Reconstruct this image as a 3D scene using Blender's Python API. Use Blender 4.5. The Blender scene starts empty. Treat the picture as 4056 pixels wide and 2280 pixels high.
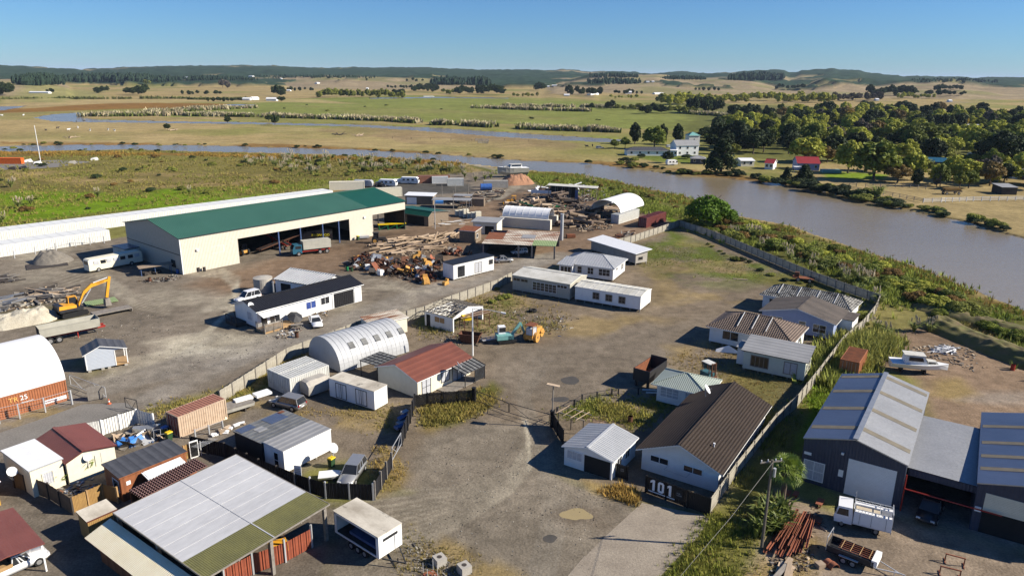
import bpy, bmesh, math, random
import numpy as np
from mathutils import Vector, Matrix
rnd = random.Random(7); nrs = np.random.RandomState(11)
scene = bpy.context.scene; COL = scene.collection
R = math.radians
# ---------------------------------------------------------------- camera, sky, sun, exposure
FPX, CAMH, ROLL = 2850.0, 40.0, R(0.55)
PITCH = math.atan((1140-295.0)/FPX)
cam = bpy.data.cameras.new('camera'); cam_o = bpy.data.objects.new('camera', cam); COL.objects.link(cam_o)
cam.sensor_width = 36; cam.lens = FPX/4056*36; cam.clip_start = 0.5; cam.clip_end = 40000
cam_o.matrix_world = Matrix.Translation((0,0,CAMH)) @ Matrix.Rotation(R(90)-PITCH,4,'X') @ Matrix.Rotation(ROLL,4,'Z')
scene.camera = cam_o
SUN_EL, SUN_AZ = R(31.5), R(-5)                      # azimuth measured from +X
sd = Vector((math.cos(SUN_EL)*math.cos(SUN_AZ), math.cos(SUN_EL)*math.sin(SUN_AZ), math.sin(SUN_EL)))
world = bpy.data.worlds.new('World'); scene.world = world; world.use_nodes = True
wn = world.node_tree; bg = wn.nodes['Background']
sky = wn.nodes.new('ShaderNodeTexSky'); sky.sky_type = 'NISHITA'; sky.sun_disc = False
sky.sun_elevation = SUN_EL; sky.sun_rotation = R(90)-SUN_AZ
sky.air_density = 1.0; sky.dust_density = 0.0; sky.ozone_density = 6.0; sky.altitude = 0; SKYTINT=(.64,.95,1.32,1)
wb = wn.nodes.new('ShaderNodeMix'); wb.data_type='RGBA'; wb.blend_type='MULTIPLY'; wb.inputs[0].default_value=1; wb.inputs[7].default_value=SKYTINT   # the camera's white balance
wn.links.new(sky.outputs[0], wb.inputs[6]); wn.links.new(wb.outputs[2], bg.inputs[0]); bg.inputs[1].default_value = 0.05
HAZE = 0.000034
sun = bpy.data.lights.new('sun','SUN'); sun.energy = 5.0; sun.angle = R(0.53); sun.color = (1,0.92,0.79)
sun_o = bpy.data.objects.new('sun', sun); COL.objects.link(sun_o)
sun_o.rotation_euler = (-sd).to_track_quat('-Z','Y').to_euler()
scene.view_settings.view_transform = 'Standard'; scene.view_settings.look = 'None'
scene.view_settings.exposure = 0.78; scene.view_settings.gamma = 1
scene.cycles.max_bounces = 5; scene.cycles.diffuse_bounces = 1; scene.cycles.volume_bounces = 0
# ---------------------------------------------------------------- surveying: a picture point to a ground point
def ray(u,v):
    x=(u-2028)/FPX; y=-(v-1140)/FPX; c,s=math.cos(ROLL),math.sin(ROLL); x,y=c*x-s*y,s*x+c*y
    return (x, math.cos(PITCH)+y*math.sin(PITCH), -math.sin(PITCH)+y*math.cos(PITCH))
def gn(u,v,z=0.0):
    d=ray(u,v); t=(z-CAMH)/d[2]; return Vector((d[0]*t,d[1]*t,0))
WIN=dict(A=(0,1600),B=(0,1000),C=(1000,1600),D=(1000,1000),E=(2000,1600),F=(2000,1000),G=(3056,1600),H=(3056,1000),I=(0,500),J=(1000,500),K=(2000,500),L=(3056,400))
def p(w,x,y,z=0.0):
    o=WIN[w]; return gn(o[0]+x/2.129,o[1]+y/2.129,z)
def d_(x,y,z=0.0): return gn(x*1.57453,y*1.57453,z)
def htat(u,v,g):
    d=ray(u,v); return CAMH+d[2]*g[1]/d[1]
# ---------------------------------------------------------------- mesh builder
class MB:
    def __init__(s): s.v=[]; s.f=[]; s.m=[]
    def add(s,vs,fs,m=0):
        b=len(s.v); s.v+= [tuple(x) for x in vs]; s.f+=[tuple(b+i for i in q) for q in fs]; s.m+=[m]*len(fs); return s
    def face(s,pts,m=0): return s.add(pts,[tuple(range(len(pts)))],m)
    def hexa(s,b,t,m=0,mt=None):
        n=len(b); s.add(list(b)+list(t),[tuple(range(n-1,-1,-1))]+[(i,(i+1)%n,n+(i+1)%n,n+i) for i in range(n)],m)
        k=len(s.v)-n; s.f.append(tuple(range(k,k+n))); s.m.append(m if mt is None else mt); return s
    def box(s,x0,x1,y0,y1,z0,z1,m=0,mt=None):
        return s.hexa([(x0,y0,z0),(x1,y0,z0),(x1,y1,z0),(x0,y1,z0)],[(x0,y0,z1),(x1,y0,z1),(x1,y1,z1),(x0,y1,z1)],m,mt)
    def obox(s,c,size,rot=(0,0,0),m=0):
        M=Matrix.Translation(c)@Matrix.Rotation(rot[2],4,'Z')@Matrix.Rotation(rot[1],4,'Y')@Matrix.Rotation(rot[0],4,'X')
        a,b,d=[q/2 for q in size]
        P=[M@Vector(q) for q in [(-a,-b,-d),(a,-b,-d),(a,b,-d),(-a,b,-d),(-a,-b,d),(a,-b,d),(a,b,d),(-a,b,d)]]
        return s.hexa(P[:4],P[4:],m)
    def bar(s,a,b,w,h=None,m=0):
        a=Vector(a);b=Vector(b);h=h or w;d=b-a;L=d.length
        if L<1e-6: return s
        q=d.to_track_quat('X','Z').to_matrix()
        def P(x,y,z): return a+q@Vector((x,y,z))
        y=w/2;z=h/2
        return s.hexa([P(0,-y,-z),P(L,-y,-z),P(L,y,-z),P(0,y,-z)],[P(0,-y,z),P(L,-y,z),P(L,y,z),P(0,y,z)],m)
    def cyl(s,a,b,r0,r1=None,n=10,m=0,cap=True):
        a=Vector(a);b=Vector(b);r1=r0 if r1 is None else r1
        q=(b-a).to_track_quat('Z','Y').to_matrix();vs=[]
        for c,r in((a,r0),(b,r1)):
            for i in range(n):
                t=2*math.pi*i/n; vs.append(c+q@Vector((r*math.cos(t),r*math.sin(t),0)))
        fs=[(i,(i+1)%n,n+(i+1)%n,n+i) for i in range(n)]
        if cap: fs+=[tuple(range(n-1,-1,-1)),tuple(range(n,2*n))]
        return s.add(vs,fs,m)
    def tube(s,pts,r,n=6,m=0):
        for a,b in zip(pts[:-1],pts[1:]): s.cyl(a,b,r,r,n,m)
        return s
    def loft(s,rings,m=0,cap=True,close=True):
        n=len(rings[0]); vs=[q for r in rings for q in r]; fs=[]
        for k in range(len(rings)-1):
            for i in range(n if close else n-1):
                j=(i+1)%n; fs.append((k*n+i,k*n+j,(k+1)*n+j,(k+1)*n+i))
        if cap: fs+=[tuple(range(n-1,-1,-1)),tuple(range((len(rings)-1)*n,len(rings)*n))]
        return s.add(vs,fs,m)
    def mesh(s,name,mats,smooth=False):
        me=bpy.data.meshes.new(name); me.from_pydata(s.v,[],s.f)
        for k in (mats if isinstance(mats,(list,tuple)) else [mats]): me.materials.append(M(k) if isinstance(k,str) else k)
        me.polygons.foreach_set('material_index',s.m)
        if smooth: me.polygons.foreach_set('use_smooth',[True]*len(s.f))
        bm=bmesh.new(); bm.from_mesh(me); bmesh.ops.recalc_face_normals(bm,faces=bm.faces); bm.to_mesh(me); bm.free()
        return me
    def build(s,name,mats,parent=None,smooth=False): return ob(name,s.mesh(name,mats,smooth),parent)
def ob(name,me,parent=None,loc=(0,0,0),rz=0.0):
    o=bpy.data.objects.new(name,me); COL.objects.link(o); o.parent=parent; o.location=loc; o.rotation_euler=(0,0,rz); return o
def tag(o,label,cat,group=None):
    o['label']=label; o['category']=cat
    if group: o['group']=group
    return o
def T(name,label,cat,loc,rz=0.0,group=None):
    o=bpy.data.objects.new(name,None); COL.objects.link(o); o.empty_display_size=.3
    o.location=(loc[0],loc[1],loc[2] if len(loc)>2 else 0); o.rotation_euler=(0,0,rz); return tag(o,label,cat,group)
def solo(name,label,cat,mb,mats,loc,rz=0.0,group=None,smooth=False):
    o=mb.build(name,mats,None,smooth); o.location=(loc[0],loc[1],loc[2] if len(loc)>2 else 0); o.rotation_euler=(0,0,rz); return tag(o,label,cat,group)
def struct(o,kind='structure'): o['kind']=kind; return o
def copytree(o,loc,rz,label=None,parent=None):
    c=o.copy(); COL.objects.link(c)
    if parent is None: c.location=(loc[0],loc[1],loc[2] if len(loc)>2 else 0); c.rotation_euler=(0,0,rz)
    else: c.parent=parent
    if label: c['label']=label
    for ch in o.children: copytree(ch,None,0,None,c)
    return c
def ang(a,b): return math.atan2(b[1]-a[1],b[0]-a[0])
# ---------------------------------------------------------------- materials
MATS={}
def M(k):
    if k not in MATS: MATS[k]=mkmat(k,**SPEC[k])
    return MATS[k]
def mkmat(name,c,c2=None,rough=.75,ns=1.5,na=.25,line=None,rust=None,metal=0.0,spec=.3,bump=0.0,bs=30,rnd_v=0.0,trans=0.0,attr=None,coat=0,scale=None,fine=.12,upn=0.0):
    m=bpy.data.materials.new(name); m.use_nodes=True; nt=m.node_tree; N=nt.nodes; L=nt.links; b=N['Principled BSDF']
    tc=N.new('ShaderNodeTexCoord'); co=tc.outputs['Object']
    if scale:
        mp=N.new('ShaderNodeMapping'); mp.inputs['Scale'].default_value=scale; L.new(co,mp.inputs[0]); co2=mp.outputs[0]
    else: co2=co
    def noise(s,d=5,cc=None,r=.6):
        n=N.new('ShaderNodeTexNoise'); n.inputs['Scale'].default_value=s; n.inputs['Detail'].default_value=d; n.inputs['Roughness'].default_value=r; L.new(cc or co2,n.inputs['Vector']); return n.outputs[0]
    def mix(f,a,bb,t='MIX'):
        x=N.new('ShaderNodeMix'); x.data_type='RGBA'; x.blend_type=t
        for i,q in ((0,f),(6,a),(7,bb)):
            if isinstance(q,(int,float)): x.inputs[i].default_value=q
            elif isinstance(q,tuple): x.inputs[i].default_value=q+(1,) if len(q)==3 else q
            else: L.new(q,x.inputs[i])
        return x.outputs[2]
    def ramp(f,a,bb):
        r=N.new('ShaderNodeMapRange'); r.inputs[1].default_value=a; r.inputs[2].default_value=bb; L.new(f,r.inputs[0]); return r.outputs[0]
    if c2 is None: c2=tuple(q*(1-na*1.6) for q in c)
    if attr:
        at=N.new('ShaderNodeAttribute'); at.attribute_name=attr; col=at.outputs[0]
        col=mix(ramp(noise(ns),.35,.75),col,mix(1.0,col,tuple(q for q in c2),'MULTIPLY'))
    else: col=mix(ramp(noise(ns),.3,.72),c,c2)
    if fine: col=mix(fine,col,mix(1.0,col,noise(ns*14,3),'OVERLAY'))
    if rust:
        rc,ra,rs=rust; col=mix(ramp(noise(rs,8,None,.7),ra,ra+.12),col,mix(ramp(noise(rs*3,4),.3,.7),rc,tuple(q*.45 for q in rc)))
    if rnd_v:
        oi=N.new('ShaderNodeObjectInfo'); col=mix(1.0,col,mix(oi.outputs['Random'],(1-rnd_v,)*3,(1+rnd_v,)*3),'MULTIPLY')
    bh=None
    if line:
        ax,per,amt=line[:3]; dk=line[3] if len(line)>3 else 0.0
        sp=N.new('ShaderNodeSeparateXYZ'); L.new(co,sp.inputs[0])
        w=N.new('ShaderNodeMath'); w.operation='MULTIPLY'; w.inputs[1].default_value=2*math.pi/per; L.new(sp.outputs['xyz'.index(ax)],w.inputs[0])
        s_=N.new('ShaderNodeMath'); s_.operation='SINE'; L.new(w.outputs[0],s_.inputs[0]); bh=s_.outputs[0]
        if dk:
            f=ramp(bh,.75,.98); fm=N.new('ShaderNodeMath'); fm.operation='MULTIPLY'; fm.inputs[1].default_value=dk; L.new(f,fm.inputs[0])
            col=mix(fm.outputs[0],col,tuple(q*.25 for q in c))
    L.new(col,b.inputs['Base Color'])
    b.inputs['Roughness'].default_value=rough; b.inputs['Metallic'].default_value=metal; b.inputs['Specular IOR Level'].default_value=spec
    if coat: b.inputs['Coat Weight'].default_value=coat
    nrm=None
    if bh is not None:
        bp=N.new('ShaderNodeBump'); bp.inputs['Strength'].default_value=line[2]; bp.inputs['Distance'].default_value=line[1]*.18; L.new(bh,bp.inputs['Height']); nrm=bp.outputs[0]
    if bump:
        bp=N.new('ShaderNodeBump'); bp.inputs['Strength'].default_value=bump; bp.inputs['Distance'].default_value=1/bs; L.new(noise(bs,4),bp.inputs['Height'])
        if nrm: L.new(nrm,bp.inputs['Normal'])
        nrm=bp.outputs[0]
    if upn:
        ge=N.new('ShaderNodeNewGeometry'); v1=N.new('ShaderNodeVectorMath'); v1.operation='SCALE'; v1.inputs['Scale'].default_value=1-upn; L.new(ge.outputs['Normal'],v1.inputs[0]); v2=N.new('ShaderNodeVectorMath'); v2.operation='ADD'; L.new(v1.outputs[0],v2.inputs[0]); v2.inputs[1].default_value=(0,0,upn); v3=N.new('ShaderNodeVectorMath'); v3.operation='NORMALIZE'; L.new(v2.outputs[0],v3.inputs[0]); nrm=v3.outputs[0]
    if nrm: L.new(nrm,b.inputs['Normal'])
    if trans:
        tr=N.new('ShaderNodeBsdfTranslucent'); L.new(col,tr.inputs[0]); ms=N.new('ShaderNodeMixShader'); ms.inputs[0].default_value=trans
        L.new(b.outputs[0],ms.inputs[1]); L.new(tr.outputs[0],ms.inputs[2]); L.new(ms.outputs[0],N['Material Output'].inputs[0])
    return m
RUST=(.17,.06,.025)
SPEC=dict(
 white_wall=dict(c=(.80,.80,.78),c2=(.70,.69,.65),line=('z',.18,.25,.12),ns=.8,rough=.6),
 white_plain=dict(c=(.82,.82,.80),c2=(.72,.72,.69),ns=.7,rough=.5),
 white_trim=dict(c=(.82,.82,.80),c2=(.75,.75,.72),rough=.5),
 white_ribbed=dict(c=(.80,.80,.78),c2=(.70,.70,.67),line=('x',.22,.5,.1),rough=.5),
 white_rusty=dict(c=(.60,.60,.565),c2=(.47,.465,.42),rust=(RUST,.63,.9),rough=.6),
 dirty_white=dict(c=(.60,.585,.53),c2=(.40,.385,.33),ns=.5,rust=((.25,.22,.17),.6,1.2),rough=.7),
 stained_roof=dict(c=(.62,.57,.47),c2=(.30,.26,.20),ns=.55,rust=((.13,.11,.085),.56,.7),rough=.7,scale=(1,.5,1)),
 cream_wall=dict(c=(.64,.585,.475),c2=(.57,.52,.42),line=('x',.32,.5,.1),rough=.6),
 cream_plain=dict(c=(.74,.69,.54),c2=(.66,.61,.47),rough=.6),
 beige_wall=dict(c=(.42,.40,.34),c2=(.36,.34,.28),line=('x',.5,.1,.1),rough=.7),
 mint_wall=dict(c=(.55,.60,.53),c2=(.48,.53,.46),line=('z',.18,.25,.12),rough=.6),
 blue_wall=dict(c=(.30,.36,.52),c2=(.26,.31,.46),line=('z',.2,.2,.1),rough=.6),
 slate_wall=dict(c=(.05,.06,.09),c2=(.04,.048,.075),line=('x',.3,.5),rough=.5),
 yellow_wall=dict(c=(.50,.30,.05),c2=(.40,.23,.04),line=('x',.6,.2,.3)),
 brown_wall=dict(c=(.30,.11,.045),c2=(.20,.07,.03),line=('x',1.2,.1,.3)),
 brown_board=dict(c=(.20,.14,.09),c2=(.11,.08,.055),line=('x',.17,.4,.5)),  # dark brown boards with darker joints
 wood_wall=dict(c=(.26,.20,.14),c2=(.13,.10,.075),line=('x',.15,.4,.5),ns=3),
 ochre_wood=dict(c=(.38,.23,.08),c2=(.27,.16,.06),line=('x',.15,.4,.4)),
 green_roof=dict(c=(.045,.125,.085),c2=(.036,.105,.07),line=('x',.38,.5),rough=.45,ns=.15,fine=.05),
 green_roof_new=dict(c=(.012,.085,.05),c2=(.010,.07,.042),line=('x',.38,.5),rough=.4,ns=.3,fine=.05),
 black_roof=dict(c=(.016,.016,.018),c2=(.011,.011,.013),line=('x',.4,.3),rough=.5,spec=.3),
 dark_tile=dict(c=(.048,.035,.027),c2=(.036,.027,.022),ns=.5,fine=.5,rust=((.03,.024,.02),.62,2.2),line=('x',.3,.5),rough=.8,spec=.15),
 brown_tile=dict(c=(.20,.148,.115),c2=(.12,.088,.07),ns=1.2,fine=.6,line=('x',.32,.8,.3),rough=.8),
 grey_tile=dict(c=(.34,.33,.30),c2=(.07,.065,.06),ns=1.6,fine=.8,rust=((.04,.037,.034),.52,.8),line=('x',.34,.8,.3),rough=.9),
 old_shingle=dict(c=(.115,.095,.08),c2=(.055,.047,.042),ns=.7,fine=.7,rust=((.24,.21,.18),.66,1.4),scale=(.35,1,1),rough=.9),
 maroon_roof=dict(c=(.20,.065,.05),c2=(.15,.048,.038),line=('y',.20,.5),rough=.5,ns=.4),
 redbrown_roof=dict(c=(.19,.065,.042),c2=(.14,.05,.034),ns=.35,line=('y',.9,.12,.2),rough=.55,fine=.2),
 red_roof=dict(c=(.30,.035,.035),c2=(.24,.03,.03),rough=.5),
 plum_metal=dict(c=(.12,.035,.028),c2=(.09,.027,.022),line=('y',.3,1.0,.4),rough=.4),
 iron_roof=dict(c=(.50,.50,.49),c2=(.40,.40,.39),ns=.35,line=('y',.17,.5,.08),rough=.5,fine=.25),
 iron_roof_x=dict(c=(.50,.50,.50),c2=(.42,.42,.425),ns=.25,line=('x',.17,.18),rough=.5,fine=.2,scale=(1,.25,1)),
 hut_iron=dict(c=(.43,.44,.45),c2=(.35,.36,.37),ns=.4,rough=.5,fine=.2,rust=((.3,.28,.25),.66,.6)),
 iron_grey=dict(c=(.28,.285,.295),c2=(.22,.225,.235),ns=.3,line=('y',.2,.4,.06),rough=.5,fine=.3,rust=((.2,.17,.12),.68,.5)),
 zinc_roof=dict(c=(.47,.48,.49),c2=(.38,.39,.405),ns=.5,line=('y',.2,.5,.15),rough=.4),
 grey_roof=dict(c=(.30,.30,.30),c2=(.24,.24,.24),ns=.4,line=('y',.8,.15,.3),rough=.6),
 charcoal_roof=dict(c=(.085,.085,.09),c2=(.06,.06,.065),line=('x',.9,.2,.4),rough=.5,fine=.3),
 pale_green_roof=dict(c=(.35,.39,.34),c2=(.28,.32,.27),line=('x',.24,.6,.2),rough=.5,ns=.8),
 skylight_strip=dict(c=(.19,.165,.12),c2=(.13,.115,.085),ns=1,fine=.3),
 blue_skytint_roof=dict(c=(.16,.20,.30),c2=(.11,.145,.23),line=('y',.2,.6),rough=.36,metal=.5,ns=.25,scale=(.4,1.2,1)),  # reflected sky put into the base colour; also serves real blue iron
 rust_roof=dict(c=(.58,.52,.42),c2=(.44,.38,.3),rust=((.26,.10,.04),.46,.6),scale=(.35,1.6,1),line=('x',.3,.5,.1),ns=.5),
 rust_sheet=dict(c=(.25,.085,.035),c2=(.13,.05,.025),ns=1.2,fine=.4,rough=.85),
 olive_sheet=dict(c=(.17,.16,.055),c2=(.12,.115,.045),ns=.5,line=('y',.17,.5,.1),rough=.5,fine=.4),
 moss_sheet=dict(c=(.26,.33,.15),c2=(.2,.27,.12),ns=.7,line=('x',.3,.4,.1)),
 cream_sheet=dict(c=(.85,.78,.58),c2=(.74,.64,.42),ns=.4,line=('x',.2,.5,.08),rough=.5),
 clear_sheet=dict(c=(.20,.20,.19),c2=(.11,.11,.105),ns=1.2,line=('y',.7,.15,.4),rough=.4,fine=.4),
 cont_red=dict(c=(.29,.135,.09),c2=(.22,.095,.06),rust=(RUST,.66,1.0),rough=.6),
 cont_orange=dict(c=(.36,.135,.06),c2=(.28,.105,.048),rust=((.13,.05,.025),.68,1.0),rough=.6),
 cont_pink=dict(c=(.36,.165,.11),c2=(.28,.125,.085),rust=(RUST,.66,.8),rough=.6),
 cont_tan=dict(c=(.52,.40,.29),c2=(.40,.29,.20),rust=((.28,.14,.08),.58,1.0),rough=.6),
 cont_white=dict(c=(.70,.70,.67),c2=(.62,.62,.58),ns=.3,rough=.5),
 cont_seam=dict(c=(.36,.35,.31),na=.1),
 cont_maroon=dict(c=(.16,.04,.035),c2=(.12,.032,.028),rough=.6),
 white_fabric=dict(c=(.85,.85,.84),c2=(.80,.80,.79),ns=.3,rough=.8,trans=.12,fine=.04),
 corr_white=dict(c=(.78,.78,.76),c2=(.64,.63,.60),line=('x',.3,.9,.3),rough=.5),
 corr_black=dict(c=(.022,.022,.025),c2=(.015,.015,.018),line=('x',.28,.8),rough=.6),
 corr_rust=dict(c=(.30,.085,.045),c2=(.22,.06,.035),line=('x',.2,.8),rough=.5,rust=((.12,.045,.03),.7,1.5)),
 fence_pale=dict(c=(.40,.37,.30),c2=(.25,.225,.18),ns=1.3,rough=.9,rust=((.12,.11,.08),.66,2)),
 fence_black=dict(c=(.018,.017,.017),c2=(.011,.011,.011),ns=2,rough=.6,spec=.2),
 wood_new=dict(c=(.42,.27,.13),c2=(.33,.2,.09),ns=2),
 wood_grey=dict(c=(.27,.245,.21),c2=(.16,.14,.12),ns=2.5,fine=.4),
 pole_wood=dict(c=(.15,.13,.105),c2=(.09,.078,.065),ns=2,fine=.4),
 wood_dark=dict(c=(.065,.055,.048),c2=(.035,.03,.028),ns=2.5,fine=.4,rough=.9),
 wood_pale=dict(c=(.44,.34,.24),c2=(.30,.22,.15),ns=2.5,fine=.3,rnd_v=.25),
 bark=dict(c=(.15,.115,.085),c2=(.075,.057,.045),ns=5,rough=.95),
 log=dict(c=(.38,.28,.185),c2=(.19,.135,.09),ns=2,fine=.5,rnd_v=.35,rough=.9),
 log_dark=dict(c=(.17,.125,.095),c2=(.07,.052,.042),ns=2,fine=.5,rnd_v=.4,rough=.95),
 rust=dict(c=(.13,.055,.03),c2=(.06,.028,.018),ns=3,fine=.5,rnd_v=.3,rough=.9),
 rust_beam=dict(c=(.27,.095,.05),c2=(.18,.06,.035),ns=3,fine=.3,rnd_v=.25,rough=.85),
 concrete=dict(c=(.42,.39,.34),c2=(.30,.28,.245),ns=1.0,fine=.4,rough=.95),
 concrete_pad=dict(c=(.31,.265,.205),c2=(.21,.175,.135),ns=.35,fine=.5,rough=.95,bump=.3,bs=8,rust=((.17,.145,.115),.60,.8)),
 asphalt=dict(c=(.20,.185,.165),c2=(.15,.14,.125),ns=.4,fine=.6,rough=.95),
 dark_gravel=dict(c=(.075,.075,.075),c2=(.055,.055,.055),ns=1,fine=.6,rough=.95),
 steel=dict(c=(.42,.43,.44),c2=(.3,.31,.32),metal=.6,rough=.45),
 galv=dict(c=(.5,.51,.52),c2=(.4,.41,.42),metal=.3,rough=.5),
 white_metal=dict(c=(.78,.78,.77),rough=.4,na=.06),
 dark_metal=dict(c=(.03,.03,.033),rough=.5,na=.2),
 blue_steel=dict(c=(.10,.16,.32),rough=.5),
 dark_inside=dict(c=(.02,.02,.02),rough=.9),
 glass=dict(c=(.015,.017,.02),c2=(.03,.033,.038),ns=.8,rough=.06,spec=.6,fine=0),
 curtain=dict(c=(.55,.56,.58),c2=(.38,.39,.42),ns=3,rough=.3,line=('x',.2,.3,.3)),
 blue_glass=dict(c=(.05,.09,.30),rough=.2),
 tyre=dict(c=(.018,.018,.018),rough=.9,na=.2),
 rim=dict(c=(.5,.5,.5),rough=.35,metal=.5),
 cat_yellow=dict(c=(.68,.33,.025),c2=(.55,.26,.02),ns=1.5,rough=.45,rust=((.2,.09,.03),.74,2)),
 old_yellow=dict(c=(.58,.31,.07),c2=(.42,.21,.05),ns=1.5,rough=.6,rust=((.22,.09,.035),.58,1.6)),
 teal=dict(c=(.20,.42,.38),c2=(.13,.30,.29),rough=.5),
 teal_dark=dict(c=(.06,.15,.17),rough=.5),
 car_white=dict(c=(.80,.80,.80),rough=.25,na=.03,spec=.5,coat=.4),
 car_silver=dict(c=(.40,.40,.39),rough=.3,metal=.55,na=.06,coat=.4),
 car_grey=dict(c=(.28,.275,.265),rough=.3,metal=.4,na=.06,coat=.4),
 car_dark=dict(c=(.015,.015,.018),rough=.3,na=.05,coat=.4),
 truck_blue=dict(c=(.03,.13,.20),rough=.35,coat=.3),
 paint_red=dict(c=(.36,.03,.02),c2=(.25,.03,.02),rough=.5),
 paint_orange=dict(c=(.65,.13,.02),rough=.5),
 paint_green=dict(c=(.02,.22,.08),rough=.5),
 paint_blue=dict(c=(.05,.14,.42),rough=.45),
 bin_green=dict(c=(.03,.07,.03),rough=.5),
 bin_yellow=dict(c=(.80,.55,.01),rough=.45),
 light_red=dict(c=(.45,.01,.01),rough=.2),
 light_clear=dict(c=(.7,.7,.7),rough=.15),
 grey_body=dict(c=(.42,.405,.34),c2=(.32,.31,.26),ns=.8,rust=((.2,.12,.07),.70,1.2)),
 tarp_blue=dict(c=(.05,.22,.60),c2=(.04,.15,.42),ns=2,rough=.5),
 tan_tray=dict(c=(.55,.47,.34),c2=(.42,.35,.25),ns=1.5),
 lime_soil=dict(c=(.52,.48,.38),c2=(.33,.29,.22),ns=.8,fine=.7,rough=1,bump=.5,bs=6),
 gravel_heap=dict(c=(.20,.18,.15),c2=(.14,.125,.105),ns=2,fine=.7,rough=1,bump=.5,bs=10),
 clay=dict(c=(.36,.19,.11),c2=(.26,.14,.085),ns=1,fine=.6,rough=1),
 mud_water=dict(c=(.33,.26,.13),c2=(.28,.22,.115),ns=.5,rough=.25,fine=.02),
 wet_mark=dict(c=(.085,.075,.062),c2=(.06,.055,.046),ns=1,rough=.6),
 print_white=dict(c=(.8,.8,.8),rough=.6,na=.02), print_orange=dict(c=(.75,.42,.12),rough=.6,na=.02),
 print_red=dict(c=(.45,.1,.06),rough=.6,na=.02), print_grey=dict(c=(.35,.35,.35),rough=.6), print_yellow=dict(c=(.75,.6,.02),rough=.6,na=.02),
 print_black=dict(c=(.02,.02,.02),rough=.6),
 cone_orange=dict(c=(.75,.16,.06),rough=.6),
 leaf_dark=dict(c=(.045,.066,.022),c2=(.020,.032,.012),ns=.35,rnd_v=.3,rough=.7,trans=.12,fine=0,spec=.2),
 leaf_mid=dict(c=(.19,.225,.036),c2=(.09,.115,.02),ns=.35,rnd_v=.25,rough=.7,trans=.2,fine=0,spec=.2),
 leaf_light=dict(c=(.45,.45,.07),c2=(.29,.31,.046),ns=.35,rnd_v=.2,rough=.7,trans=.25,fine=0,spec=.2),
 leaf_bright=dict(c=(.115,.20,.014),c2=(.05,.10,.008),ns=.4,rnd_v=.1,rough=.7,trans=.25,fine=0,spec=.2),
 leaf_autumn=dict(c=(.24,.17,.055),c2=(.15,.10,.035),ns=.35,rnd_v=.2,rough=.7,trans=.2,fine=0,spec=.2),
 leaf_gold=dict(c=(.42,.28,.02),c2=(.27,.19,.02),ns=.35,rough=.7,trans=.2,fine=0),
 leaf_bare=dict(c=(.15,.125,.095),c2=(.09,.075,.06),ns=.5,rnd_v=.2,rough=.9,fine=0),
 scrub=dict(c=(.25,.26,.05),c2=(.13,.15,.03),ns=.5,rnd_v=.35,rough=.8,trans=.15,fine=0,spec=.2),
 scrub_brown=dict(c=(.25,.155,.045),c2=(.15,.09,.03),ns=.5,rnd_v=.3,rough=.8,trans=.15,fine=0,spec=.2),
 pampas_leaf=dict(c=(.24,.27,.075),c2=(.14,.17,.045),ns=.6,rnd_v=.25,rough=.7,trans=.2,fine=0,spec=.2),
 pampas_plume=dict(c=(.52,.44,.30),c2=(.4,.33,.22),ns=1,rough=.9,trans=.2,fine=0),
 flax_leaf=dict(c=(.09,.13,.025),c2=(.2,.21,.05),ns=2,rough=.5,trans=.12,fine=0),
 palm_leaf=dict(c=(.24,.31,.05),c2=(.12,.18,.025),ns=1.5,rough=.45,trans=.15,fine=0,spec=.4),
 palm_dead=dict(c=(.30,.23,.12),c2=(.17,.13,.07),ns=2,rough=.9,fine=0),
 grass_attr=dict(upn=.65,c=(1,1,1),c2=(.6,.62,.55),attr='Col',ns=.6,rough=.85,trans=.2,fine=0,spec=.15),
 litter_attr=dict(c=(1,1,1),c2=(.7,.7,.7),attr='Col',ns=2,rough=.9,fine=0,spec=.15),
 leaf_mass=dict(c=(1,1,1),c2=(.65,.68,.6),attr='Col',ns=.4,rough=.8,trans=.15,fine=0,spec=.15),
 water=dict(c=(.235,.19,.12),c2=(.18,.145,.09),ns=.012,rough=.2,spec=.35,bump=.14,bs=1.2,fine=0),
 scrub_soil=dict(c=(.16,.12,.065),c2=(.10,.11,.025),ns=.6,fine=.6,rough=1),
 haze_wood=dict(c=(.026,.045,.026),c2=(.014,.026,.016),ns=.05,rough=.9,fine=0,spec=.1),
)
# ---------------------------------------------------------------- terrain
def vnoise(x,y,s,seed=0):
    x=x/s+seed*17.3; y=y/s+seed*31.7; xi=np.floor(x).astype(np.int64); yi=np.floor(y).astype(np.int64); fx=x-xi; fy=y-yi
    fx=fx*fx*(3-2*fx); fy=fy*fy*(3-2*fy)
    def h(a,b):
        n=(a*374761393+b*668265263+seed*974711)&0x7fffffff; n=((n^(n>>13))*1274126177)&0x7fffffff; return ((n^(n>>16))&0xffff)/65535.0
    return (h(xi,yi)*(1-fx)+h(xi+1,yi)*fx)*(1-fy)+(h(xi,yi+1)*(1-fx)+h(xi+1,yi+1)*fx)*fy
def fbm(x,y,s,seed=0,o=4):
    t=0;a=.5;n=0
    for k in range(o): t=t+a*vnoise(x,y,s/2**k,seed+k); n+=a; a*=.5
    return t/n
def gp(pts): return np.array([tuple(d_(a,b))[:2] for a,b in pts])
def inside(P,x,y):
    c=np.zeros(x.shape,bool); n=len(P)
    for i in range(n):
        x0,y0=P[i]; x1,y1=P[(i+1)%n]
        if y0==y1: continue
        c^=((y0>y)!=(y1>y))&(x<(x1-x0)*(y-y0)/(y1-y0)+x0)
    return c
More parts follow.
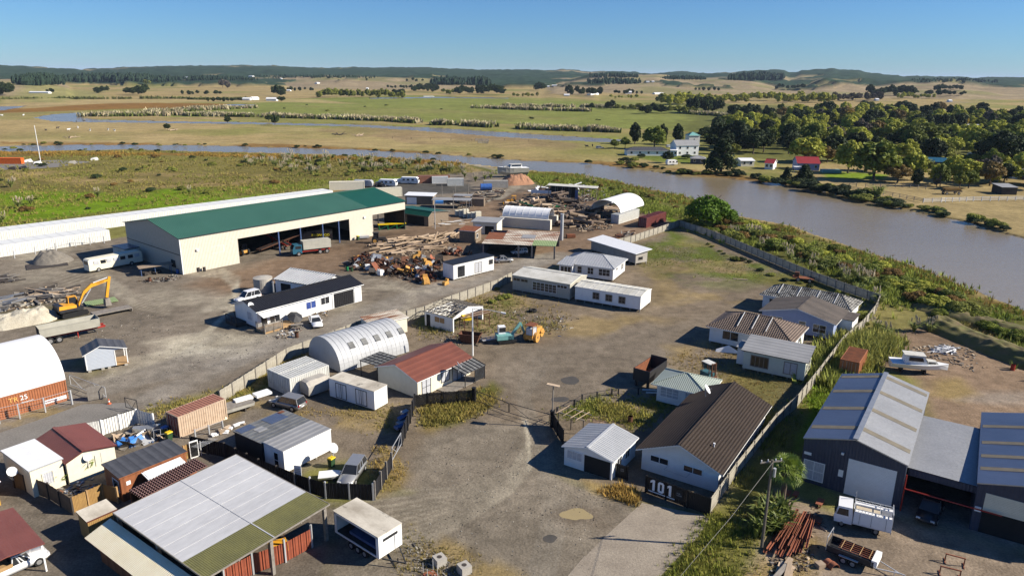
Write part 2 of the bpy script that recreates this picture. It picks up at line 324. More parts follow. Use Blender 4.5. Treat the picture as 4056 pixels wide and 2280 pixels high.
def edist(P,x,y,closed=True):
    d=np.full(x.shape,1e9); n=len(P)
    for i in range(n if closed else n-1):
        x0,y0=P[i]; x1,y1=P[(i+1)%n]; dx,dy=x1-x0,y1-y0; t=np.clip(((x-x0)*dx+(y-y0)*dy)/(dx*dx+dy*dy+1e-9),0,1)
        d=np.minimum(d,np.hypot(x-x0-t*dx,y-y0-t*dy))
    return d
FARB=[(-900,372),(-300,368),(0,368),(180,363),(480,364),(700,370),(900,375),(1100,388),(1300,402),(1480,410),(1580,420),(1700,440),(1830,448),(2000,465),(2150,495),(2300,530),(2450,560),(2576,600),(2900,690)]
NEARB=[(-900,392),(-300,384),(0,380),(330,375),(560,381),(800,387),(1000,397),(1150,407),(1300,425),(1450,437),(1560,458),(1660,478),(1730,495),(1850,540),(1990,570),(2160,625),(2300,670),(2400,715),(2576,778),(2900,930)]
RIVERS=[gp(FARB+NEARB[::-1]),
 gp([(85,295),(130,287),(200,283),(218,286),(193,293),(230,300),(420,304.5),(640,307),(900,313),(1100,321),(1300,334),(1450,343),(1570,351),(1560,358),(1400,352),(1250,343),(1080,330),(900,318),(640,312),(420,309),(230,307),(130,305)]),
 gp([(-300,272),(0,268),(68,266),(45,271),(0,279),(-300,288)]), gp([(930,246),(1100,243.5),(1280,246),(1280,248.3),(1100,247),(930,249)]), gp([(560,262),(640,262.5),(640,267),(560,265)])]
NT,BACK=520,40
th=np.concatenate([np.linspace(R(-50),R(50),NT),np.linspace(R(50),R(310),BACK)[1:-1]])
r1=40*np.exp(.0062*np.arange(300)); r2=r1[-1]*np.exp(.0118*np.arange(1,350)); rr=np.concatenate([[0.01,15,28,35],r1,r2,[22000,32000]])
TH,RR=np.meshgrid(th,rr); X=RR*np.sin(TH); Y=RR*np.cos(TH)
# ridges: bearing (x/y) -> crest row in the picture, at a distance
def bearing(u): d=ray(u,300); return d[0]/d[1]
def crest(pts,D):
    b=np.array([bearing(u) for u,v in pts]); z=np.array([htat(u,v,(0,D*math.cos(math.atan(bearing(u))),0)) for u,v in pts]); return b,z
SKYL=[(-1500,268),(0,264),(100,270),(200,273),(300,276),(350,280),(400,278),(450,276),(500,272),(600,272),(700,268),(800,267),(900,267),(1000,265),(1100,266),(1160,272),(1260,275),(1350,275),(1400,272),(1500,274),(1600,273),(1700,274),(1800,279),(1900,282),(2080,282),(2190,285),(2220,281),(2270,282),(2320,290),(2400,288),(2520,290),(2540,297),(2580,299),(2650,292),(2700,289),(2760,294),(2900,293),(2930,287),(3000,283),(3105,284),(3125,292),(3155,291),(3170,284),(3260,280),(3300,277),(3320,282),(3400,285),(3430,294),(3540,304),(3580,309),(3620,307),(3700,311),(3800,311),(3870,318),(3910,313),(4056,314),(5500,330)]
MID=[(-1500,320),(0,318),(160,330),(260,345),(420,352),(700,333),(1000,330),(1150,318),(1250,312),(1450,309),(1600,313),(1760,316),(1900,330),(2000,345),(2200,335),(2330,318),(2420,303),(2600,301),(2660,307),(2740,311),(2850,318),(2980,325),(3080,345),(3200,345),(3270,326),(3380,338),(3460,345),(3560,330),(3690,330),(3800,332),(3900,345),(4056,350),(5500,360)]
FRONT=[(-1500,352),(0,334),(150,340),(270,352),(300,420),(900,420),(1000,420),(1500,420),(2000,420),(2100,372),(2200,360),(2360,360),(2450,400),(2800,420),(3000,372),(3200,372),(3500,372),(3680,380),(3800,372),(3900,378),(4056,395),(5500,400)]
bt=np.where(np.cos(TH)>.25,np.tan(TH),np.where(np.sin(TH)>0,3.0,-3.0))
Z=np.zeros_like(X); layer=np.zeros(X.shape,int)
for k,(pts,D,w) in enumerate(((FRONT,1750,420),(MID,2700,650),(SKYL,4700,1500))):
    b,z=crest(pts,D); zz=np.interp(bt,b,z); zz=np.maximum(zz,0)
    q=RR-D; f=np.where(q<0,np.exp(-(q/w)**2),np.exp(-(q/(w*1.8))**2)); f=np.where(RR<500,0,f)
    h=zz*f+(k<2)*f*np.clip(zz/12,0,1)*(60*(fbm(X,Y,420,k+3,3)-.5)+22*(fbm(X,Y,130,k+8,3)-.5))*np.where(q<0,np.clip(-q/w*2,0.25,1),1)
    layer=np.where((h>Z)&(h>3),k+1,layer); Z=np.maximum(Z,h)
nf=fbm(X,Y,900,21,3); n2=fbm(X,Y,260,31,4)
forest=((layer==3)&(fbm(X,Y,520,41,3)<.60))|((layer==2)&(n2>.60)&(RR>2000))
Z=Z+np.where(forest,9*vnoise(X,Y,26,5)+5*vnoise(X,Y,60,6),0)
near=RR<1500; xs,ys=X[near],Y[near]
zin=np.zeros(xs.shape); bankd=np.full(xs.shape,1e9)
for P in RIVERS:
    wx=xs+2.5*(fbm(xs,ys,14,51)-.5)*2; wy=ys+2.5*(fbm(xs,ys,14,52)-.5)*2
    i=inside(P,wx,wy); e=edist(P,wx,wy); zin=np.where(i,np.minimum(zin,-np.clip(e/1.5,0,1)*1.3),zin); bankd=np.minimum(bankd,np.where(i,0,e))
Z[near]+=zin
# --- colours of the land
C=np.zeros(X.shape+(3,)); col=lambda *a: np.array(a)
tan_=col(.31,.235,.105); pas=col(.17,.18,.045)
n1=fbm(X,Y,130,61,4)[...,None]; n3=fbm(X,Y,30,62,4)[...,None]
C[:]=tan_*(.8+.4*n3); C=C+(pas-C)*np.clip((n1-.48)*4,0,.75)
hill=(layer>0)[...,None]; hc=col(.27,.21,.125)*(.8+.45*n3); C=np.where(hill,hc+(col(.19,.185,.07)-hc)*np.clip((n1-.52)*5,0,.7),C)
C=np.where(forest[...,None],col(.030,.052,.030)*(.6+.8*n3),C)
FULL=(X,Y)
def paint(poly,c,soft=3.0,warp=3.0,a=1.0,brk=None,wp=12.0):
    global C
    P=poly if isinstance(poly,np.ndarray) else gp(poly); lo=P.min(0)-soft-warp*2; hi=P.max(0)+soft+warp*2
    s=(X>lo[0])&(X<hi[0])&(Y>lo[1])&(Y<hi[1]); x,y=X[s],Y[s]
    if not len(x): return
    wx=x+(fbm(x,y,wp,71,3)-.5)*2*warp; wy=y+(fbm(x,y,wp,72,3)-.5)*2*warp
    i=inside(P,wx,wy); e=edist(P,wx,wy); k=np.clip(.5+np.where(i,e,-e)/soft,0,1)*a
    if brk: k=k*np.clip((fbm(x,y,brk[0],int(brk[0]*7)+81,4)-brk[1])*brk[2],0,1)
    n=fbm(x,y,9,91,4)[:,None]; cc=np.array(c)*(.78+.44*n)
    cur=C[s]; C[s]=cur+(cc-cur)*k[:,None]
def track(pts,w,c,a=.5,soft=.5):
    global C
    P=gp(pts); lo=P.min(0)-w*3; hi=P.max(0)+w*3; s=(X>lo[0])&(X<hi[0])&(Y>lo[1])&(Y<hi[1]); x,y=X[s],Y[s]
    e=edist(P,x+(fbm(x,y,6,75)-.5)*.8,y+(fbm(x,y,6,76)-.5)*.8,False); k=np.clip((w-e)/soft,0,1)*min(1,a*1.5)*(.3+1.2*np.clip(fbm(x,y,5,77)-.15,0,1)); k=np.clip(k,0,1)
    C[s]=C[s]+(np.array(c)-C[s])*k[:,None]
GRAV=(.215,.18,.138); GRAVL=(.45,.40,.30); DIRT=(.245,.165,.105); MUD=(.085,.06,.042); DRY=(.30,.22,.095); OLIVE=(.15,.14,.038); GREEN=(.105,.14,.02); VIVID=(.15,.235,.012); RUSTM=(.20,.10,.025); TANF=(.36,.275,.13); PAST=(.175,.195,.048)
# far farmland
paint([(690,250),(1000,243),(1500,258),(1900,298),(1800,335),(1500,318),(1000,305),(760,294),(430,296),(440,270),(640,266)],PAST,14,14,.95,None,80)
paint([(700,262),(1100,275),(1500,300),(1300,306),(900,290)],(.21,.185,.07),10,20,.5,(60,.45,4),80)
paint([(1000,240),(1300,245),(1700,262),(1880,290),(1800,296),(1500,262),(1000,248)],PAST,14,20,.7,None,80)
paint([(-200,268),(60,274),(300,258),(620,262),(600,269),(300,274),(120,281),(-200,290)],RUSTM,6,10,.9,None,60)
paint([(0,270),(200,262),(480,258),(700,258),(900,262),(800,250),(400,246),(0,252)],TANF,12,20,.7,None,80)
paint([(80,220),(230,228),(260,240),(180,258),(30,256)],(.26,.24,.09),20,30,.8,None,90)
paint([(0,300),(300,312),(900,322),(1300,345),(1560,362),(1500,400),(1100,380),(700,362),(0,358)],TANF,8,15,.55,(70,.4,4),60)
paint([(700,315),(1100,330),(1500,360),(1450,380),(1000,360)],(.24,.165,.095),8,18,.6,(60,.42,4),60)
paint([(0,330),(600,340),(900,345),(600,356),(0,350)],(.20,.19,.06),8,15,.5,(60,.42,4),60)
paint([(200,299),(500,301),(900,312),(1150,322),(1350,335),(1560,345),(1560,350),(1300,329),(900,309),(420,303),(220,301)],VIVID,3,4,.6,(40,.4,5))
paint([(0,357),(700,362),(1300,392),(1600,412),(2000,458),(2000,466),(1500,414),(1100,391),(700,371),(0,369)],RUSTM,2,4,.7,(25,.35,5))
# opposite bank
paint([(1960,452),(2240,440),(2576,478),(2700,560),(2576,592),(2420,550),(2250,520),(2060,475)],TANF,4,4,.9)
paint([(2066,430),(2235,440),(2222,452),(2080,448)],VIVID,2,2,.9); paint([(1560,385),(1640,378),(1800,398),(1790,412),(1650,408)],GREEN,3,4,.85)
paint([(1850,400),(2576,420),(2576,470),(2250,440),(1960,455),(1850,440)],GREEN,6,8,.6,(30,.42,4)); paint([(1750,260),(2700,290),(2700,440),(1900,400),(1700,340)],(.10,.105,.03),15,15,.8)
# near bank and swamp
paint([(-900,396),(0,382),(330,377),(560,383),(800,389),(1000,399),(1160,410),(1185,440),(1000,446),(880,458),(0,575),(-900,760)],(.165,.14,.042),3,4,1)
paint([(-900,396),(0,382),(560,385),(1000,399),(1150,409),(1150,420),(800,400),(400,390),(0,395),(-900,410)],RUSTM,4,5,.8,(20,.3,5))
paint([(-900,470),(0,470),(250,482),(600,470),(960,440),(1000,452),(700,500),(400,535),(0,580),(-900,760)],VIVID,6,8,1,(24,.39,6))
paint([(0,430),(300,410),(700,440),(600,470),(300,480),(0,470)],DRY,5,8,.85,(18,.42,5))
paint([(-900,600),(0,560),(400,520),(400,545),(0,600),(-900,700)],OLIVE,3,3,.9)
RB=[(1180,415),(1300,428),(1450,440),(1560,462),(1660,482),(1730,498),(1850,545),(1990,575),(2160,630),(2300,675),(2400,720),(2576,782),(2900,935),(2900,1100),(2576,905),(2450,800),(2220,760),(1720,572),(1560,510),(1400,470),(1250,450)]
paint(RB,(.125,.125,.032),3,4,1); paint([q for q in RB[:13]]+[(2570,795),(2300,692),(1990,592),(1700,508),(1450,449)],RUSTM,3,3,.7,(14,.38,5))
paint([(1500,560),(1560,530),(1650,530),(1720,560),(1700,575)],VIVID,2,3,.9)
# yards
paint([(-900,900),(-300,660),(0,640),(280,602),(880,478),(1020,470),(1130,436),(1290,428),(1420,462),(1560,478),(1640,530),(1705,572),(1290,718),(1030,798),(760,905),(380,1035),(0,1100),(-900,1300)],GRAV,2,2,1)
paint([(540,690),(900,600),(1020,572),(1250,495),(1400,470),(1560,488),(1690,570),(1420,650),(1280,640),(1150,720),(870,680),(640,740),(480,720)],DIRT,5,4,.85)
paint([(690,742),(760,708),(900,650),(930,690),(820,720),(720,740)],MUD,2,3,.0)
paint([(740,640),(840,600),(960,590),(1000,640),(880,680),(780,690)],MUD,4,5,.55,(8,.42,5)); paint([(540,720),(640,690),(700,700),(640,730),(560,735)],MUD,2,4,.8,(5,.45,6))
paint([(1280,470),(1560,485),(1680,555),(1400,600),(1270,560),(1240,500)],MUD,4,4,.7,(9,.36,5)); paint([(930,590),(1180,580),(1180,640),(1120,700),(880,700),(870,650)],MUD,3,3,.6,(7,.4,5))
paint([(905,470),(1010,450),(1180,462),(1190,482),(1000,496),(905,490)],(.10,.095,.085),2,1.5,.95)
paint([(0,640),(160,625),(260,640),(120,700),(0,720)],GRAVL,5,5,.7,(14,.4,4)); paint([(380,860),(560,830),(720,845),(640,905),(480,900)],GRAVL,4,4,.85,(10,.4,4)); paint([(560,740),(620,730),(600,770),(520,780)],GRAVL,3,3,.6)
paint([(880,740),(1000,700),(930,770),(840,790)],GRAVL,3,3,.7,(8,.4,4)); paint([(400,700),(640,745),(560,800),(350,790)],GRAVL,5,5,.45,(12,.45,4))
paint([(0,770),(90,760),(240,790),(120,830),(0,830)],OLIVE,3,3,.6,(6,.45,5)); paint([(170,880),(260,900),(330,940),(220,960),(170,930)],OLIVE,2,2,.5,(4,.45,5))
track([(-40,1068),(300,958),(600,882),(850,816),(1060,742),(1240,688),(1400,642)],4.2,(.29,.262,.222),.55,1.5); track([(380,1000),(600,905),(760,850)],3.0,(.29,.262,.222),.5,1.5)
paint([(370,855),(520,838),(700,850),(660,895),(520,905),(420,890)],(.58,.53,.42),3,3,.75,(7,.42,5)); paint([(560,745),(640,735),(600,775),(520,790)],(.5,.46,.37),2.5,3,.6,(6,.42,5))
for k in range(9):
    o=k*5; track([(300-o,905+o*1.2),(420,880+o*.6),(520,830+o*.4),(580,780),(600,735-o),(560,700-o*.6),(470,690-o*.4)],.5,GRAVL,.45)
    track([(0,1055-o),(300,965-o*.7),(600,890-o*.6),(850,820-o*.7),(1060,745-o*.6),(1240,690-o*.5),(1360,655-o*.4)],.45,(.29,.255,.205),.5)
for k in range(6): track([(640,745-k*4),(760,735-k*5),(880,735-k*6),(960,728-k*5),(1040,735),(1120,735-k*3)],.35,GRAVL,.5)
for k in range(5): track([(930,690+k*6),(1010,700+k*9),(1050,735+k*8),(1010,775+k*5),(900,800+k*4)],.35,GRAVL,.5)
for k in range(6): track([(140,690+k*8),(240,660+k*7),(280,700+k*6),(340,740+k*7),(430,750+k*8)],.5,GRAVL,.4)
paint([(1420,462),(1560,440),(1290,425),(1180,400),(1130,402),(1240,432),(1290,455)],(.33,.29,.22),3,3,.0); track([(1030,402),(1180,410),(1240,425),(1290,440),(1300,470),(1250,500)],2.5,(.34,.30,.23),.9,1)
# compound
CMP=[(1702,574),(2210,758),(1990,1050),(1785,1290),(1620,1262),(1400,1192),(1000,1230),(640,1000),(762,905),(1030,800),(1290,718)]
paint(CMP,(.215,.17,.12),1.5,1,1)
paint([(1330,880),(1780,800),(1700,900),(1600,1000),(1400,1000),(1210,960)],GRAV,6,5,.7)
paint([(1035,805),(1290,728),(1445,792),(1700,800),(1600,850),(1350,870),(1200,850),(1060,850)],DRY,4,4,.65,(7,.40,6)); paint([(1040,800),(1290,728),(1300,770),(1150,800),(1060,840)],GREEN,3,3,.85,(5,.42,6))
paint([(1590,640),(1700,580),(1900,672),(1960,690),(1900,705),(1740,690),(1660,700)],GREEN,4,4,.9,(8,.40,6)); paint([(1600,650),(1760,600),(1980,700),(1800,790),(1640,760)],DRY,6,5,.6,(6,.46,6)); paint([(1600,650),(1740,592),(1960,690),(1840,730),(1700,720)],GREEN,4,4,.4,(5,.47,7)); paint([(1900,700),(2010,680),(2200,755),(2100,830),(2000,760)],OLIVE,3,3,.9)
paint([(1690,880),(1850,850),(1990,960),(1950,1060),(1790,1010),(1700,960)],DRY,4,4,.85,(6,.42,6)); paint([(1790,950),(1990,960),(1930,1060)],OLIVE,3,3,.6,(5,.45,6)); paint([(1850,940),(2080,900),(2000,1010),(1930,1060)],OLIVE,3,3,.7)
paint([(1400,1052),(1530,985),(1720,1012),(1610,1080),(1500,1045)],GREEN,2,2,.95,(5,.34,6)); paint([(1490,1050),(1620,1030),(1600,1075),(1520,1070)],(.36,.24,.16),1.5,1.5,.8)
paint([(1050,1012),(1190,1003),(1240,955),(1265,975),(1235,1025),(1160,1060),(1080,1085),(1045,1060)],OLIVE,1.5,1.5,.95); paint([(1060,1020),(1235,965),(1230,1020),(1110,1060)],GREEN,1.5,1.5,.9,(3,.4,6)); paint([(1040,1080),(1110,1060),(1090,1100)],DRY,1.5,1.5,.8)
paint([(640,1000),(830,940),(1040,1000),(1000,1130),(760,1180),(600,1060)],(.23,.185,.135),2,2,.9); paint([(700,1030),(1000,1020),(990,1090),(860,1080)],DRY,2,2,.75,(4,.4,6)); paint([(950,1120),(990,1140),(1030,1190),(960,1258),(930,1250)],DRY,1,1,.85)
paint([(360,1032),(560,985),(640,958),(762,893),(772,905),(655,985),(420,1048)],OLIVE,1.2,1.2,.95); paint([(540,985),(760,895),(770,905),(640,975)],DRY,1.2,1.2,.85,(4,.36,6))
for k in range(7): track([(850,830-k*3),(1000,790-k*4),(1290,722-k*3)],.4,DRY,.0)
track([(770,893),(1030,790),(1290,710),(1420,665)],1.1,DRY,.9)
# entry, driveway verge, right yards
paint([(1000,1232),(1060,1100),(1200,1062),(1395,1072),(1420,1196),(1620,1262),(1640,1300),(1500,1448),(1480,1600),(600,1600),(820,1448),(880,1260)],(.225,.19,.143),2,2,1)
for k in range(12): track([(760+k*14,1256+k*16),(1000,1240+k*14),(1150,1225+k*9),(1280,1180+k*6),(1330,1100+k*8),(1320,1060)],.3,GRAVL,.5)
for k in range(5): track([(1330+k*16,1448),(1370+k*14,1300),(1350+k*10,1150),(1300+k*8,1000),(1330+k*14,900)],.35,(.28,.25,.2),.4)
paint([(1400,1300),(1560,1270),(1620,1300),(1560,1340),(1450,1370)],(.13,.10,.07),2,2,.6,(4,.4,5)); paint([(1010,1330),(1120,1380),(1300,1448),(1180,1500),(1000,1448)],DRY,1.5,1.5,.85,(3,.36,6))
paint([(1480,1205),(1600,1232),(1610,1270),(1560,1260),(1500,1240)],DRY,1,1,.95)
paint([(1690,1500),(1690,1448),(1740,1370),(1790,1292),(1840,1275),(1920,1330),(1880,1448),(1860,1500)],OLIVE,1.5,1.5,1); paint([(1760,1400),(1880,1340),(1890,1448),(1720,1470)],DRY,1.5,1.5,.85,(3,.4,6))
paint([(1800,1300),(1990,1060),(2110,880),(2200,830),(2240,900),(2060,1050),(2000,1130),(2010,1250),(1900,1340)],OLIVE,2,1.5,1); paint([(2000,1130),(2050,1010),(2110,930),(2130,950),(2040,1080)],VIVID,1.5,1.2,1)
paint([(2190,870),(2340,828),(2450,850),(2576,915),(2800,1000),(2800,1100),(2576,1020),(2340,1040),(2330,960),(2230,925)],(.29,.205,.135),2.5,2.5,1); paint([(2200,900),(2250,842),(2340,818),(2450,840),(2800,980),(2800,1200),(2340,1070),(2300,960)],(.27,.19,.125),2.5,2,1); paint([(2330,1000),(2340,960),(2400,950),(2450,990),(2400,1015)],DRY,2,2,.9); paint([(2390,1010),(2460,985),(2576,985),(2576,1020)],(.33,.27,.21),2,2,.9)
paint([(1985,1240),(2110,1290),(2240,1290),(2576,1390),(2900,1500),(2900,1700),(1860,1700),(1880,1448),(1960,1330)],(.30,.235,.17),2,2,1); paint([(2010,1180),(2576,1200),(2800,1400),(2576,1390),(2240,1290)],(.27,.24,.21),2,2,.9); paint([(1880,1448),(2000,1330),(2080,1360),(2060,1448),(1990,1560),(1880,1560)],DRY,1.5,1.5,.9,(2.5,.36,6))
paint([(2380,780),(2450,800),(2576,850),(2700,920),(2700,1000),(2576,920),(2440,855),(2330,825)],(.17,.13,.085),2,2,.9); paint([(2400,790),(2576,870),(2576,885),(2420,815)],VIVID,1.5,1.5,.8)
# settlement bottom left
paint([(-300,1110),(0,1105),(380,1035),(560,1010),(640,1000),(760,1180),(745,1256),(880,1262),(820,1500),(-300,1600)],(.19,.16,.125),1.5,1.5,1)
paint([(545,1000),(700,985),(680,1040),(560,1060)],DRY,1.2,1.2,.7,(3,.4,5)); paint([(0,1040),(180,1010),(300,1000),(170,1050),(0,1090)],DRY,1.2,1.2,.7,(3,.42,5))
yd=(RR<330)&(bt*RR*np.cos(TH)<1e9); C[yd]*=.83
bk=np.full(X.shape,1e9); bk[near]=bankd; C[(bk<.01)]=(.10,.075,.05)
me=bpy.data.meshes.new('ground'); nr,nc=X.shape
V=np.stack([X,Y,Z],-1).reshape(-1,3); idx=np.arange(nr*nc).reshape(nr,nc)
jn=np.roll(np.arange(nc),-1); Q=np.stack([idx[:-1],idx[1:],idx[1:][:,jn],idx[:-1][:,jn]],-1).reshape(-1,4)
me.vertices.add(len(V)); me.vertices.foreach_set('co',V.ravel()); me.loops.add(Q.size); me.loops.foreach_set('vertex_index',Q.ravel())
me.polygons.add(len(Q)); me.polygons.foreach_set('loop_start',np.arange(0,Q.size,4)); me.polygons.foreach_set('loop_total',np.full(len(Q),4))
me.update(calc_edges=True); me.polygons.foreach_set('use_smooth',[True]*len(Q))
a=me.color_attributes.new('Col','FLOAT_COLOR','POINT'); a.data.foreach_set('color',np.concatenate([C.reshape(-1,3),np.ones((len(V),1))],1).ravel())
gm=bpy.data.materials.new('ground_cover'); gm.use_nodes=True; nt=gm.node_tree; N=nt.nodes; L=nt.links; b=N['Principled BSDF']; b.inputs['Roughness'].default_value=1; b.inputs['Specular IOR Level'].default_value=.05
at=N.new('ShaderNodeAttribute'); at.attribute_name='Col'; tc=N.new('ShaderNodeTexCoord'); cur=at.outputs[0]
for s,lo,hi,d in ((.012,.8,1.18,6),(.10,.76,1.22,8),(.55,.66,1.3,8),(5.,.66,1.3,4)):
    n=N.new('ShaderNodeTexNoise'); n.inputs['Scale'].default_value=s; n.inputs['Detail'].default_value=d; n.inputs['Roughness'].default_value=.65; L.new(tc.outputs['Object'],n.inputs['Vector'])
    mr=N.new('ShaderNodeMapRange'); mr.inputs[1].default_value=.28; mr.inputs[2].default_value=.72; mr.inputs[3].default_value=lo; mr.inputs[4].default_value=hi; L.new(n.outputs[0],mr.inputs[0])
    v=N.new('ShaderNodeVectorMath'); v.operation='SCALE'; L.new(cur,v.inputs[0]); L.new(mr.outputs[0],v.inputs['Scale']); cur=v.outputs[0]
L.new(cur,b.inputs['Base Color'])
n=N.new('ShaderNodeTexNoise'); n.inputs['Scale'].default_value=3; n.inputs['Detail'].default_value=6; L.new(tc.outputs['Object'],n.inputs['Vector']); bp=N.new('ShaderNodeBump'); bp.inputs['Strength'].default_value=.5; bp.inputs['Distance'].default_value=.12; L.new(n.outputs[0],bp.inputs['Height']); L.new(bp.outputs[0],b.inputs['Normal'])
me.materials.append(gm); struct(ob('ground',me))
def sheet(name,poly,z,mat,kind='structure'):
    o=MB().face([(q[0],q[1],z) for q in poly]).build(name,mat); return struct(o,kind)
struct(MB().face([(-2600,60,-.3),(2600,60,-.3),(2600,1700,-.3),(-2600,1700,-.3)]).build('river','water'))
# ---------------------------------------------------------------- grass and reeds (uncountable cover)
def colmesh(name,V,F,Cc,mat='grass_attr'):
    me=bpy.data.meshes.new(name); nF=len(F); k=F.shape[1]; me.vertices.add(len(V)); me.vertices.foreach_set('co',V.astype(np.float32).ravel()); me.loops.add(F.size); me.loops.foreach_set('vertex_index',F.astype(np.int32).ravel())
    me.polygons.add(nF); me.polygons.foreach_set('loop_start',np.arange(0,F.size,k)); me.polygons.foreach_set('loop_total',np.full(nF,k)); me.update(calc_edges=True)
    if Cc is not None:
        a=me.color_attributes.new('Col','FLOAT_COLOR','POINT'); a.data.foreach_set('color',np.concatenate([Cc,np.ones((len(V),1))],1).astype(np.float32).ravel())
    me.materials.append(M(mat)); return me
def scatter(poly,n,pw=1.0):
    P=poly if isinstance(poly,np.ndarray) else gp(poly); lo,hi=P.min(0),P.max(0); out=np.zeros((0,2)); k=0
    while len(out)<n and k<40:
        q=nrs.uniform(lo,hi,(n*3,2)); q=q[inside(P,q[:,0],q[:,1])]; out=np.concatenate([out,q]); k+=1
    return out[:n]
def tufts(name,label,items,blades=7):
    Vs=[];Cs=[]
    for poly,n,hh,spread,wd,ca,cb in items:
        q=scatter(poly,int(n*1.7)); nn_=fbm(q[:,0],q[:,1],9,15)+nrs.normal(0,.05,len(q)); q=q[np.argsort(-nn_)[:n]]; sg=min(2.0,.06*float(np.sqrt(np.prod(np.ptp(q,axis=0))))); q=q+nrs.normal(0,sg,q.shape); n=len(q); h=nrs.uniform(hh[0],hh[1],n)*(.6+.8*fbm(q[:,0],q[:,1],7,13)); mixn=np.clip(fbm(q[:,0],q[:,1],10,14)*1.6-.3+nrs.normal(0,.15,n),0,1)
        for b in range(blades):
            a=nrs.uniform(0,6.283,n); r=nrs.uniform(0,spread,n)*h; bx=q[:,0]+np.cos(a)*r*.5; by=q[:,1]+np.sin(a)*r*.5
            a2=a+1.57+nrs.normal(0,.5,n); w=wd*nrs.uniform(.6,1.4,n)*h; bh=h*nrs.uniform(.55,1.1,n); lx=np.cos(a)*bh*nrs.uniform(.1,.7,n); ly=np.sin(a)*bh*nrs.uniform(.1,.7,n); z0=np.full(n,-.03)
            Vs.append(np.stack([np.stack([bx-np.cos(a2)*w,by-np.sin(a2)*w,z0],1),np.stack([bx+np.cos(a2)*w,by+np.sin(a2)*w,z0],1),np.stack([bx+lx,by+ly,bh],1)],1))
            c=(np.minimum(np.array(ca)*2.15,.7)[None]*(1-mixn[:,None])+np.minimum(np.array(cb)*2.15,.6)[None]*mixn[:,None])*nrs.uniform(.7,1.25,(n,1)); Cs.append(np.repeat(c[:,None],3,1))
    V=np.concatenate(Vs).reshape(-1,3); Cc=np.concatenate(Cs).reshape(-1,3); F=np.arange(len(V)).reshape(-1,3)
    o=ob(name,colmesh(name,V,F,Cc)); o['label']=label; o['category']='grass'; return struct(o,'stuff')
SWP=[(-150,392),(0,384),(330,379),(560,385),(800,391),(1000,401),(1160,412),(1185,440),(1000,444),(890,456),(700,490),(0,590),(-200,640)]
tufts('swamp_grass','rough tussocky swamp grass between the white containers and the river',[
 (SWP,9000,(.4,1.0),.9,.14,(.21,.165,.05),(.12,.13,.026)),
 ([(-100,470),(250,482),(600,470),(960,440),(1000,448),(700,495),(400,530),(0,580)],4500,(.2,.45),1,.16,(.13,.20,.012),(.16,.19,.025)),
 ([(-200,392),(0,384),(560,387),(1000,401),(1150,411),(1150,418),(800,400),(400,390),(0,393)],3500,(.8,1.5),.6,.12,(.24,.13,.03),(.17,.13,.03))])
RB2=[(1250,430),(1450,441),(1560,463),(1660,484),(1730,500),(1850,547),(1990,578),(2160,632),(2300,678),(2400,723),(2576,786),(2700,850),(2700,1000),(2576,900),(2450,795),(2330,770),(2225,770),(2120,700),(1720,568),(1560,515),(1400,475)]
tufts('bank_reeds','tall green and rusty reeds along the near river bank',[
 (RB2,9500,(.5,1.2),.9,.14,(.17,.19,.035),(.11,.14,.022)),
 ([(1250,430),(1450,441),(1560,463),(1660,484),(1730,500),(1850,547),(1990,578),(2160,632),(2300,678),(2400,723),(2576,786),(2576,803),(2300,698),(1990,596),(1700,512),(1450,449)],1800,(.6,1.1),.6,.12,(.17,.10,.025),(.16,.12,.028)),
 ([(2380,775),(2450,800),(2576,850),(2700,910),(2700,960),(2576,900),(2440,835),(2360,800)],2200,(.25,.6),1,.13,(.13,.17,.018),(.17,.12,.05)),
 ([(2070,890),(2140,830),(2200,800),(2240,870),(2160,930),(2080,980)],1500,(1,1.9),.6,.1,(.14,.17,.03),(.2,.19,.05))],6)
